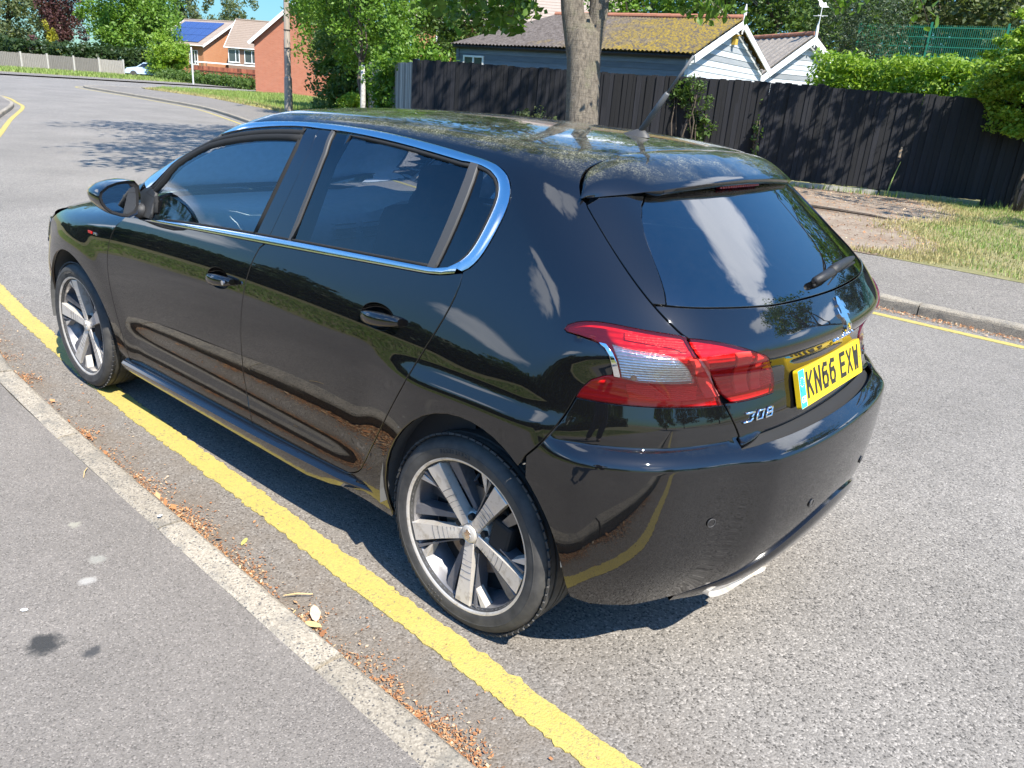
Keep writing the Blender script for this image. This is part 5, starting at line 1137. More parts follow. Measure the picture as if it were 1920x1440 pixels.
for sd in (1, -1):
    m = MB(); P = shell_u(np.array([pg[0] + .05, pg[0] + .012]), np.array([pg[2]] * 2), FB); n = np.array([0, 1, .05])
    c = (P[0] + P[1]) / 2 * [1, sd, 1]; m.box(c + np.array([0, .002 * sd, 0]), (.036, .004, .011)); m.build('wing_badge', M_BADGERED, CAR)
    c = shell_u(np.array([pg[0] - .02]), np.array([pg[2]]), FB)[0] * [1, sd, 1]
    Mx = frame_at(c + np.array([0, .002 * sd, 0]), (0, sd, .05)); font_mesh('lettering', 'LINE', .016, Mx, M_CHROME2, CAR, .001)
# ---------------------------------------------------------------- wiper, aerial
def wiper():
    def on(u, z, h):
        p = shell_u(np.array([uC + u]), np.array([z]), FB); return (p + grad(p, FB) * h)[0]
    m = MB(); m.tube([on(.085, 1.098, .012), on(.03, 1.100, .020), on(-.04, 1.103, .024), on(-.06, 1.104, .022)], [.012, .014, .015, .013], 8); o = m.build('rear_wiper', M_TRIMBLK, CAR, True)
    m = MB(); m.tube([on(-.03, 1.103, .024), on(-.10, 1.108, .026), on(-.25, 1.112, .022), on(-.34, 1.112, .016)], [.016, .015, .012, .007], 8); m.build('wiper_arm', M_TRIMBLK, o, True)
    m = MB(); m.tube([on(.095, 1.092, .004), on(-.36, 1.103, .004)], .005, 5); m.build('wiper_blade', M_RUB, o, True)
wiper()
def aerial():
    z0 = float(Zr(np.array(.13), np.array(0.))); m = MB()
    bm = bmesh.new(); rings = []
    for k, (h, sx, sy, dx) in enumerate(((0, .055, .024, 0), (.008, .048, .02, -.002), (.016, .03, .014, -.010), (.024, .014, .009, -.018))):
        rings.append([bm.verts.new((.125 + dx + sx * math.cos(a) * (1.0), sy * math.sin(a), z0 - .003 + h)) for a in np.linspace(0, 2 * math.pi, 17)[:-1]])
    for a, b in zip(rings, rings[1:]):
        for i in range(16): bm.faces.new((a[i], a[(i + 1) % 16], b[(i + 1) % 16], b[i]))
    bm.faces.new(rings[-1]); o = bm_obj('aerial', bm, M_GREYTRIM, CAR, True, 50)
    A = Vector((.105, 0, z0 + .018)); B = Vector((-.049, 0, 1.70)); d = B - A
    m = MB(); m.tube([A, A + d * .5, A + d * .52], [.0115, .009, .007], 8); m.tube([A + d * .5, B], [.0050, .0042], 8); m.build('aerial_mast', simple('aerial_grey', (.13, .13, .13), .5), o, True)
aerial()
# ---------------------------------------------------------------- cabin
def rbox(name, c, s, mat, R=None, bev=.03, parent=None):
    bm = bmesh.new(); box(bm, Vector(c), s, bev=bev, R=R); return bm_obj(name, bm, mat, parent or CAR, True, 40)
for y in (.36, -.36):
    b = rbox('front_seat', (1.02, y, .50), (.52, .50, .16), M_SEAT, Matrix.Rotation(rad(-8), 3, 'Y'), .05)
    rbox('seat_back', (.76, y, .84), (.14, .48, .66), M_SEAT, Matrix.Rotation(rad(-18), 3, 'Y'), .05, b)
    rbox('head_rest', (.635, y, 1.215), (.09, .26, .17), M_SEAT, Matrix.Rotation(rad(-12), 3, 'Y'), .035, b)
b = rbox('rear_seat', (.28, 0, .50), (.50, 1.30, .18), M_SEAT, None, .05)
rbox('seat_back', (.02, 0, .80), (.14, 1.26, .60), M_SEAT, Matrix.Rotation(rad(-22), 3, 'Y'), .05, b)
for y in (.42, 0, -.42): rbox('head_rest', (-.10, y, 1.10), (.08, .25, .12), M_SEAT, None, .03, b)
rbox('parcel_shelf', (-.22, 0, .985), (.40, 1.16, .02), M_INT, None, .006)
def dash():
    bm = bmesh.new(); prof = [(1.62, .62), (1.60, .86), (1.66, .955), (1.75, .985), (1.95, .990), (2.25, .965), (2.42, .955), (2.42, .62)]; rings = []
    for y in np.linspace(-.78, .78, 25):
        hump = .05 * math.exp(-((y + .36) / .16) ** 2); w = 1 - .0 * abs(y)
        rings.append([bm.verts.new((x - .05 * (1 - (y / .78) ** 2) * (x < 2.0) * .6 - (.10 * (abs(y) / .78) ** 3 if x > 2 else 0), y, z + (hump if .9 < z and x < 2.0 else 0))) for x, z in prof])
    for a, b in zip(rings, rings[1:]):
        for i in range(len(prof)): bm.faces.new((a[i], a[(i + 1) % len(prof)], b[(i + 1) % len(prof)], b[i]))
    bm.faces.new(rings[0]); bm.faces.new(rings[-1])
    o = bm_obj('dashboard', bm, M_DASH, CAR, True, 40)
    for y in (.70, -.70, .08, -.08):
        m = MB()
        for k in range(4): m.box((1.60 - .02, y, .86 + k * .022), (.03, .12, .006))
        m.build('air_vent', M_CHROME, o)
    # dark cowl at the end of the dashboard
    m = MB(); m.tube([(1.93, .775, .975), (1.88, .78, 1.01), (1.80, .785, 1.03), (1.70, .79, 1.015), (1.62, .795, .975), (1.57, .80, .93)], [.012, .018, .02, .02, .018, .012], 8); m.build('dash_end', M_INT, o, True)
    c = Vector((1.42, -.36, .93)); ax = Vector((-.9, 0, .42)).normalized(); a = Vector((0, 1, 0)); b_ = ax.cross(a)
    m = MB(); m.tube([c + (a * math.cos(t) + b_ * math.sin(t)) * .17 for t in np.linspace(0, 2 * math.pi, 33)], .014, 8); m.tube([c + a * .16, c - a * .16], .02, 6); m.tube([c, c - b_ * .16], .018, 6); m.tube([c, c - ax * .25], .03, 8); m.build('steering_wheel', M_INT, o, True)
dash()
hl2 = cat([[-.05, 0, 1.4]], [[-.05, .45, 1.37]], [[.1, .56, 1.37]], [[.9, .60, 1.40]], [[1.30, .55, 1.40]], [[1.38, 0, 1.41]])
panel('headliner', cat(hl2, mir(hl2)[1:-1]), 'phi', FB, M_HEAD, CAR, res=.08, rim=0, off=-.03)
for sd in (1, -1):
    for nm, loop in (('door_card', [[.05, .8, 1.0], [.05, .8, .35], [1.9, .8, .35], [1.9, .8, .93], [1.0, .8, .99]]),):
        P = shell_u(np.array([p[0] for p in loop]), np.array([p[2] for p in loop]), FB) - [0, .075, 0]
        mk(nm, P * [1, sd, 1], [(0, 1, 2, 3, 4)], M_INT, CAR)
    P = shell_u(np.array([1.06, .86, .86, 1.06]), np.array([1.39, 1.39, .98, .98]), FB) - [0, .05, 0]; mk('inner_pillar', P * [1, sd, 1], [(0, 1, 2, 3)], M_INT, CAR)
mm = MB(); mm.box((1.38, 0, 1.33), (.03, .22, .06)); mm.build('rear_view_mirror', M_INT, CAR)
# ---------------------------------------------------------------- wheels
def lathe(prof, n, ax='Y'):
    V = []; F = []; m = len(prof)
    for i in range(n):
        a = 2 * math.pi * i / n
        for r, y in prof: V.append((r * math.cos(a), y, r * math.sin(a)))
    for i in range(n):
        for k in range(m - 1): F.append((i * m + k, ((i + 1) % n) * m + k, ((i + 1) % n) * m + k + 1, i * m + k + 1))
    return V, F
def make_wheel(x, sd, spoke0):
    W = empty('wheel', (x, sd * .7755, .312), CAR)
    # tyre: y is outward, from the wheel's middle plane
    prof = [(.228, .088), (.236, .098), (.2445, .1035), (.2465, .1050), (.252, .1070), (.262, .1085), (.274, .1092), (.2745, .1100), (.277, .1100), (.2775, .1090), (.285, .1075), (.293, .1035), (.300, .0965), (.305, .0880), (.3085, .078), (.3105, .066), (.3115, .0585), (.3035, .0575), (.3035, .0485), (.3118, .0475), (.3122, .020), (.3122, .0145), (.304, .0135), (.304, .0065), (.3123, .0055)]
    prof = prof + [(r, -y) for r, y in reversed(prof)]
    V, F = lathe(prof, 96); bm = bmesh.new(); vs = [bm.verts.new((v[0], v[1] * sd, v[2])) for v in V]
    for f in F: bm.faces.new([vs[i] for i in f])
    ty = bm_obj('tyre', bm, M_TYRE, W, True, 42)
    # shoulder blocks: fine cuts across the shoulder
    m = MB()
    for i in range(72):
        a = 2 * math.pi * i / 72; R = Matrix.Rotation(-a, 3, 'Y')
        m.box(R @ Vector((.3078, .0755 * sd, 0)), (.006, .034, .0215), R=R @ Matrix.Rotation(rad(-24 * sd), 3, 'Z') @ Matrix.Rotation(rad(9), 3, 'X'))
    m.build('shoulder_block', M_TYRE, ty); 
    rp = [(.236, .099), (.243, .1045), (.2455, .104), (.2455, .100), (.241, .096), (.232, .093), (.226, .084), (.224, .060), (.217, .045), (.207, .02), (.205, -.06), (.222, -.09), (.240, -.10)]
    V, F = lathe(rp, 72); bm = bmesh.new(); vs = [bm.verts.new((v[0], v[1] * sd, v[2])) for v in V]
    for f in F: bm.faces.new([vs[i] for i in f])
    rim = bm_obj('rim', bm, [M_ALLOY, M_ALLOYG], W, True, 50)
    nb = len(rp) - 1
    for i, p in enumerate(rim.data.polygons):
        r = sum((rim.data.vertices[v].co.x ** 2 + rim.data.vertices[v].co.z ** 2) ** .5 for v in p.vertices) / len(p.vertices)
        p.material_index = 0 if r > .231 else 1
    def prism(name, poly, y0f, y1, mat, bev=0):
        """poly: (r along, t across) in spoke frame; y0f(r) front depth"""
        n = len(poly); out = []
        bm = bmesh.new(); fr = [bm.verts.new((p[0], y0f(p[0]), p[1])) for p in poly]; bk = [bm.verts.new((p[0] * .995, y0f(p[0]) - y1, p[1] * 1.02)) for p in poly]
        bm.faces.new(fr)
        for i in range(n): bm.faces.new((fr[i], fr[(i + 1) % n], bk[(i + 1) % n], bk[i]))
        bm.faces.new(bk[::-1])
        if bev:
            ff = [e for e in bm.edges if e.verts[0] in fr and e.verts[1] in fr]; bmesh.ops.bevel(bm, geom=ff, offset=bev, segments=1, affect='EDGES')
        return bm
    depth = lambda r: .074 + .024 * max(0, (r - .05) / .18)
    hubd = lambda r: depth(r) - .001
    def add_rot(bm, a, name, mat, parent, auto=35):
        bmesh.ops.transform(bm, matrix=Matrix.Rotation(-a, 4, 'Y'), verts=bm.verts)
        if sd < 0: bmesh.ops.transform(bm, matrix=Matrix.Diagonal((1, -1, 1, 1)), verts=bm.verts)
        return bm_obj(name, bm, mat, parent, False)
    for k in range(5):
        a = rad(spoke0 + 72 * k)
        N_ = 10; rs = np.linspace(.030, .229, N_); hw = np.interp(rs, [.03, .06, .12, .20, .23], [.0185, .018, .0205, .0275, .031])
        poly = [(r, h) for r, h in zip(rs, hw)] + [(r, -h) for r, h in zip(rs[::-1], hw[::-1])]
        sp = add_rot(prism('spoke', poly, depth, .034, M_ALLOY, .0022), a, 'spoke', M_ALLOY, W)
        # turned grooves across the face
        gm = MB()
        for r in (.062, .075, .090, .107, .126, .147):
            h = float(np.interp(r, rs, hw)); pts = [Vector((math.sqrt(max(r * r - t * t, 0)), depth(r) + .0003, t)) for t in np.linspace(-h * .96, h * .96, 7)]
            pts = [Matrix.Rotation(-a, 3, 'Y') @ p for p in pts]; gm.tube([Vector((p.x, p.y * sd, p.z)) for p in pts], .0009, 4)
        gm.build('groove', M_ALLOYG, sp)
        # recessed grey arm beside the spoke
        d2 = lambda r: .046 + .036 * max(0, (r - .06) / .16)
        poly = [(.045, .030), (.10, .040), (.16, .047), (.222, .052), (.218, .086), (.19, .083), (.15, .072), (.10, .058), (.06, .050)]
        add_rot(prism('spoke_arm', poly, d2, .045, M_ALLOYG, .003), a, 'spoke_arm', M_ALLOYG, W)
        poly = [(.045, -.024), (.11, -.031), (.17, -.038), (.222, -.044), (.224, -.056), (.17, -.043), (.10, -.034), (.045, -.030)]
        add_rot(prism('spoke_flank', poly, lambda r: d2(r) + .012, .05, M_ALLOYG, .001), a, 'spoke_flank', M_ALLOYG, W)
        # bright triangular brace at the rim
        poly = [(.160, -.034), (.222, -.072), (.216, -.094), (.206, -.088), (.168, -.044)]
        add_rot(prism('rim_brace', poly, lambda r: depth(r) - .008, .03, M_ALLOY, .001), a, 'rim_brace', M_ALLOY, W)
        # wheel bolt
        b = rad(spoke0 + 36 + 72 * k); c = Vector((.054 * math.cos(b), .058 * sd, .054 * math.sin(b))); m = MB(); m.tube([c, c + Vector((0, .014 * sd, 0))], .011, 6); m.build('wheel_bolt', M_UNDER, W)
    V, F = lathe([(0, .077), (.024, .077), (.029, .0755), (.030, .070), (.046, .066), (.064, .055), (.07, .03)], 40); bm = bmesh.new(); vs = [bm.verts.new((v[0], v[1] * sd, v[2])) for v in V]
    for f in F:
        try: bm.faces.new([vs[i] for i in f])
        except ValueError: pass
    bmesh.ops.remove_doubles(bm, verts=bm.verts, dist=1e-5); bm_obj('hub', bm, M_ALLOY, W, True, 40)
    V, F = lathe([(0, .0815), (.0235, .0810), (.0265, .079), (.027, .075)], 32); bm = bmesh.new(); vs = [bm.verts.new((v[0], v[1] * sd, v[2])) for v in V]
    for f in F: bm.faces.new([vs[i] for i in f])
    bmesh.ops.remove_doubles(bm, verts=bm.verts, dist=1e-5); cap = bm_obj('hub_cap', bm, M_ALLOY, W, True, 40)
    pl = [(-.006, .016), (.002, .019), (.008, .012), (.014, .009), (.007, .003), (.013, -.003), (.006, -.006), (.010, -.016), (.002, -.011), (-.003, -.018), (-.008, -.008), (-.014, .002), (-.008, .006)]
    slab('emblem', pl, (0, .0815 * sd, 0), np.array([-1. * sd, 0, 0]), np.array([0, 0, 1.]), np.array([0, sd * 1., 0]), 0, .0018, M_CHROME, cap)
    V, F = lathe([(.06, .030), (.140, .030), (.142, .020), (.06, .018)], 48); bm = bmesh.new(); vs = [bm.verts.new((v[0], v[1] * sd, v[2])) for v in V]
    for f in F: bm.faces.new([vs[i] for i in f])
    bm_obj('brake_disc', bm, M_RUSTY, W, True, 30)
    V, F = lathe([(.0, .005), (.205, .005)], 40); mk('inner_barrel', [(v[0], v[1] * sd, v[2]) for v in V], F, M_UNDER, W)
    bm = bmesh.new(); box(bm, Vector((-.11, .035 * sd, .02)), (.075, .07, .13), bev=.012, R=Matrix.Rotation(rad(-10), 3, 'Y')); bm_obj('brake_caliper', bm, M_UNDER, W)
    m = MB(); b = rad(spoke0 + 72 * 2 + 36 + 8); c = Vector((.208 * math.cos(b), .072 * sd, .208 * math.sin(b))); m.tube([c, c + Vector((-.018 * math.cos(b), .016 * sd, -.018 * math.sin(b)))], .004, 8); m.build('tyre_valve', M_TRIMBLK, W)
    # raised lettering on the sidewall
    def arc_text(txt, size, r, mid, adv):
        k = len(txt)
        for i, chn in enumerate(txt):
            if chn == ' ': continue
            a = mid - (i - (k - 1) / 2) * adv / r * sd; c = Vector((r * math.cos(a), .1088 * sd, r * math.sin(a)))
            upv = Vector((math.cos(a), 0, math.sin(a))); nn = Vector((0, sd, 0)); font_mesh('lettering', chn, size, frame_at(c, nn, up=upv), M_TYRE, ty, .0016, .0003)
    arc_text('225/40ZR18', .017, .266, rad(80), .0125); arc_text('LS388', .020, .264, rad(-68), .0150)
    return W
for x, sd, s0 in ((0, 1, -92), (2.62, 1, 10), (0, -1, -92), (2.62, -1, 10)): make_wheel(x, sd, s0)
# splash guard in front of the rear wheel
# ================================================================ vegetation
def leaf_mat(name, c0, c1, c2, trans=.35, rough=.5):
    t = NT(name); P = t.pos(); n = t.noise(P, .9, 4, .6); n2 = t.noise(P, 7, 3, .6)
    r = t.n('ShaderNodeNewGeometry').outputs['Random Per Island']
    col = t.mix(t.ramp(n, (.35, 0), (.65, 1)), c0, c1); col = t.mix(t.math('MULTIPLY', t.ramp(r, (.35, 0), (.95, 1)), .8), col, c2)
    p = t.pbsdf(Base_Color=col, Roughness=rough, Specular_IOR_Level=.4)
    tr = t.n('ShaderNodeBsdfTranslucent', {0: t.mix(1.0, col, (1.25, 1.35, .6), 'MULTIPLY')}).outputs[0]
    return t.done(t.n('ShaderNodeMixShader', {0: trans, 1: p, 2: tr}).outputs[0])
ML = dict(
    bright=leaf_mat('leaf_bright', (.085, .17, .018), (.14, .26, .030), (.20, .33, .05)),
    mid=leaf_mat('leaf_mid', (.060, .115, .022), (.10, .17, .035), (.15, .22, .06)),
    dull=leaf_mat('leaf_dull', (.085, .125, .045), (.13, .165, .07), (.19, .21, .10)),
    dark=leaf_mat('leaf_dark', (.022, .045, .014), (.040, .075, .022), (.07, .11, .035)),
    purple=leaf_mat('leaf_purple', (.075, .030, .035), (.11, .05, .05), (.16, .085, .075)),
    yellow=leaf_mat('leaf_yellow', (.24, .25, .02), (.34, .32, .03), (.42, .36, .05)),
    privet=leaf_mat('leaf_privet', (.13, .24, .022), (.22, .35, .035), (.32, .43, .06)),
    conifer=leaf_mat('leaf_conifer', (.035, .06, .028), (.055, .085, .04), (.09, .12, .06), .15),
    street=leaf_mat('leaf_street_tree', (.060, .125, .016), (.10, .19, .026), (.16, .27, .045), .45, .38))
def bark_mat(name, a, b, sc=(6, 6, 1.4)):
    t = NT(name); P = t.pos(); q = t.scale(P, sc); n = t.noise(q, 5, 7, .7); m = t.noise(P, 3, 5, .6); lines = t.noise(t.scale(P, (2, 2, 26)), 3, 5, .7)
    col = t.mix(t.ramp(n, (.32, 0), (.62, 1)), a, b); col = t.mix(t.ramp(lines, (.55, 0), (.7, .6)), col, tuple(x * .45 for x in a)); col = t.mix(t.ramp(m, (.55, 0), (.7, .35)), col, (.16, .17, .09))
    return t.done(t.pbsdf(Base_Color=col, Roughness=.92, Normal=t.bump(t.math('ADD', n, t.math('MULTIPLY', lines, .6)), .9, .03)))
M_BARK = bark_mat('bark_grey', (.07, .058, .046), (.21, .178, .138)); M_BARKD = bark_mat('bark_dark', (.06, .045, .035), (.13, .10, .075)); M_BIRCH = bark_mat('bark_birch', (.33, .31, .28), (.58, .56, .52), (3, 3, 3))
RS = np.random.RandomState(11)
def leaf_mesh(name, C, size, mat, parent=None, n=None, aspect=.55, jitter=.5, up=.25, kind=None, shape='quad'):
    """C: leaf centres. each leaf is a small folded diamond"""
    n = len(C); a = RS.randn(n, 3); a[:, 2] = a[:, 2] * .7 - .2; a /= np.linalg.norm(a, axis=1, keepdims=True)
    b = RS.randn(n, 3); b[:, 2] += 0; b -= a * (a * b).sum(1, keepdims=True); b /= np.linalg.norm(b, axis=1, keepdims=True)
    L = size * (1 + jitter * RS.randn(n)).clip(.45, 1.8); W = L * aspect; L = L[:, None]; W = W[:, None]; nn = np.cross(a, b)
    p0 = C - a * L * .5; p1 = C + b * W * .5 + nn * W * .16 - a * L * .05; p2 = C + a * L * .5; p3 = C - b * W * .5 + nn * W * .16 - a * L * .05
    V = np.stack([p0, p1, p2, p3], 1).reshape(-1, 3)
    me = bpy.data.meshes.new(name); me.vertices.add(4 * n); me.loops.add(4 * n); me.polygons.add(n)
    me.vertices.foreach_set('co', V.ravel().astype(np.float32)); me.loops.foreach_set('vertex_index', np.arange(4 * n, dtype=np.int32)); me.polygons.foreach_set('loop_start', np.arange(0, 4 * n, 4, dtype=np.int32))
    me.update(calc_edges=True); me.materials.append(mat)
    o = bpy.data.objects.new(name, me); COL.objects.link(o)
    if parent: o.parent = parent
    if kind: o['kind'] = kind
    return o
def clump_points(c, r, n, nclump, cr=.28, shell=.55, squash_bottom=1., seed=None):
    """leaf centres in clumps spread through an ellipsoid crown"""
    c, r = np.array(c, float), np.array(r, float); d = RS.randn(nclump, 3); d /= np.linalg.norm(d, axis=1, keepdims=True)
    rad_ = (shell + (1 - shell) * RS.rand(nclump) ** .6)[:, None]; inner = RS.rand(nclump) < .22; rad_[inner] *= .55
    wob = 1 + .16 * np.sin(3.1 * d[:, :1] + 5 * d[:, 1:2] + c[0]) + .12 * np.sin(6.3 * d[:, 2:3] + 4 * d[:, :1])
    K = d * rad_ * wob; K[:, 2] = np.where(K[:, 2] < 0, K[:, 2] * squash_bottom, K[:, 2])
    per = RS.multinomial(n, np.ones(nclump) / nclump); idx = np.repeat(np.arange(nclump), per)
    e = RS.randn(n, 3); e /= np.linalg.norm(e, axis=1, keepdims=True); cs = cr * (.6 + .8 * RS.rand(nclump))[idx][:, None]
    P = K[idx] + e * cs * (RS.rand(n, 1) ** .45) * [1, 1, .75]
    return c + P * r
def limb(mb, a, b, r0, r1, wob=.08, n=6):
    a, b = np.array(a, float), np.array(b, float); pts = []
    for i in range(n + 1):
        t = i / n; p = a + (b - a) * t + RS.randn(3) * wob * np.linalg.norm(b - a) * .3 * math.sin(math.pi * t); pts.append(p)
    mb.tube(pts, list(np.linspace(r0, r1, n + 1)), 8)
def tree(label, cat_, base, crown, r, n, size, mat, trunk=.15, bark=None, nclump=60, group=None, name='tree', limbs=6, extra=(), squash=.8, cr=.28, aspect=.55):
    root = empty(name, base); tag(root, label, cat_, group); base = np.array(base, float); c = np.array(crown, float) - base
    m = MB(); limb(m, (0, 0, -.1), c * [1, 1, .95], trunk, trunk * .35, .06)
    for k in range(limbs):
        t = .35 + .5 * RS.rand(); s = c * t; d = RS.randn(3); d /= np.linalg.norm(d); d[2] = abs(d[2]) * .6; limb(m, s, c + d * np.array(r) * .75, trunk * .4, trunk * .1)
    m.build('trunk', bark or M_BARKD, root, True)
    P = clump_points(c, r, n, nclump, squash_bottom=squash, cr=cr)
    for (ec, er, en, ek) in extra: P = np.concatenate([P, clump_points(np.array(ec) - base, er, en, ek)])
    leaf_mesh('crown', P, size, ML[mat], root, aspect=aspect); return root
def bush(label, c, r, n, size, mat, nclump=40, cat_='shrub', group=None, name='shrub', twigs=5, squash=1., cr=.3, shell=.55):
    c = np.array(c, float); base = np.array([c[0], c[1], .05]); root = empty(name, base); tag(root, label, cat_, group); m = MB()
    for k in range(twigs):
        d = RS.randn(3); d[2] = abs(d[2]); d /= np.linalg.norm(d); limb(m, (RS.randn() * .08, RS.randn() * .08, -.05), c - base + d * np.array(r) * .6, .03, .008)
    m.build('stem', M_BARKD, root, True); leaf_mesh('foliage', clump_points(c - base, r, n, nclump, squash_bottom=squash, cr=cr, shell=shell), size, ML[mat], root); leaf_mesh('inner_foliage', clump_points(c - base, np.array(r) * .72, n // 6, 30, shell=.2), size * 2.0, ML[mat], root, aspect=.8); return root
def hedge(label, pts, width, z0, z1, n, size, mat, name='hedge', group=None, rag=.12):
    root = empty(name, (pts[0][0], pts[0][1], 0)); tag(root, label, 'hedge', group); L = np.array(pts, float); S = np.r_[0, np.cumsum(np.linalg.norm(np.diff(L, axis=0), axis=1))]
    s = RS.rand(n) * S[-1]; P = np.stack([np.interp(s, S, L[:, 0]), np.interp(s, S, L[:, 1])], 1); T = (L[-1] - L[0])[:2]; T /= np.linalg.norm(T); N = np.array([-T[1], T[0]])
    face = RS.rand(n); w = np.where(face < .42, -1., np.where(face < .72, 1., RS.rand(n) * 2 - 1)); z = np.where(face < .72, RS.rand(n), 1.)
    bump = np.sin(s * 2.3) * .35 + np.sin(s * 5.9 + 1) * .3 + np.sin(z * 7 + s * 3) * .3
    rr = 1 + rag * bump * 1.2 + RS.randn(n) * rag * .7
    Z = z0 + (z1 - z0) * z * (1 + .10 * bump * (z > .8)) + np.where(z > .9, RS.randn(n) * rag * .6, 0)
    Q = np.concatenate([P + N * (w * width / 2 * rr)[:, None], Z[:, None]], 1) - np.array([pts[0][0], pts[0][1], 0])
    leaf_mesh('foliage', Q, size, ML[mat], root)
    k = n // 4; s = RS.rand(k) * S[-1]; P = np.stack([np.interp(s, S, L[:, 0]), np.interp(s, S, L[:, 1])], 1); Q = np.concatenate([P + N * ((RS.rand(k, 1) * 2 - 1) * width * .3), (z0 + (z1 - z0) * RS.rand(k, 1) * .93)], 1) - np.array([pts[0][0], pts[0][1], 0]); leaf_mesh('inner_foliage', Q, size * 2.4, ML[mat], root, aspect=.8)
    m = MB(); k = max(3, int(S[-1] / .6))
    for i in range(k):
        q = np.array([np.interp(i / k * S[-1], S, L[:, 0]), np.interp(i / k * S[-1], S, L[:, 1])]) - np.array(pts[0][:2]); limb(m, (q[0], q[1], 0), (q[0] + RS.randn() * .1, q[1] + RS.randn() * .1, z1 * .85), .03, .01)
    m.build('stem', M_BARKD, root)
    # dense dark heart of twigs so that the hedge cannot be seen through
    return root
# ---------------------------------------------------------------- the street tree behind the car
def street_tree():
    base = Vector((5.78, -7.62, .05)); root = empty('street_tree', base); tag(root, 'tall street tree with thick forked grey trunk standing behind the car', 'tree')
    V = []; F = []
    def skin(pts, rr, n=28, seed=0):
        """a lobed trunk"""
        o = len(V); up = Vector((0, 0, 1)); pts = [Vector(p) for p in pts]
        for i, p in enumerate(pts):
            t = (pts[min(i + 1, len(pts) - 1)] - pts[max(i - 1, 0)]).normalized(); a = t.cross(Vector((0, 1, 0))).normalized(); b = t.cross(a)
            for k in range(n):
                an = 2 * math.pi * k / n; lob = 1 + .055 * math.sin(3 * an + seed) + .04 * math.sin(5 * an + 1.3 + i * .12) + .02 * math.sin(11 * an + i * .4) + .012 * random.uniform(-1, 1)
                V.append(p + (a * math.cos(an) + b * math.sin(an)) * rr[i] * lob)
        for i in range(len(pts) - 1):
            for k in range(n): F.append((o + i * n + k, o + i * n + (k + 1) % n, o + (i + 1) * n + (k + 1) % n, o + (i + 1) * n + k))
    skin([(0, 0, -.1), (0, 0, .12), (.03, -.02, .5), (.10, -.06, 1.0), (.17, -.10, 1.5), (.26, -.16, 2.0), (.33, -.21, 2.35), (.36, -.25, 2.55), (.37, -.25, 2.65)], [.40, .33, .275, .25, .245, .248, .235, .12, .05])
    skin([(.29, -.12, 1.75), (.39, -.10, 2.25), (.50, -.10, 2.7), (.66, -.16, 3.3), (.95, 0, 4.4), (1.6, .5, 6.4), (2.0, .9, 9.0), (2.1, 1.0, 12)], [.13, .155, .165, .155, .14, .11, .08, .03], 18, 1)
    skin([(.16, -.20, 1.7), (.21, -.30, 2.2), (.22, -.38, 2.7), (.30, -.45, 3.4), (.1, -.7, 5), (0, -.9, 7.5), (.2, -.8, 11), (.3, -.6, 13)], [.12, .135, .14, .135, .12, .10, .07, .03], 18, 2)
    mk('trunk', [tuple(v) for v in V], F, M_BARK, root, True)
    m = MB(); tips = []
    for k in range(26):
        z = 3.6 + 8 * RS.rand(); a = RS.rand() * 2 * math.pi; s = np.array([.6 + .1 * z, .1 * z - .4, z]); e = s + np.array([math.cos(a) * 4.2, math.sin(a) * 4.0, 1.2 - RS.rand() * 1.5]) * (1.15 - (z - 3) / 15); limb(m, s, e, .06, .012); tips.append(e)
    # drooping branches that come down into the top of the picture
    droop = [((.9, -.1, 4.2), (2.0, -.9, 3.0), (2.9, -1.3, 2.62)), ((.9, -.1, 4.2), (1.3, 0.1, 3.3), (1.35, .25, 2.55)), ((.8, 0, 4.4), (3.4, -1.0, 3.6), (4.6, -2.0, 2.75)), ((.3, -.4, 4.2), (-.9, -.6, 3.2), (-1.75, -.55, 2.62)), ((.3, -.4, 4.4), (-1.5, -.2, 3.5), (-2.45, .1, 2.70)), ((.3, -.5, 4.6), (-2.6, .8, 3.8), (-4.35, .75, 2.85)), ((.8, 0, 4.6), (2.4, .6, 3.5), (3.1, .2, 2.66)), ((.3, -.5, 4.8), (-2.0, -1.2, 3.6), (-2.9, -1.5, 2.9)), ((.9, 0, 4.4), (1.9, -.6, 3.3), (2.3, -.95, 2.5)), ((.9, 0, 4.4), (3.0, -1.8, 3.6), (3.7, -2.2, 2.7)), ((.9, 0, 4.5), (1.2, .7, 3.7), (1.9, .5, 2.75)), ((.9, 0, 4.5), (4.2, -1.2, 3.8), (5.6, -2.6, 2.9))]
    dl = []
    for a, b, c in droop:
        pts = [np.array(a) * (1 - t) ** 2 + 2 * np.array(b) * t * (1 - t) + np.array(c) * t * t + RS.randn(3) * .02 for t in np.linspace(0, 1, 9)]; m.tube(pts, list(np.linspace(.03, .006, 9)), 6)
        for i in range(120):
            t = .35 + .65 * RS.rand() ** .7; p = np.array(a) * (1 - t) ** 2 + 2 * np.array(b) * t * (1 - t) + np.array(c) * t * t; dl.append(p + RS.randn(3) * [.20, .20, .11] * (1.1 - .4 * t))
        for i in range(7):
            t = .45 + .55 * i / 6; p = np.array(a) * (1 - t) ** 2 + 2 * np.array(b) * t * (1 - t) + np.array(c) * t * t; q = p + RS.randn(3) * [.3, .3, .12]; m.tube([p, (p + q) / 2 + [0, 0, .03], q], [.008, .006, .003], 5)
            for j in range(16): dl.append(p + (q - p) * (.3 + .8 * RS.rand()) + RS.randn(3) * .07)
    m.build('branch', M_BARK, root, True)
    dl = np.array(dl)
    # the nearest leaves one by one, hanging
    lm = bpy.data.meshes.new('leaf'); Vl = [(0, 0, 0), (.028, -.03, .006), (.040, -.06, .004), (.028, -.095, .0), (0, -.135, -.012), (-.028, -.095, 0), (-.040, -.06, .004), (-.028, -.03, .006), (0, -.06, -.006)]
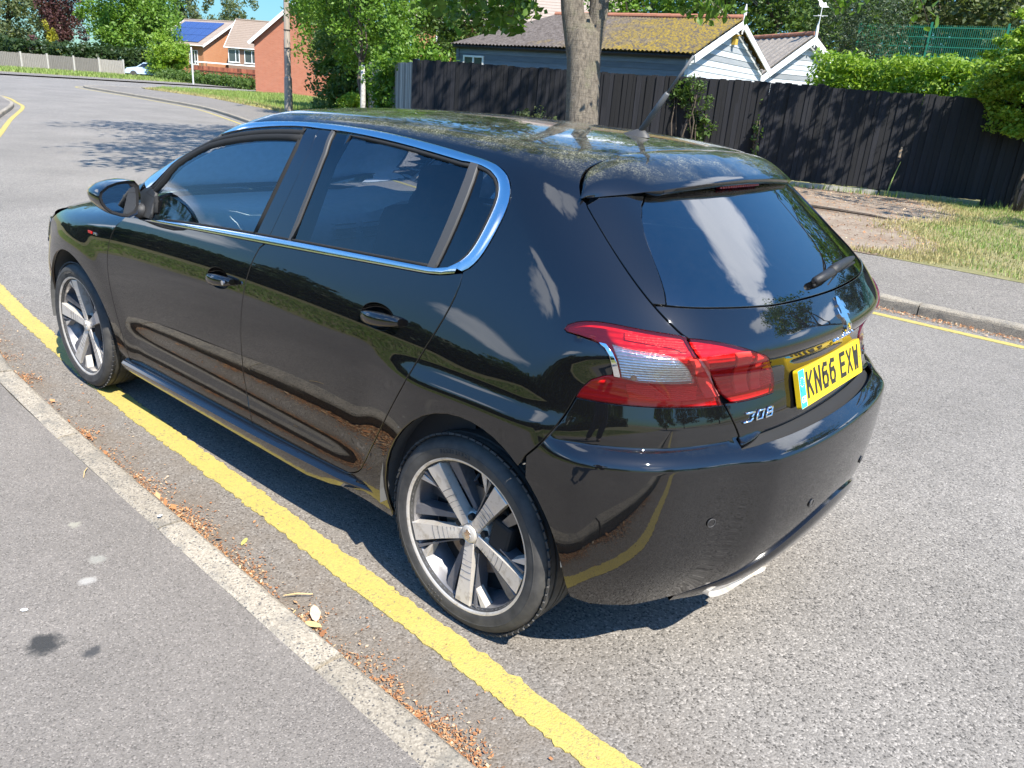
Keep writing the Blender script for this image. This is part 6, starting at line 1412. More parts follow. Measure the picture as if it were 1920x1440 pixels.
    lm.from_pydata(Vl, [], [(0, 1, 8), (1, 2, 8), (2, 3, 8), (3, 4, 8), (4, 5, 8), (5, 6, 8), (6, 7, 8), (7, 0, 8)]); lm.materials.append(ML['street'])
    cp = np.array([-1.3545, 2.37, 1.555]) - np.array(base); fw = np.array([0.59141334, -0.72701444, -0.34882697]); upv = np.array([0.28107009, -0.21960215, 0.93422401])
    dd = dl - cp; dep = dd @ fw; yv = (dd @ upv) / dep; vis = np.nonzero((yv < .50))[0]; vis = vis[np.argsort(dep[vis])][:260]
    rest = np.ones(len(dl), bool); rest[vis] = False
    for i in vis:
        o = bpy.data.objects.new('leaf', lm); COL.objects.link(o); o.parent = root; o.location = dl[i]; o.rotation_euler = (random.uniform(-1.7, -.3) + 0, random.uniform(-.5, .5), random.uniform(0, 6.28)); s = random.uniform(.7, 1.2); o.scale = (s, s, s)
    C = [dl[rest]]
    for k in range(3):
        pass
    P = clump_points((2.4, .6, 8.6), (5.6, 5.2, 4.8), 26000, 150, cr=.20, shell=.45)
    P = P[~((P[:, 2] < 3.6) & True)]
    leaf_mesh('crown', np.concatenate([dl[rest], P]), .15, ML['street'], root, aspect=.62, kind=None)
street_tree()
# ================================================================ black fence with feather-edge boards
M_BLACKW = None
def wood_mat(name, a, b, sc=(30, 30, 2), wear=None, rough=.8):
    t = NT(name); P = t.coord('Object'); r = t.n('ShaderNodeObjectInfo').outputs['Random']
    off = t.n('ShaderNodeVectorMath', {0: P, 1: t.n('ShaderNodeCombineXYZ', {0: t.math('MULTIPLY', r, 31), 1: t.math('MULTIPLY', r, 17), 2: t.math('MULTIPLY', r, 7)}).outputs[0]}, operation='ADD').outputs[0]
    n = t.noise(t.scale(off, sc), 1.2, 7, .65); m = t.noise(off, 1.4, 5, .6)
    col = t.mix(t.ramp(n, (.3, 0), (.7, 1)), a, b); k = t.math('MULTIPLY_ADD', r, 1.0, .5); col = t.mix(1.0, col, t.n('ShaderNodeCombineColor', {0: k, 1: k, 2: k}).outputs[0], 'MULTIPLY')
    if wear: col = t.mix(t.ramp(m, (.58, 0), (.72, .6)), col, wear)
    return t.done(t.pbsdf(Base_Color=col, Roughness=rough, Normal=t.bump(n, .35, .006)))
M_BLACKW = wood_mat('black_stained_timber', (.0042, .0046, .0070), (.0105, .0112, .016), wear=(.02, .02, .025))
M_GREYW = wood_mat('weathered_grey_timber', (.20, .185, .16), (.36, .335, .295)); M_CONC = simple('concrete_post', (.40, .38, .34), .9, var=.25, vs=5, bump=.3, bs=60)
M_GBOARD = wood_mat('gravel_board', (.20, .19, .17), (.34, .32, .28), (3, 3, 20))
FD = np.array([.941, .339]); FN = np.array([-.339, .941]); F0 = np.array([4.9, -14.88])
def black_fence():
    root = empty('black_fence', (F0[0], F0[1], 0)); tag(root, 'black stained feather-edge board fence behind the verge with a grey gravel board along its foot', 'fence')
    Rz = math.atan2(FD[1], FD[0]); prof = [(-.066, 0), (.066, 0), (.066, .022), (-.066, .009)]
    V = [(x, -y, z) for z in (0, 1) for x, y in [(a, -b) for a, b in prof]]; me = bpy.data.meshes.new('board'); me.from_pydata(V, [], [(0, 1, 2, 3)[::-1], (4, 5, 6, 7), (0, 1, 5, 4), (1, 2, 6, 5), (2, 3, 7, 6), (3, 0, 4, 7)]); me.materials.append(M_BLACKW)
    bmx = bmesh.new(); bmx.from_mesh(me); bmesh.ops.recalc_face_normals(bmx, faces=bmx.faces); bmx.to_mesh(me); bmx.free()
    s = -6.2; k = 0
    rr = random.Random(4)
    while s < 9.55:
        o = bpy.data.objects.new('board', me); COL.objects.link(o); o.parent = root
        step = 1.0 if s > .02 else .99; top = 2.09 + rr.uniform(-.012, .012) + (.03 if s > .2 and s < 3.4 else 0) - (.05 if s < -3.3 else 0) + .05 * math.exp(-((s - .12) / .10) ** 2)
        z0 = .20 if s > -3.2 else .05
        jit = rr.uniform(-.004, .004); o.location = (FD[0] * s + FN[0] * jit, FD[1] * s + FN[1] * jit, z0 + rr.uniform(0, .02)); o.rotation_euler = (rr.uniform(-.006, .006), rr.uniform(-.012, .012), Rz + rr.uniform(-.02, .02)); o.scale = (1, 1.2, top - z0); s += .105 + rr.uniform(-.004, .004)
    for i, a in enumerate(np.arange(-6.2, 9.5, 2.45)):
        m = MB(); b = min(a + 2.42, 9.55); c = FD * (a + b) / 2 - FN * .0; m.box((c[0] + FN[0] * .012, c[1] + FN[1] * .012, .10), (b - a, .03, .19), rz=Rz)
        if a > -3.4: m.build('gravel_board', M_GBOARD, root)
        m = MB(); c = FD * a - FN * .06; m.box((c[0], c[1], 1.03), (.10, .09, 2.06), rz=Rz); m.build('fence_post', M_BLACKW, root)
    for z in (.45, 1.2, 1.85):
        m = MB(); c = FD * 1.67 - FN * .03; m.box((c[0], c[1], z), (15.7, .04, .08), rz=Rz); m.build('fence_rail', M_BLACKW, root)
black_fence()
# pale gap in the boards and a chip of bare wood
def fence_pt(s, z, d=.03): p = F0 + FD * s + FN * d; return (p[0], p[1], z)
m = MB(); m.box(fence_pt(-1.55, .95, .036), (.05, .006, .14), rz=math.atan2(FD[1], FD[0])); m.box(fence_pt(-1.56, 1.05, .037), (.035, .006, .07), rz=.345); o = m.build('split_board', simple('bare_split_wood', (.48, .34, .22), .8)); tag(o, 'splintered patch of bare pale wood on the black fence', 'splinter')
m = MB(); m.tube([fence_pt(-1.48, .12, .05), fence_pt(-1.52, .45, .05), fence_pt(-1.60, .80, .045)], [.014, .012, .006], 6); o = m.build('plant_stem', simple('pale_green_stem', (.34, .42, .12), .6)); tag(o, 'pale green stem growing up in front of the black fence', 'stem')
# ---------------------------------------------------------------- timber sheds behind the fence
M_CLADG = wood_mat('blue_grey_cladding', (.10, .125, .155), (.16, .19, .22), (2, 2, 22)); M_CLADW = wood_mat('white_cladding', (.37, .405, .43), (.50, .53, .555), (2, 2, 22)); M_WHITE = simple('white_paint', (.78, .79, .78), .5, var=.06)
def roof_mat(name, a, b, c, mossx):
    t = NT(name); P = t.pos(); n = t.noise(P, 1.1, 7, .68); m = t.noise(P, 9, 6, .7); x = t.n('ShaderNodeSeparateXYZ', {0: P}).outputs[0]
    k = t.n('ShaderNodeMapRange', {0: x, 1: mossx[0], 2: mossx[1], 3: 1, 4: 0}).outputs[0]
    f = t.ramp(t.math('ADD', t.math('MULTIPLY', n, .9), t.math('MULTIPLY', k, .55)), (.66, 0), (.86, 1)); f = t.math('MULTIPLY', f, t.ramp(m, (.40, .05), (.52, 1))); col = t.mix(t.ramp(m, (.35, 0), (.7, 1)), a, b); mo = t.mix(t.ramp(m, (.4, 0), (.65, 1)), tuple(x_ * .45 for x_ in c), c); col = t.mix(f, col, mo)
    return t.done(t.pbsdf(Base_Color=col, Roughness=.95, Normal=t.bump(t.math('ADD', m, n), .9, .03)))
M_MOSS = roof_mat('mossy_sheet_roof', (.055, .044, .038), (.15, .13, .12), (.235, .165, .022), (9.5, 15.5)); M_PALEROOF = roof_mat('pale_sheet_roof', (.22, .19, .16), (.34, .30, .255), (.16, .12, .08), (-9, -8))
M_RIDGE = simple('terracotta_ridge', (.36, .15, .09), .85, var=.3, vs=4)
M_PANE = None
def pane_mat():
    t = NT('house_window_glass'); fr = t.n('ShaderNodeFresnel', {'IOR': 1.5}).outputs[0]
    return t.done(t.pbsdf(Base_Color=t.mix(t.noise(t.pos(), 1.2, 3), (.03, .04, .045), (.10, .12, .12)), Roughness=.03, Specular_IOR_Level=.8))
M_PANE = pane_mat()
def corrugated(name, p00, p10, p01, p11, n, amp, mat, parent, thick=.02):
    """p00-p10 along the ridge direction at the eave, p01-p11 at the ridge; corrugations run up the slope"""
    p00, p10, p01, p11 = (np.array(p, float) for p in (p00, p10, p01, p11)); nn = np.cross(p10 - p00, p01 - p00); nn /= np.linalg.norm(nn); k = n * 6; V = []; F = []
    if nn[2] < 0: nn = -nn
    for j in range(4):
        v = j / 3
        for i in range(k + 1):
            u = i / k; p = (p00 * (1 - u) + p10 * u) * (1 - v) + (p01 * (1 - u) + p11 * u) * v; V.append(p + nn * (amp * math.sin(2 * math.pi * n * u) + .012 * math.sin(5 * u + 3 * v)))
    for j in range(3):
        for i in range(k): F.append((j * (k + 1) + i, j * (k + 1) + i + 1, (j + 1) * (k + 1) + i + 1, (j + 1) * (k + 1) + i))
    m0 = len(V); V += [v - nn * thick for v in V]; F += [tuple(q + m0 for q in reversed(f)) for f in F]
    return mk(name, [tuple(v) for v in V], F, mat, parent, True)
def shed(label, E, dr, Wd, L, ze, zr_, roofm, cladm, gablem, hip, ncorr, window):
    dr = np.array([dr[0], dr[1], 0]) / math.hypot(*dr); pp = np.array([dr[1], -dr[0], 0]); E = np.array([E[0], E[1], 0.]); Z = np.array([0, 0, 1.])
    root = empty('shed', tuple(E)); tag(root, label, 'shed'); pt = lambda a, b, z: tuple(dr * a + pp * b + Z * z); rz = math.atan2(dr[1], dr[0])
    oh = .20
    # cladding boards on the long wall and the gable
    bh = .15; z = .1
    while z < ze - .02:
        m = MB(); c = dr * L / 2; R = Matrix.Rotation(rz, 3, 'Z') @ Matrix.Rotation(rad(5), 3, 'X'); m.box((c[0], c[1], z + bh / 2), (L, .02, bh + .015), R=R)
        if z > 1.3: m.build('cladding_board', cladm, root)
        z += bh
    m = MB(); c = dr * L / 2 + pp * Wd / 2; m.box((c[0], c[1], ze / 2), (L - .1, Wd - .1, ze - .02), rz=rz); m.build('wall', cladm, root)
    z = 1.2
    while z < zr_ - .1:
        w = Wd if z + bh < ze else Wd * (zr_ - z - bh - .05) / (zr_ - ze); b0 = (Wd - w) / 2 + (.05 if z >= ze else 0)
        if w > .25:
            m = MB(); c = pp * (Wd / 2) - dr * .01; R = Matrix.Rotation(rz, 3, 'Z') @ Matrix.Rotation(rad(5), 3, 'Y'); m.box((c[0], c[1], z + bh / 2), (.02, w - .1, bh + .012), R=R); m.build('cladding_board', gablem, root)
        z += bh
    # gable core
    mk('gable', [pt(.03, .05, ze - .05), pt(.03, Wd - .05, ze - .05), pt(.03, Wd / 2, zr_ - .08), pt(.12, .05, ze - .05), pt(.12, Wd - .05, ze - .05), pt(.12, Wd / 2, zr_ - .08)], [(0, 1, 2), (5, 4, 3), (0, 3, 4, 1), (1, 4, 5, 2), (2, 5, 3, 0)], gablem, root)
    sl = (zr_ - ze) / (Wd / 2)
    corrugated('roof_sheet', pt(-oh, -oh, ze - oh * sl + .05), pt(L + .15, -oh, ze - oh * sl + .05), pt(-oh, Wd / 2, zr_ + .05), pt(L - hip, Wd / 2, zr_ + .05), ncorr, .016, roofm, root)
    corrugated('roof_sheet', pt(-oh, Wd + oh, ze - oh * sl + .05), pt(L + .15, Wd + oh, ze - oh * sl + .05), pt(-oh, Wd / 2, zr_ + .05), pt(L - hip, Wd / 2, zr_ + .05), ncorr, .016, roofm, root)
    if hip: mk('roof_hip', [pt(L + .15, -oh, ze - oh * sl + .05), pt(L + .15, Wd + oh, ze - oh * sl + .05), pt(L - hip, Wd / 2, zr_ + .05)], [(0, 1, 2)], roofm, root)
    k = int((L - hip + oh) / .42)
    for i in range(k):
        m = MB(); a = -oh + (L - hip + oh) * i / k; b = -oh + (L - hip + oh) * (i + 1) / k; m.tube([pt(a, Wd / 2, zr_ + .06), pt(b - .01, Wd / 2, zr_ + .06)], [.085, .078], 10); m.build('ridge_tile', M_RIDGE, root)
    # barge boards, eave board, finial
    for sgn in (-1, 1):
        b0 = Wd / 2 + sgn * (Wd / 2 + oh); p0 = np.array(pt(-oh - .015, b0, ze - oh * sl - .01)); p1 = np.array(pt(-oh - .015, Wd / 2, zr_ - .01)); d = p1 - p0; ln = np.linalg.norm(d); d /= ln; nrm = -dr; up_ = np.cross(d, nrm); up_ = up_ if up_[2] > 0 else -up_
        V = []; 
        for q in (p0, p1):
            for (a, h) in ((0, .0), (.03, .0), (.03, -.17), (0, -.17)): V.append(tuple(q + nrm * a + up_ * h))
        mk('barge_board', V, [(0, 1, 5, 4), (1, 2, 6, 5), (2, 3, 7, 6), (3, 0, 4, 7), (0, 3, 2, 1), (4, 5, 6, 7)], M_WHITE if gablem is M_CLADW else gablem, root)
    m = MB(); a = np.array(pt(-.2, -oh * .55, ze - .10)); b = np.array(pt(L + .1, -oh * .55, ze - .10)); m.tube([tuple(a), tuple(b)], .05, 8); m.build('gutter', simple('black_gutter', (.02, .02, .022), .5) if 'black_gutter' not in MATS else MATS['black_gutter'], root)
    if window:
        for (s0, s1, z0, z1) in window:
            m = MB(); c = dr * (s0 + s1) / 2 - pp * .02; 
            fr = MB(); hw = (s1 - s0) / 2; hz = (z1 - z0) / 2; zc = (z0 + z1) / 2
            for (a, b, w, h) in ((-hw, 0, .05, 2 * hz), (hw, 0, .05, 2 * hz), (0, 0, .05, 2 * hz)): q = dr * ((s0 + s1) / 2 + a) - pp * .03; fr.box((q[0], q[1], zc), (w, .05, h), rz=rz)
            for h in (-hz, hz): q = c - pp * .011; fr.box((q[0], q[1], zc + h), (2 * hw + .05, .055, .05), rz=rz)
            f_ = fr.build('window', M_WHITE, root); m.box((c[0], c[1], zc), (2 * hw, .02, 2 * hz), rz=rz); m.build('pane', M_PANE, f_)
    # corner and joint posts
    for s in (0, L * .45, L):
        m = MB(); q = dr * s - pp * .02; m.box((q[0], q[1], ze / 2), (.09, .05, ze), rz=rz); m.build('corner_post', cladm if s else gablem, root)
    fin = np.array(pt(-oh - .02, Wd / 2, zr_)); m = MB(); m.tube([fin + [0, 0, -.35], fin + [0, 0, -.12], fin + [0, 0, .22], fin + [0, 0, .40]], [.02, .05, .045, .012], 8); m.build('finial', M_WHITE, root)
    return root, pt
SH1, spt1 = shed('long timber shed with a mossy ochre corrugated roof behind the black fence', (9.11, -16.4), (1, .10), 5.6, 7.3, 2.78, 3.80, M_MOSS, M_CLADG, M_CLADW, 1.5, 62, [(6.35, 7.05, 1.95, 2.42)])
SH2, spt2 = shed('small timber shed with a pale sheet roof and white gable right of the mossy one', (10.02, -22.56), (.84, -.54), 3.3, 6.0, 2.60, 3.86, M_PALEROOF, M_CLADG, M_CLADW, 0, 18, [])
# bird box, weather vane
def place(o, p): o.location = p; return o
bb = empty('bird_box'); tag(bb, 'yellow wooden bird box on the white shed gable', 'bird box'); Mb = simple('ochre_wood', (.55, .36, .06), .7)
q = np.array(spt1(-.04, 2.72, 3.30)) + np.array([9.11, -16.4, 0]); bb.location = q
m = MB(); m.box((-.05, 0, 0), (.11, .15, .24)); m.build('body', Mb, bb); m = MB(); m.box((-.07, 0, .135), (.19, .20, .02), R=Matrix.Rotation(rad(-14), 3, 'Y')); m.build('lid', Mb, bb); m = MB(); m.tube([(-.107, 0, .04), (-.104, 0, .04)], .018, 10); m.build('entrance', M_UNDER, bb)
wv = empty('weather_vane'); tag(wv, 'white weather vane on the finial of the small shed gable', 'weather vane'); q = np.array(spt2(-.25, 1.65, 4.20)) + np.array([10.02, -22.56, 0]); wv.location = q
m = MB(); m.tube([(0, 0, -.1), (0, 0, .55)], .012, 6); m.build('rod', M_WHITE, wv); m = MB(); m.tube([(-.22, 0, .22), (.22, 0, .22)], .009, 6); m.tube([(0, -.22, .22), (0, .22, .22)], .009, 6); m.build('direction_arms', M_WHITE, wv)
pl = [(-.24, .0), (-.14, .04), (-.10, .13), (-.02, .10), (.04, .14), (.10, .24), (.16, .22), (.20, .16), (.14, .13), (.12, .04), (.05, -.02), (-.06, -.02), (-.14, -.01)]
slab('cockerel', pl, (0, 0, .48), np.array([.6, .8, 0]), np.array([0, 0, 1.]), np.array([.8, -.6, 0]), -.008, .008, M_WHITE, wv)
# ---------------------------------------------------------------- green sports-court fence
def court_fence():
    A = np.array([10.3, -31.5]); B = np.array([-6, -33.6]); root = empty('court_fence', (A[0], A[1], 0)); tag(root, 'tall green welded mesh fence of a sports court behind the hedge', 'fence'); d = (B - A); L = np.linalg.norm(d); d /= L; rz = math.atan2(d[1], d[0]); Mg = simple('green_coated_wire', (.02, .20, .125), .5, var=.05)
    m = MB(); Q = [(0, 1, 2, 3)]
    for i in range(int(L / .07)):
        c = d * i * .07; m.box((c[0], c[1], 2.55), (.017, .017, 4.9), rz=rz)
    for z in np.arange(.3, 5.01, .33): c = d * L / 2; m.box((c[0], c[1], z), (L, .022, .03), rz=rz)
    o = m.build('wire_mesh', Mg, root); o['kind'] = 'stuff'
    for s in np.arange(0, L, 2.5):
        m = MB(); c = d * s; m.box((c[0], c[1], 2.55), (.07, .07, 5.1), rz=rz); m.build('fence_post', Mg, root)
    m = MB(); c = d * L / 2; m.box((c[0], c[1], 3.55), (L, .05, .06), rz=rz); m.build('rail', simple('pale_rail', (.6, .62, .6), .5), root)
court_fence()
# ---------------------------------------------------------------- hedges and trees on the right
hedge('clipped bright green privet hedge behind the black fence, middle', [(7.2, -19.9), (5.2, -19.6), (3.4, -19.3), (1.5, -19.8)], 1.1, 1.2, 2.92, 14000, .085, 'privet')
hb = bush('dense rounded bright green bush leaning over the right end of the black fence', (1.15, -15.75, 2.62), (1.30, .95, .92), 30000, .07, 'privet', 170, 'shrub', cr=.18, shell=.78)
tree('broad tree with mixed light leaves behind the sheds', 'tree', (13.5, -31, 0), (13.5, -31, 6.6), (4.2, 3.2, 4.2), 22000, .17, 'mid', .2, nclump=110)
tree('dark weeping conifer beside the green court fence', 'conifer', (9.5, -28.6, 0), (9.5, -28.6, 3.7), (1.9, 1.6, 3.3), 16000, .12, 'conifer', .15, nclump=90, name='conifer', aspect=.3)
tree('yellow green tree behind the court fence', 'tree', (8.2, -36, 0), (8.2, -37, 6.2), (3.0, 2.6, 3.8), 16000, .18, 'dull', .18, nclump=80)
def tree_two():
    r_ = tree('street tree on the verge whose leafy branch ends hang in at the top right', 'tree', (-4.6, -11.6, 0), (-7, -12.0, 7.0), (2.6, 2.4, 2.0), 5000, .16, 'street', .2, M_BARK, 80, aspect=.62)
    m = MB(); L = []
    for a, b in (((-2.6, -12, 5), (.7, -12.0, 3.5)), ((-2.6, -12, 5), (1.5, -12.6, 3.75)), ((-2.6, -12, 5), (.2, -11.3, 3.35)), ((-2, -12, 5.2), (2.4, -13.0, 4.2))):
        a, b = np.array(a, float) - np.array([-4.6, -11.6, 0]), np.array(b, float) - np.array([-4.6, -11.6, 0]); limb(m, a, b, .04, .006)
        for i in range(70): t = .55 + .47 * RS.rand(); L.append(a + (b - a) * t + RS.randn(3) * [.16, .16, .10])
    L += list(clump_points(np.array([1.4, -13.9, 5.0]) - np.array([-4.6, -11.6, 0]), (2.7, .9, .9), 1500, 26)); limb(m, np.array([-2, -12, 5.2]) - np.array([-4.6, -11.6, 0]), np.array([3.4, -14, 5.2]) - np.array([-4.6, -11.6, 0]), .05, .01)
    m.build('branch', M_BARK, r_, True); leaf_mesh('leaves', np.array(L), .14, ML['street'], r_, aspect=.6)
tree_two()
tree('tall dark tree at the right edge beyond the court', 'tree', (1.5, -40, 0), (1.5, -40, 7), (5.0, 4, 5.5), 20000, .22, 'dark', .3, nclump=90)
tree('dark wide tree beyond the court, right of the yellow green one', 'tree', (6.2, -43, 0), (6.2, -43, 6.5), (4.2, 4, 5.4), 18000, .22, 'dark', .3, nclump=80)
tree('dark tree behind the small shed and court corner', 'tree', (14, -41, 0), (14, -41, 7), (4.5, 4, 5.5), 18000, .22, 'mid', .3, nclump=80)
tree('pale tree above the ridge of the mossy shed', 'tree', (19.5, -31, 0), (19.5, -31, 6.5), (3.0, 2.6, 3.6), 14000, .17, 'bright', .18, nclump=70)
tree('dark tree outside the picture right of the court', 'tree', (-6, -38, 0), (-6, -38, 7), (5, 4, 5), 9000, .3, 'dark', .3, nclump=60)
# ---------------------------------------------------------------- centre: grey gate, birch, shrubs
def board_fence(label, A, B, h, mat, bw, name, posts=None, cat_='fence', z0=.05):
    A, B = np.array(A, float), np.array(B, float); d = B - A; L = np.linalg.norm(d); d /= L; rz = math.atan2(d[1], d[0]); root = empty(name, (A[0], A[1], 0)); tag(root, label, cat_); n = int(L / bw)
    me = None
    for i in range(n):
        c = d * (i + .5) * bw
        if me is None:
            m = MB(); m.box((0, 0, h / 2), (bw - .008, .02, h)); o = m.build('board', mat, root); me = o.data
        else: o = bpy.data.objects.new('board', me); COL.objects.link(o); o.parent = root
        o.location = (c[0], c[1], z0 + random.uniform(-.01, .015)); o.rotation_euler = (0, random.uniform(-.01, .01), rz)
    for s in (posts or [0, L]):
        m = MB(); c = d * s; m.box((c[0], c[1], (h + .12) / 2), (.1, .1, h + .12), rz=rz); m.build('fence_post', M_GREYW, root)
    m = MB(); c = d * L / 2 + np.array([d[1], -d[0]]) * .03
    for z in (.4, h - .3): m.box((c[0], c[1], z), (L, .04, .08), rz=rz)
    m.build('fence_rail', mat, root); return root
board_fence('weathered grey timber gate between the shrubs and the black fence', (14.0, -11.85), (21.5, -16.6), 2.0, M_GREYW, .12, 'timber_gate', cat_='gate')
bt = tree('slender birch with a white lower trunk in front of the grey gate', 'birch', (21.0, -15.9, .08), (22.6, -17.0, 4.6), (2.7, 2.3, 2.8), 24000, .11, 'bright', .10, M_BARKD, 130, name='birch_tree', limbs=8, cr=.24)
m = MB(); m.tube([(0, 0, -.1), (.02, .01, .7), (.10, -.06, 1.4), (.26, -.16, 1.9)], [.12, .09, .08, .07], 10); m.build('lower_trunk', M_BIRCH, bt, True)
bush('leafy light green shrub standing before the grey gate next to the black fence', (17.3, -14.4, 1.55), (1.35, 1.15, 1.75), 15000, .10, 'bright', 90, cr=.24)
bush('bushy green laurel left of the birch against the brick house', (25.5, -18.8, 1.7), (2.2, 1.6, 2.1), 15000, .12, 'mid', 80)
bush('low yellow green shrub at the foot of the laurel', (23.3, -17.2, .55), (.8, .7, .65), 3000, .08, 'privet', 24)
tree('tall loose green tree above the laurel, behind the lamp post', 'tree', (30, -22, 0), (29.0, -21.6, 5.2), (3.0, 2.6, 3.2), 24000, .14, 'bright', .15, nclump=100)
tree('dark green tree behind the birch', 'tree', (27, -25, 0), (25.5, -24.5, 4.6), (3.2, 2.2, 3.4), 18000, .15, 'mid', .15, nclump=70)
for i, (s, h) in enumerate(((5.9, .95), (6.5, 1.15), (5.2, .8), (4.2, .6))):
    p = fence_pt(s, 0, .35); bush(['tall dry weeds at the foot of the black fence left of the trunk', 'scruffy weed clump against the black fence, tallest one', 'low weeds by the trunk at the black fence', 'small weed tuft right of the trunk at the black fence'][i], (p[0], p[1], .1 + h * .5), (.42, .35, h * .62), 1100, .06, 'dull', 22, 'weed', name='weed')
for i, s in enumerate((2.9, 2.45, 1.3)):
    p = fence_pt(s, 0, .14); bush(['ivy spray climbing the black fence under the shed gable', 'ivy sprig on the black fence left of the aerial', 'short green climber on the black fence'][i], (p[0], p[1], [1.75, 1.1, 1.0][i]), ([.5, .35, .12][i], .08, [.45, .5, .7][i]), [900, 600, 120][i], .05, 'mid', 18, 'climber', name='climber')
# ---------------------------------------------------------------- lamp post, sign post
lp = empty('lamp_post', (26.9, -16.95, .09)); tag(lp, 'tall grey concrete lamp post on the grass beside the far pavement', 'lamp post')
m = MB(); m.tube([(0, 0, -.1), (0, 0, 1.3), (0, 0, 1.32), (0, 0, 7.6)], [.17, .15, .125, .08], 8); m.build('column', simple('aged_concrete', (.38, .32, .26), .9, var=.2, vs=3, bump=.2, bs=40), lp)
m = MB(); m.tube([(0, 0, 7.5), (-.5, .5, 7.9), (-1.1, 1.1, 8.0)], [.06, .05, .04], 8); m.build('arm', M_CONC, lp); m = MB(); m.box((-1.35, 1.35, 7.98), (.6, .22, .12), rz=rad(135)); m.build('lantern', simple('lantern_grey', (.35, .36, .37), .4), lp)
for z in (2.35, 3.0):
    m = MB(); m.tube([(0, 0, z), (0, 0, z + .03)], .128, 10); m.build('band', M_UNDER, lp)
sp = empty('sign_post', (65.0, -33.7, .0)); tag(sp, 'thin pale grey post standing on the grass before the low hedge', 'post'); m = MB(); m.tube([(0, 0, -.1), (0, 0, 2.9)], .07, 8); m.build('pole', simple('galvanised_grey', (.55, .56, .56), .5), sp); m = MB(); m.tube([(0, 0, 2.9), (0, 0, 2.98)], [.075, .02], 8); m.build('cap', MATS['galvanised_grey'], sp)
# ---------------------------------------------------------------- houses
def brick_mat(name, c0, c1, mortar, sc):
    t = NT(name); P = t.coord('Object'); s = t.n('ShaderNodeSeparateXYZ', {0: P}); u = t.math('ADD', s.outputs[0], t.math('MULTIPLY', s.outputs[1], 1.0)); v = t.n('ShaderNodeCombineXYZ', {0: u, 1: s.outputs[2], 2: 0}).outputs[0]
    b = t.n('ShaderNodeTexBrick', {'Vector': v, 'Color1': c0 + (1,), 'Color2': c1 + (1,), 'Mortar': mortar + (1,), 'Scale': sc, 'Mortar Size': .022, 'Brick Width': .45, 'Row Height': .15}); n = t.noise(P, 2, 5)
    col = t.mix(t.math('MULTIPLY', n, .35), b.outputs[0], tuple(x * .6 for x in c0))
    return t.done(t.pbsdf(Base_Color=col, Roughness=.9, Normal=t.bump(b.outputs['Fac'], -.4, .01)))
M_BRICK = brick_mat('red_brick', (.37, .105, .05), (.45, .145, .075), (.34, .22, .16), 2.0); M_BRICKO = brick_mat('orange_brick', (.50, .19, .08), (.56, .24, .11), (.42, .28, .18), 2.0); M_BRICKB = brick_mat('brown_brick', (.24, .13, .085), (.30, .17, .11), (.24, .18, .14), 2.0)
def tile_mat(name, a, b):
    t = NT(name); P = t.coord('Object'); n = t.noise(P, 3, 6, .65); return t.done(t.pbsdf(Base_Color=t.mix(n, a, b), Roughness=.9))
M_TILE = tile_mat('brown_roof_tiles', (.20, .15, .115), (.30, .235, .185)); M_TILEG = tile_mat('pale_roof_tiles', (.27, .215, .175), (.38, .31, .26))
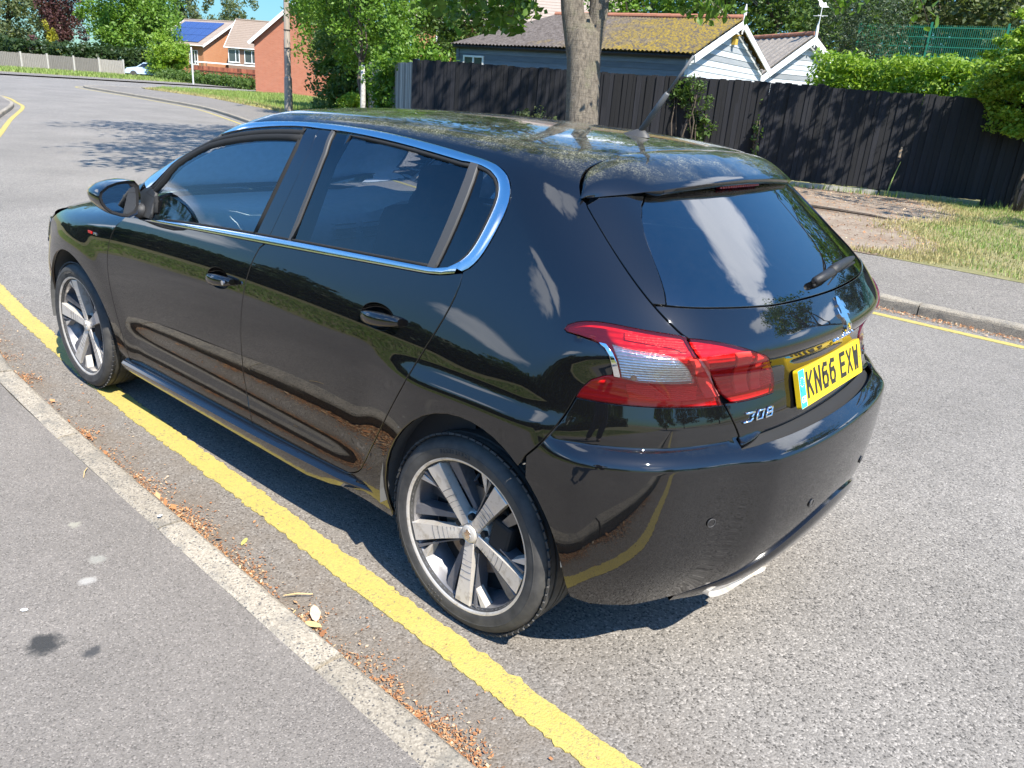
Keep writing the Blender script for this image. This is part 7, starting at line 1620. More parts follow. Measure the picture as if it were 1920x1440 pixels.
def house(label, O, ang, W, L, ze, zr_, wall, roofm, windows=(), gable_wall=None, pane_solar=None, pipe=None):
    """O: near corner; x' runs along the gable end (width W), y' along the ridge (length L)"""
    root = empty('house', (O[0], O[1], 0)); tag(root, label, 'house'); root.rotation_euler = (0, 0, ang); gw = gable_wall or wall
    mk('wall', [(0, 0, 0), (W, 0, 0), (W, L, 0), (0, L, 0), (0, 0, ze), (W, 0, ze), (W, L, ze), (0, L, ze)], [(1, 2, 6, 5), (2, 3, 7, 6), (3, 0, 4, 7)], wall, root)
    for y in (0, L):
        mk('gable_wall', [(0, y, 0), (W, y, 0), (W, y, ze), (W / 2, y, zr_), (0, y, ze)], [(0, 1, 2, 3, 4) if y == 0 else (4, 3, 2, 1, 0)], gw, root)
    oh = .35; sl = (zr_ - ze) / (W / 2)
    for sg in (-1, 1):
        xe = W / 2 + sg * (W / 2 + oh); z0 = ze - oh * sl; nrow = int(math.hypot(W / 2 + oh, zr_ - z0) / .33); m = MB()
        for k in range(nrow):       # courses of tiles, each lapping the one below
            a, b = k / nrow, (k + 1) / nrow; xa, xb = xe + (W / 2 - xe) * a, xe + (W / 2 - xe) * b; za, zb = z0 + (zr_ - z0) * a, z0 + (zr_ - z0) * b
            m.add([(xa, -oh, za + .06), (xa, L + oh, za + .06), (xb, L + oh, zb + .03), (xb, -oh, zb + .03), (xa, -oh, za), (xa, L + oh, za)], [(0, 1, 2, 3), (4, 5, 1, 0)])
        m.build('roof', roofm, root)
        for y in (-oh, L + oh):
            m = MB(); d = Vector((W / 2 - xe, 0, zr_ - z0)); an = math.atan2(d.z, d.x); m.box(((xe + W / 2) / 2, y, (z0 + zr_) / 2 - .06), (d.length, .05, .22), R=Matrix.Rotation(-an, 3, 'Y')); m.build('barge_board', M_WHITE, root)
        m = MB(); m.tube([(xe, -oh, z0), (xe, L + oh, z0)], .06, 6); m.build('gutter', M_WHITE, root)
    m = MB(); m.tube([(W / 2, -oh, zr_ + .05), (W / 2, L + oh, zr_ + .05)], .11, 6); m.build('ridge', roofm, root)
    for (side, s, z, w, h) in windows:
        fr = MB(); pn = MB()
        if side == 'gable': T = lambda a, b, d: (s + a, -d, z + b); sx = lambda a, b, d: (a, d, b)
        elif side == 'left': T = lambda a, b, d: (-d, s + a, z + b); sx = lambda a, b, d: (d, a, b)
        else: T = lambda a, b, d: (W + d, s + a, z + b); sx = lambda a, b, d: (d, a, b)
        for a in (-w / 2, -w / 6, w / 2): fr.box(T(a, 0, .03), sx(.07, h + .07, .10))
        for b in (-h / 2, h / 2): fr.box(T(0, b, .032), sx(w, .07, .11))
        f_ = fr.build('window', M_WHITE, root); pn.box(T(0, 0, .01), sx(w, h, .04)); pn.build('pane', M_PANE, f_); sl_ = MB(); sl_.box(T(0, -h / 2 - .07, .06), sx(w + .2, .05, .18)); sl_.build('sill', M_WHITE, f_)
    if pane_solar:
        sg, y0, y1, a0, a1, ny, na = pane_solar; xe = W / 2 + sg * (W / 2 + oh); z0 = ze - oh * sl; up_ = Vector((sg * sl, 0, 1)).normalized(); Ms = simple('solar_glass', (.045, .075, .22), .2, coat=.4)
        for i in range(ny):
            for j in range(na):
                ya, yb = y0 + (y1 - y0) * i / ny + .02, y0 + (y1 - y0) * (i + 1) / ny - .02; aa, ab = a0 + (a1 - a0) * j / na + .004, a0 + (a1 - a0) * (j + 1) / na - .004
                V = []
                for hgt in (.09, .14):
                    for (y, a) in ((ya, aa), (yb, aa), (yb, ab), (ya, ab)): V.append(tuple(Vector((xe + (W / 2 - xe) * a, y, z0 + (zr_ - z0) * a)) + up_ * hgt))
                bm = bmesh.new(); vs = [bm.verts.new(v) for v in V]
                for f in ((0, 1, 2, 3), (4, 5, 6, 7), (0, 1, 5, 4), (1, 2, 6, 5), (2, 3, 7, 6), (3, 0, 4, 7)): bm.faces.new([vs[k] for k in f])
                bm_obj('solar_panel', bm, MATS['solar_glass'], root)
    if pipe is not None:
        m = MB(); m.tube([(pipe, -.06, .3), (pipe, -.06, ze + .2)], .06, 8); m.build('drainpipe', M_WHITE, root)
    return root
house('red brick gable house with a white drainpipe behind the birch', (53.6, -32.4), rad(225), 7.0, 10, 3.75, 6.8, M_BRICK, M_TILE, [], pipe=2.2)
house('distant orange brick house with solar panels on its roof', (92.6, -50.2), rad(-76.6), 10.0, 8.0, 4.0, 6.9, M_BRICKO, M_TILEG, [('left', 1.6, 2.5, 1.3, 1.5), ('left', 5, 2.5, 1.3, 1.5)], pane_solar=(-1, .9, 7.6, .10, .90, 5, 3))
house('distant brown brick house between the solar panels and the brick gable', (83.5, -56), rad(-50.9), 8.0, 7.3, 4.1, 7.1, M_BRICKB, M_TILE, [('left', 6.6, 3.0, 1.25, 1.35), ('left', 4.7, 3.0, 1.25, 1.35)])
house('orange brick house with a pale tiled roof behind the mossy shed', (25.0, -38.5), rad(-50.9), 8.0, 12.5, 5.1, 7.6, M_BRICKO, M_TILEG, [('left', 10.6, 4.3, 1.1, 1.2), ('left', 7.4, 4.2, 1.4, 1.2), ('left', 3.5, 4.2, 1.4, 1.2)])
M_REDW = wood_mat('red_stained_timber', (.36, .10, .05), (.48, .16, .08))
board_fence('red stained board fence before the distant brown house', (74.5, -39.0), (65.3, -40.2), 1.55, M_REDW, .3, 'red_fence')
cn = empty('garden_canopy', (74.9, -43.0, 0)); tag(cn, 'low white canopy roof behind the red stained fence', 'canopy'); Rz_ = rad(-10)
m = MB(); m.box((0, 0, 1.95), (6.0, 2.6, .12), R=Matrix.Rotation(rad(229), 3, 'Z')); m.build('roof', M_WHITE, cn)
for a, b in ((-2, -1.8), (2, 1.8), (-1.2, -2.6), (2.6, 1.0)):
    m = MB(); m.tube([(a, b, 0), (a, b, 1.9)], .05, 6); m.build('leg', M_WHITE, cn)
# grey fence with concrete posts across the junction
def grey_fence():
    P = np.array([(89.5, -22.0), (88.8, -27.1), (88.5, -31.3), (88.0, -33.6), (87.6, -35.9), (87.2, -38.2)]); root = empty('grey_fence', (88.8, -27, 0)); tag(root, 'weathered grey panel fence with pale concrete posts across the junction', 'fence'); o0 = np.array([88.8, -27.])
    S = np.r_[0, np.cumsum(np.linalg.norm(np.diff(P, axis=0), axis=1))]; at = lambda s: np.array([np.interp(s, S, P[:, 0]), np.interp(s, S, P[:, 1])]); n = int(S[-1] / 2.33)
    for i in range(n + 1):
        a = at(i * 2.33) - o0; m = MB(); m.box((a[0], a[1], .80), (.14, .16, 1.62), rz=0); m.build('fence_post', M_CONC, root)
        if i < n:
            b = at((i + 1) * 2.33) - o0; d = b - a; rz = math.atan2(d[1], d[0]); k = 14; m = MB()
            for j in range(k): c = a + d * (.04 + .92 * (j + .5) / k); m.box((c[0], c[1], .80 + random.uniform(-.02, .02)), (2.1 / k - .012, .03 + .012 * (j % 2), 1.36), rz=rz)
            m.build('fence_panel', M_GREYW, root)
grey_fence()
o = sheet('far_verge', [(68.5, -70), (160, -110), (160, 40), (68.5, 30)], .085, M_GRASSG)
# ---------------------------------------------------------------- trees beyond the junction
tree('big olive green tree behind the left end of the grey fence', 'tree', (113, -36.5, 0), (113, -36.5, 6.5), (6.5, 6.0, 6.6), 16000, .34, 'dull', .3, nclump=130)
tree('olive green tree out at the far left edge', 'tree', (117, -29, 0), (117, -29, 5.5), (5.5, 5, 5.5), 7000, .36, 'dull', .3, nclump=70)
tree('copper purple tree between the green trees beyond the grey fence', 'tree', (104.8, -39.4, 0), (104.8, -39.4, 6.0), (2.5, 2.3, 5.8), 11000, .24, 'purple', .22, nclump=80)
bush('small yellow conifer in front of the copper tree', (101.9, -36.9, 2.4), (.95, .9, 2.3), 2600, .18, 'yellow', 30, 'conifer', name='conifer')
bush('dark red shrub left of the small yellow conifer', (103, -35.3, 2.0), (1.2, 1.1, 1.7), 2600, .2, 'purple', 26)
bush('olive shrub under the copper tree at the grey fence', (99, -39.4, 1.3), (1.5, 1.3, 1.3), 2200, .2, 'mid', 24)
tree('bright green maple beyond the grey fence', 'tree', (97.2, -43.4, 0), (97.2, -43.6, 6.1), (5.4, 4.8, 5.6), 20000, .32, 'bright', .25, nclump=120)
bush('yellow green shrub between the maple and the solar house', (82.2, -40.3, 2.1), (2.6, 2.0, 2.1), 6500, .2, 'privet', 50)
tree('far grey green poplar behind the maple', 'tree', (133, -71, 0), (133, -71, 8.5), (3.8, 3.2, 7.0), 7000, .36, 'dull', .3, nclump=60)
tree('far grey green tree above the solar house', 'tree', (133, -78.6, 0), (133, -78.6, 8.0), (4.2, 3.4, 6.4), 7000, .36, 'dull', .3, nclump=60)
tree('far green tree behind the maple, left of the poplar', 'tree', (132, -65, 0), (132, -65, 8), (4.0, 3.4, 6.6), 7000, .36, 'mid', .3, nclump=60)
hedge('dark shrub belt behind the grey fence under the trees', [(91.5, -20), (92, -32), (92.5, -45)], 2.0, 0, 2.6, 6000, .30, 'dark', rag=.3)
hedge('low rough green hedge along the far grass below the red fence', [(77, -37.2), (70, -36.6), (61.5, -37.2)], 1.4, 0, .85, 5000, .16, 'mid', rag=.25)
# car half hidden at the end of the grey fence
def far_car():
    root = empty('parked_car', (85.0, -39.6, 0)); tag(root, 'pale blue car parked beyond the end of the grey fence, half behind a shrub', 'car'); root.rotation_euler = (0, 0, rad(60)); Mc = simple('pale_blue_paint', (.42, .52, .62), .25, coat=1, var=.03)
    prof = [(-2.1, .35), (-2.15, .75), (-2.0, .95), (-1.75, 1.0), (-1.2, 1.45), (.3, 1.48), (1.0, 1.02), (1.9, .88), (2.1, .65), (2.1, .35)]; bm = bmesh.new(); rings = []
    for y, s in ((-.85, .9), (-.8, 1), (.8, 1), (.85, .9)): rings.append([bm.verts.new((x * (.98 if abs(y) > .82 else 1), y * (.80 if z > 1.2 else 1), z if z < 1.2 or abs(y) < .82 else z - .05)) for x, z in prof])
    for a, b in zip(rings, rings[1:]):
        for i in range(len(prof)): bm.faces.new((a[i], a[(i + 1) % 10], b[(i + 1) % 10], b[i]))
    bm.faces.new(rings[0]); bm.faces.new(rings[-1][::-1]); bm_obj('body', bm, Mc, root, True, 40)
    for y in (-.80, .80):
        s = 1 if y > 0 else -1; mk('side_window', [(-1.55, s * .853, 1.03), (.85, s * .853, 1.03), (.28, s * .70, 1.40), (-1.15, s * .70, 1.40)], [(0, 1, 2, 3)], M_GBLK, root)
    mk('windscreen', [(.42, -.6, 1.42), (.42, .6, 1.42), (.98, .72, 1.05), (.98, -.72, 1.05)], [(0, 1, 2, 3)], M_GBLK, root)
    for x in (-1.3, 1.3):
        for y in (-.80, .80): m = MB(); m.tube([(x, y - .1, .32), (x, y + .1, .32)], .32, 16); m.build('wheel', M_TYRE, root)
far_car()
# ---------------------------------------------------------------- grass, leaf litter, weeds
def blades(name, pts, h, mat, label=None, w=.006):
    n = len(pts); a = RS.rand(n) * 6.283; lean = RS.rand(n) * .7; H = h * (.45 + .8 * RS.rand(n)); dx, dy = np.cos(a), np.sin(a); W = w * (1 + .6 * RS.rand(n))
    p0 = pts + np.stack([-dy * W, dx * W, 0 * W], 1); p1 = pts + np.stack([dy * W, -dx * W, 0 * W], 1); p2 = pts + np.stack([dx * H * lean, dy * H * lean, H], 1)
    V = np.stack([p0, p1, p2], 1).reshape(-1, 3); me = bpy.data.meshes.new(name); me.vertices.add(3 * n); me.loops.add(3 * n); me.polygons.add(n); me.vertices.foreach_set('co', V.ravel().astype(np.float32)); me.loops.foreach_set('vertex_index', np.arange(3 * n, dtype=np.int32)); me.polygons.foreach_set('loop_start', np.arange(0, 3 * n, 3, dtype=np.int32)); me.update(calc_edges=True); me.materials.append(mat)
    o = bpy.data.objects.new(name, me); COL.objects.link(o); tag(o, label, None, None, 'stuff'); return o
def gmat(name, a, b, c):
    t = NT(name); P = t.pos(); n = t.noise(P, .8, 6, .65); m = t.noise(P, 5, 4, .6); r = t.n('ShaderNodeNewGeometry').outputs['Random Per Island']; col = t.mix(t.ramp(n, (.36, 0), (.6, 1)), a, b); col = t.mix(t.math('MULTIPLY', t.ramp(m, (.4, 0), (.65, 1)), .8), col, c); col = t.mix(t.math('MULTIPLY', r, .4), col, b)
    p = t.pbsdf(Base_Color=col, Roughness=.6); tr = t.n('ShaderNodeBsdfTranslucent', {0: col}).outputs[0]; return t.done(t.n('ShaderNodeMixShader', {0: .3, 1: p, 2: tr}).outputs[0])
M_BLADE = gmat('grass_blade', (.14, .27, .035), (.22, .33, .06), (.36, .36, .12)); M_STRAW = gmat('dry_grass', (.42, .34, .14), (.52, .43, .20), (.26, .27, .08))
def scatter_poly(poly, n):
    poly = np.array(poly, float); lo, hi = poly.min(0), poly.max(0); out = []
    while sum(map(len, out)) < n:
        q = lo + (hi - lo) * RS.rand(n, 2); out.append(q[inside(poly, q)])
    return np.concatenate(out)[:n]
g1 = [(-5, -7.2), (-.4, -7.25), (.85, -7.6), (.9, -8.9), (1.9, -10.6), (1.5, -12.2), (1.9, -14.2), (2.5, -15.6), (-4, -17.9), (-6, -14)]
q = scatter_poly(g1, 42000); patch = np.sin(q[:, 0] * 2.1 + 1) * np.sin(q[:, 1] * 1.7) + .6 * np.sin(q[:, 0] * 4.7 + q[:, 1] * 3.9); keep = RS.rand(len(q)) < np.clip(.65 + .45 * patch, .12, 1); q = q[keep]
blades('verge_grass', np.c_[q, np.full(len(q), .095)], .055, M_BLADE, 'patchy green grass growing on the verge before the black fence', .005)
q = scatter_poly(g1, 26000); kd = q[:, 1] > -9.3 - .6 * np.sin(q[:, 0] * 1.3); q2 = np.concatenate([q[kd], q[~kd][:7000]])
blades('dry_grass', np.c_[q2, np.full(len(q2), .095)], .05, M_STRAW, 'dry straw coloured grass along the edge of the far pavement', .005)
g2 = [(29, -17.4), (34, -18.8), (38.4, -20.2), (42, -20.6), (46, -20.6), (51, -24), (51, -34), (40, -30), (30, -22), (25, -18)]
q = scatter_poly(g2, 20000); blades('lawn_grass', np.c_[q, np.full(len(q), .095)], .14, M_BLADE, 'mown grass between the far pavement and the brick house', .014)
q = scatter_poly([(29, -17.3), (34, -18.7), (38.4, -19.9), (46, -20.4), (48, -22), (38, -21.5), (30, -18.6), (25, -16.2)], 7000); blades('dry_lawn_edge', np.c_[q, np.full(len(q), .095)], .10, M_STRAW, 'dry yellow edge of the far lawn along the pavement', .014)
q = scatter_poly([(69, -50), (87.0, -38), (88.3, -30), (89, -20), (72, -18), (69, -22)], 9000); blades('rough_grass', np.c_[q, np.full(len(q), .085)], .22, M_BLADE, 'rough grass strip before the grey fence', .03)
bd = crom([(1.30, -7.30), (.85, -7.7), (.9, -8.9), (1.9, -10.6), (1.5, -12.2), (1.9, -14.2), (2.7, -15.5)], 20); k_ = RS.randint(0, len(bd), 6500); q = bd[k_] + RS.randn(6500, 2) * .22; q = q[q[:, 1] < -7.3]
blades('edge_grass', np.c_[q, np.full(len(q), .1)], .05, M_STRAW, 'thin dry grass where the bare earth meets the grass', .005)
ft = np.array([fence_pt(s, .1, .10 + abs(RS.randn()) * .05) for s in RS.rand(900) * 14 - 5.5]); blades('fence_foot_grass', ft, .14, M_BLADE, 'tufts of grass along the foot of the black fence', .007)
def litter(name, P, size, mat, label):
    n = len(P); a = RS.rand(n) * 6.283; tl = RS.randn(n, 2) * .45; L = size * (.4 + 1.0 * RS.rand(n)); W = L * (.25 + .45 * RS.rand(n)); d = np.stack([np.cos(a), np.sin(a), tl[:, 0] * .7], 1) * L[:, None]; e = np.stack([-np.sin(a), np.cos(a), tl[:, 1] * .7], 1) * W[:, None]
    lift = np.abs(d[:, 2]) * .5 + np.abs(e[:, 2]) * .5 + .0035; C = P + np.stack([0 * a, 0 * a, lift], 1); V = np.stack([C - d * .5, C + e * .5, C + d * .5, C - e * .5], 1).reshape(-1, 3)
    me = bpy.data.meshes.new(name); me.vertices.add(4 * n); me.loops.add(4 * n); me.polygons.add(n); me.vertices.foreach_set('co', V.ravel().astype(np.float32)); me.loops.foreach_set('vertex_index', np.arange(4 * n, dtype=np.int32)); me.polygons.foreach_set('loop_start', np.arange(0, 4 * n, 4, dtype=np.int32)); me.update(calc_edges=True); me.materials.append(mat); o = bpy.data.objects.new(name, me); COL.objects.link(o); tag(o, label, None, None, 'stuff'); return o
def lit_mat():
    t = NT('leaf_litter'); r = t.n('ShaderNodeNewGeometry').outputs['Random Per Island']; col = t.ramp(r, (0, (.20, .085, .035)), (.3, (.33, .14, .055)), (.6, (.42, .20, .08)), (.85, (.46, .29, .15)), (.97, (.52, .42, .28)), (1, (.18, .10, .055)))
    return t.done(t.pbsdf(Base_Color=col, Roughness=.85))
M_LIT = lit_mat()
KS = np.r_[0, np.cumsum(np.linalg.norm(np.diff(KN, axis=0), axis=1))]
def along(line, s, off_):
    S = np.r_[0, np.cumsum(np.linalg.norm(np.diff(line, axis=0), axis=1))]; T = np.gradient(line, axis=0); T /= np.linalg.norm(T, axis=1, keepdims=True); P = np.stack([np.interp(s, S, line[:, 0]), np.interp(s, S, line[:, 1])], 1); t = np.stack([np.interp(s, S, T[:, 0]), np.interp(s, S, T[:, 1])], 1); return P + np.stack([-t[:, 1], t[:, 0]], 1) * off_[:, None]
S0 = float(KS[np.argmin(np.linalg.norm(KN - np.array([.82, 1.245]), axis=1))])
# drifts of litter in the gutter, thick and thin by turns
s = []
for c, w, k in ((-1.55, .10, 260), (-1.28, .05, 60), (-.95, .12, 420), (-.62, .06, 160), (-.38, .14, 900), (-.12, .08, 480), (.10, .05, 160), (.32, .05, 220), (.62, .06, 420), (.92, .10, 700), (1.18, .12, 620), (1.5, .10, 420), (1.8, .05, 120), (2.05, .05, 260), (2.5, .04, 40), (2.9, .05, 260), (3.3, .05, 120), (3.8, .15, 300), (5.2, .6, 500)): s.append(S0 - .82 + c + RS.randn(int(k * 2.4)) * w)
s = np.concatenate(s); d = -np.abs(RS.randn(len(s))) * (.028 + .03 * np.abs(np.sin(s * 9))) - .003; q = along(KN, s, d); litter('leaf_litter', np.c_[q, np.full(len(q), .002)], .0095, M_LIT, 'orange brown leaf and bark litter lying in the near gutter')
s = S0 - 2 + RS.rand(700) * 7; q = along(KN, s, -np.abs(RS.randn(700)) * .14 - .01); s = S0 - 2.4 + RS.rand(130) * 4.2; q = along(KN, s, -np.abs(RS.randn(130)) * .035 - .006); litter('large_litter', np.c_[q, np.full(130, .004)], .030, M_LIT, 'larger curled leaf pieces in the near gutter')
s = S0 - 2 + RS.rand(700) * 7; q = along(KN, s, -np.abs(RS.randn(700)) * .14 - .01); litter('loose_litter', np.c_[q, np.full(len(q), .001)], .010, M_LIT, 'scattered specks of brown litter on the road by the kerb')
SF = np.r_[0, np.cumsum(np.linalg.norm(np.diff(KF, axis=0), axis=1))]; sf = float(SF[np.argmin(np.linalg.norm(KF - np.array([0, -4.96]), axis=1))])
s = sf - 6 + RS.rand(6500) * 12; q = along(KF, s, np.abs(RS.randn(6500)) * .07 + .006); litter('far_litter', np.c_[q, np.full(len(q), .002)], .020, M_LIT, 'red brown litter lying along the far kerb')
q = np.concatenate([scatter_poly([(1.3, -7.3), (7, -8.75), (12, -10.6), (9, -13.2), (4.9, -14.8), (2.6, -15.5), (1.9, -14), (1.9, -10.6), (.9, -8.9)], 7000)]); litter('ground_litter', np.c_[q, np.full(len(q), .102)], .032, M_LIT, 'brown leaf litter scattered over the bare earth under the street tree')
# a few things one can pick out on the ground
def flat_thing(name, p, L, W, rot, mat, label, cat_, curl=.15):
    pl = [(-.5, 0), (-.3, .32), (.05, .5), (.38, .28), (.5, 0), (.36, -.3), (0, -.45), (-.32, -.3)]; c, s = math.cos(rot), math.sin(rot); V = [(0, 0, .006)] + [(c * a * L - s * b * W, s * a * L + c * b * W, .003 + curl * L * (abs(b) * .6 + abs(a) * .3)) for a, b in pl]
    o = mk(name, V, [(0, i + 1, (i + 1) % 8 + 1) for i in range(8)], mat, loc=p); tag(o, label, cat_); return o
M_PL = simple('dry_leaf', (.58, .42, .20), .7, var=.3, vs=60); M_PL2 = simple('pale_dry_leaf', (.66, .50, .34), .7, var=.3, vs=60); M_YL = simple('yellow_leaf', (.50, .46, .12), .6, var=.3, vs=60); M_GUM = simple('white_dropping', (.72, .72, .70), .7, var=.15, vs=80)
flat_thing('fallen_leaf', (.325, 1.17, .012), .085, .035, 2.6, M_PL2, 'largest pale dry leaf in the litter of the near gutter', 'leaf')
flat_thing('fallen_leaf', (.285, 1.205, .012), .06, .028, .4, M_PL, 'ochre dry leaf beside the largest pale leaf in the gutter', 'leaf')
flat_thing('fallen_leaf', (.83, 1.10, .004), .05, .018, 2.2, M_YL, 'yellow green leaf on the road near the gutter litter', 'leaf')
flat_thing('bird_dropping', (.80, 1.80, .0935), .022, .016, .7, M_GUM, 'small white bird dropping on the near pavement', 'dropping', .05)
flat_thing('bird_dropping', (1.02, 1.30, .104), .02, .014, 1.7, M_GUM, 'white spot on the top of a near kerb stone', 'dropping', .05)
for i, (x, y, a, L) in enumerate(((1.50, 1.345, 2.6, .08), (.44, 1.15, .9, .09), (.36, 1.23, 2.2, .07))):
    m = MB(); d = Vector((math.cos(a), math.sin(a), 0)) * L / 2; c = Vector((x, y, .100 if y > 1.25 else .014)); m.tube([c - d, c + Vector((.003, .002, .004)), c + d], [.002, .0026, .0014], 5); o = m.build('twig', M_PL); tag(o, ['short straw coloured twig lying across the back of the kerb', 'thin dry stalk in the middle of the gutter litter', 'stalk crossing the large pale leaf in the gutter'][i], 'twig')
p = fence_pt(.35, 0, 1.5); m = MB(); m.tube([(3.55, -11.1, .13), (3.0, -11.0, .14), (2.5, -11.05, .13), (2.15, -11.0, .12)], [.028, .025, .022, .012], 6); o = m.build('branch_shadow', M_BARKD); tag(o, 'dark stick added as the shadow of a branch on the bare earth', 'branch')  # added dark stick takes the place of a branch's cast shadow
# ---------------------------------------------------------------- what stands behind the camera and shows in the paintwork
hedge('tall dark hedge along the back of the near grass verge', [(-16, 14.5), (-4, 12.2), (6, 11.2), (14, 9.4), (24, 6.4), (34, 3.5)], 1.8, .1, 1.75, 26000, .20, 'dark', rag=.10)
q = scatter_poly([(-6, 4.0), (0, 3.5), (6, 3.0), (12, 1.3), (16, 2.5), (8, 7), (-5, 9)], 26000); blades('near_grass', np.c_[q, np.full(len(q), .095)], .10, M_BLADE, 'grass verge behind the photographer', .008)
for i, (x, y, h, r_, mt) in enumerate(((4, 30, 4.6, 3.0, 'dark'), (17, 27, 4.2, 2.8, 'mid'), (29, 22, 4.4, 3.0, 'dark'), (45, 16, 4.6, 3.2, 'mid'), (-10, 31, 5.6, 3.6, 'dark'), (-24, 26, 5.6, 3.6, 'mid'), (62, 12, 5, 3.6, 'dark'), (-20, 4.5, 5.5, 3.0, 'bright'), (-26, -9, 6.5, 3.4, 'mid'), (-38, -2, 8, 4.5, 'dark'))):
    tree(['dark rounded tree behind the near hedge', 'green tree behind the near hedge, ahead of the car', 'second dark tree along the near hedge', 'green tree at the bend behind the hedge', 'large dark tree behind the photographer', 'green tree far behind the photographer', 'dark tree past the bend', 'light green tree on the near verge down the road', 'green tree on the far verge down the road', 'dark tree at the end of the road behind the car'][i], 'tree', (x, y, 0), (x, y, h * .62), (r_, r_, h * .45), 5200, .34, mt, .18, nclump=60)
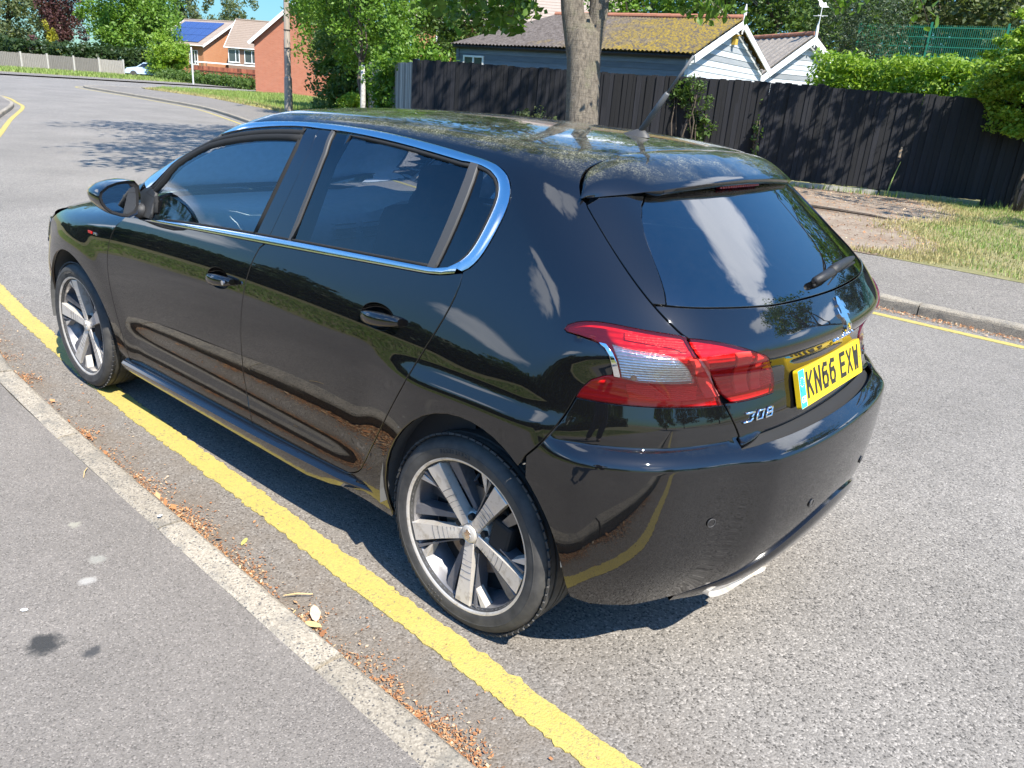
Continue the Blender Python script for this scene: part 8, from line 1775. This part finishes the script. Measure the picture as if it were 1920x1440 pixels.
# ---------------------------------------------------------------- the photographer, seen only as a reflection
def person():
    root = empty('person', (-1.72, 2.78, .092)); tag(root, 'person in dark clothes holding up a phone, reflected in the corner of the bumper', 'person'); yaw = math.atan2(-.727, .591); root.rotation_euler = (0, 0, yaw)
    def skinmesh(name, verts, edges, radii, mat, sub=2, parent=root):
        me = bpy.data.meshes.new(name); me.from_pydata(verts, edges, []); o = bpy.data.objects.new(name, me); COL.objects.link(o); sk = o.modifiers.new('skin', 'SKIN'); 
        if not me.skin_vertices: me.attributes.new('skin', 'FLOAT_VECTOR', 'POINT') if False else None
        for i, r in enumerate(radii): me.skin_vertices[0].data[i].radius = r if hasattr(r, '__len__') else (r, r)
        me.skin_vertices[0].data[0].use_root = True; ss = o.modifiers.new('sub', 'SUBSURF'); ss.levels = sub; ss.render_levels = sub; dg = bpy.context.evaluated_depsgraph_get(); m2 = bpy.data.meshes.new_from_object(o.evaluated_get(dg)); bpy.data.objects.remove(o); m2.name = name; m2.materials.clear(); m2.materials.append(mat); m2.polygons.foreach_set('use_smooth', [True] * len(m2.polygons)); o2 = bpy.data.objects.new(name, m2); COL.objects.link(o2); o2.parent = parent; return o2
    Msk = simple('skin', (.55, .33, .24), .5, var=.06); Mj = simple('dark_jacket', (.03, .032, .04), .8); Mt = simple('dark_trousers', (.035, .04, .06), .85); Msh = simple('shoe_leather', (.05, .035, .025), .5); Mh = simple('brown_hair', (.05, .03, .02), .6)
    V = [(0, 0, .95), (0, 0, 1.12), (0, 0, 1.32), (.01, 0, 1.44), (.02, 0, 1.52), (0, .10, .90), (.02, .11, .50), (-.01, .12, .09), (.11, .13, .04), (0, -.10, .90), (.02, -.11, .50), (-.01, -.12, .09), (.11, -.13, .04), (0, .185, 1.40), (.06, .24, 1.14), (.31, .10, 1.36), (0, -.185, 1.40), (.06, -.24, 1.14), (.31, -.10, 1.36)]
    Ed = [(0, 1), (1, 2), (2, 3), (3, 4), (0, 5), (5, 6), (6, 7), (7, 8), (0, 9), (9, 10), (10, 11), (11, 12), (3, 13), (13, 14), (14, 15), (3, 16), (16, 17), (17, 18)]
    Rr = [(.15, .12), (.14, .11), (.165, .12), (.12, .09), .058, .095, .07, .05, .045, .095, .07, .05, .045, .07, .05, .038, .07, .05, .038]
    skinmesh('body', V, Ed, Rr, Msk)
    skinmesh('jacket', [V[0], V[1], V[2], V[3], V[13], V[14], V[15], V[16], V[17], V[18]], [(0, 1), (1, 2), (2, 3), (3, 4), (4, 5), (5, 6), (3, 7), (7, 8), (8, 9)], [(.175, .14), (.16, .13), (.185, .14), (.135, .105), .085, .063, .046, .085, .063, .046], Mj)
    skinmesh('trousers', [V[0], V[5], V[6], (-.01, .12, .11), V[9], V[10], (-.01, -.12, .11)], [(0, 1), (1, 2), (2, 3), (0, 4), (4, 5), (5, 6)], [(.165, .13), .105, .08, .068, .105, .08, .068], Mt)
    for s in (1, -1): skinmesh('shoe', [(-.05, s * .122, .05), (.06, s * .125, .045), (.15, s * .13, .035)], [(0, 1), (1, 2)], [.05, .048, .04], Msh)
    bm = bmesh.new(); bmesh.ops.create_uvsphere(bm, u_segments=24, v_segments=16, radius=1)
    for v in bm.verts:
        x, y, z = v.co; f = 1 - .18 * max(0, -z); nose = .16 * math.exp(-((y / .16) ** 2) - ((z + .12) / .22) ** 2) if x > 0 else 0; eye = -.05 * math.exp(-((abs(y) - .36) / .14) ** 2 - ((z - .08) / .10) ** 2) if x > 0 else 0; v.co = Vector((.095 * (x * f + nose + eye) + .035, .076 * y * f, .118 * z + 1.655))
    hd = bm_obj('head', bm, Msk, root, True)
    bm = bmesh.new(); bmesh.ops.create_uvsphere(bm, u_segments=24, v_segments=14, radius=1, matrix=Matrix.Translation((.022, 0, 1.685)) @ Matrix.Diagonal((.104, .086, .105, 1))); bmesh.ops.delete(bm, geom=[v for v in bm.verts if v.co.z < 1.66 and v.co.x > -.01], context='VERTS'); bm_obj('hair', bm, Mh, hd, True)
    for s in (1, -1):
        bm = bmesh.new(); bmesh.ops.create_uvsphere(bm, u_segments=10, v_segments=8, radius=1, matrix=Matrix.Translation((.03, s * .078, 1.645)) @ Matrix.Diagonal((.018, .008, .03, 1))); bm_obj('ear', bm, Msk, hd, True)
        skinmesh('hand', [(.31, s * .10, 1.37), (.345, s * .085, 1.40), (.36, s * .078, 1.425)], [(0, 1), (1, 2)], [.028, .034, .026], Msk)
        for k in range(4): skinmesh('finger', [(.355, s * .085, 1.395 + k * .018), (.385, s * .082, 1.398 + k * .018), (.392, s * .058, 1.40 + k * .018)], [(0, 1), (1, 2)], [.0095, .0085, .007], Msk, 1)
        skinmesh('thumb', [(.345, s * .08, 1.43), (.36, s * .065, 1.455), (.366, s * .045, 1.46)], [(0, 1), (1, 2)], [.011, .010, .008], Msk, 1)
    ph = empty('phone', (-1.72, 2.78, .092)); tag(ph, 'black phone held up in both hands by the photographer', 'phone'); ph.rotation_euler = (0, 0, yaw); bm = bmesh.new(); box(bm, Vector((.374, 0, 1.425)), (.009, .155, .074), bev=.004); bm_obj('phone_body', bm, M_GBLK, ph, True)
person()
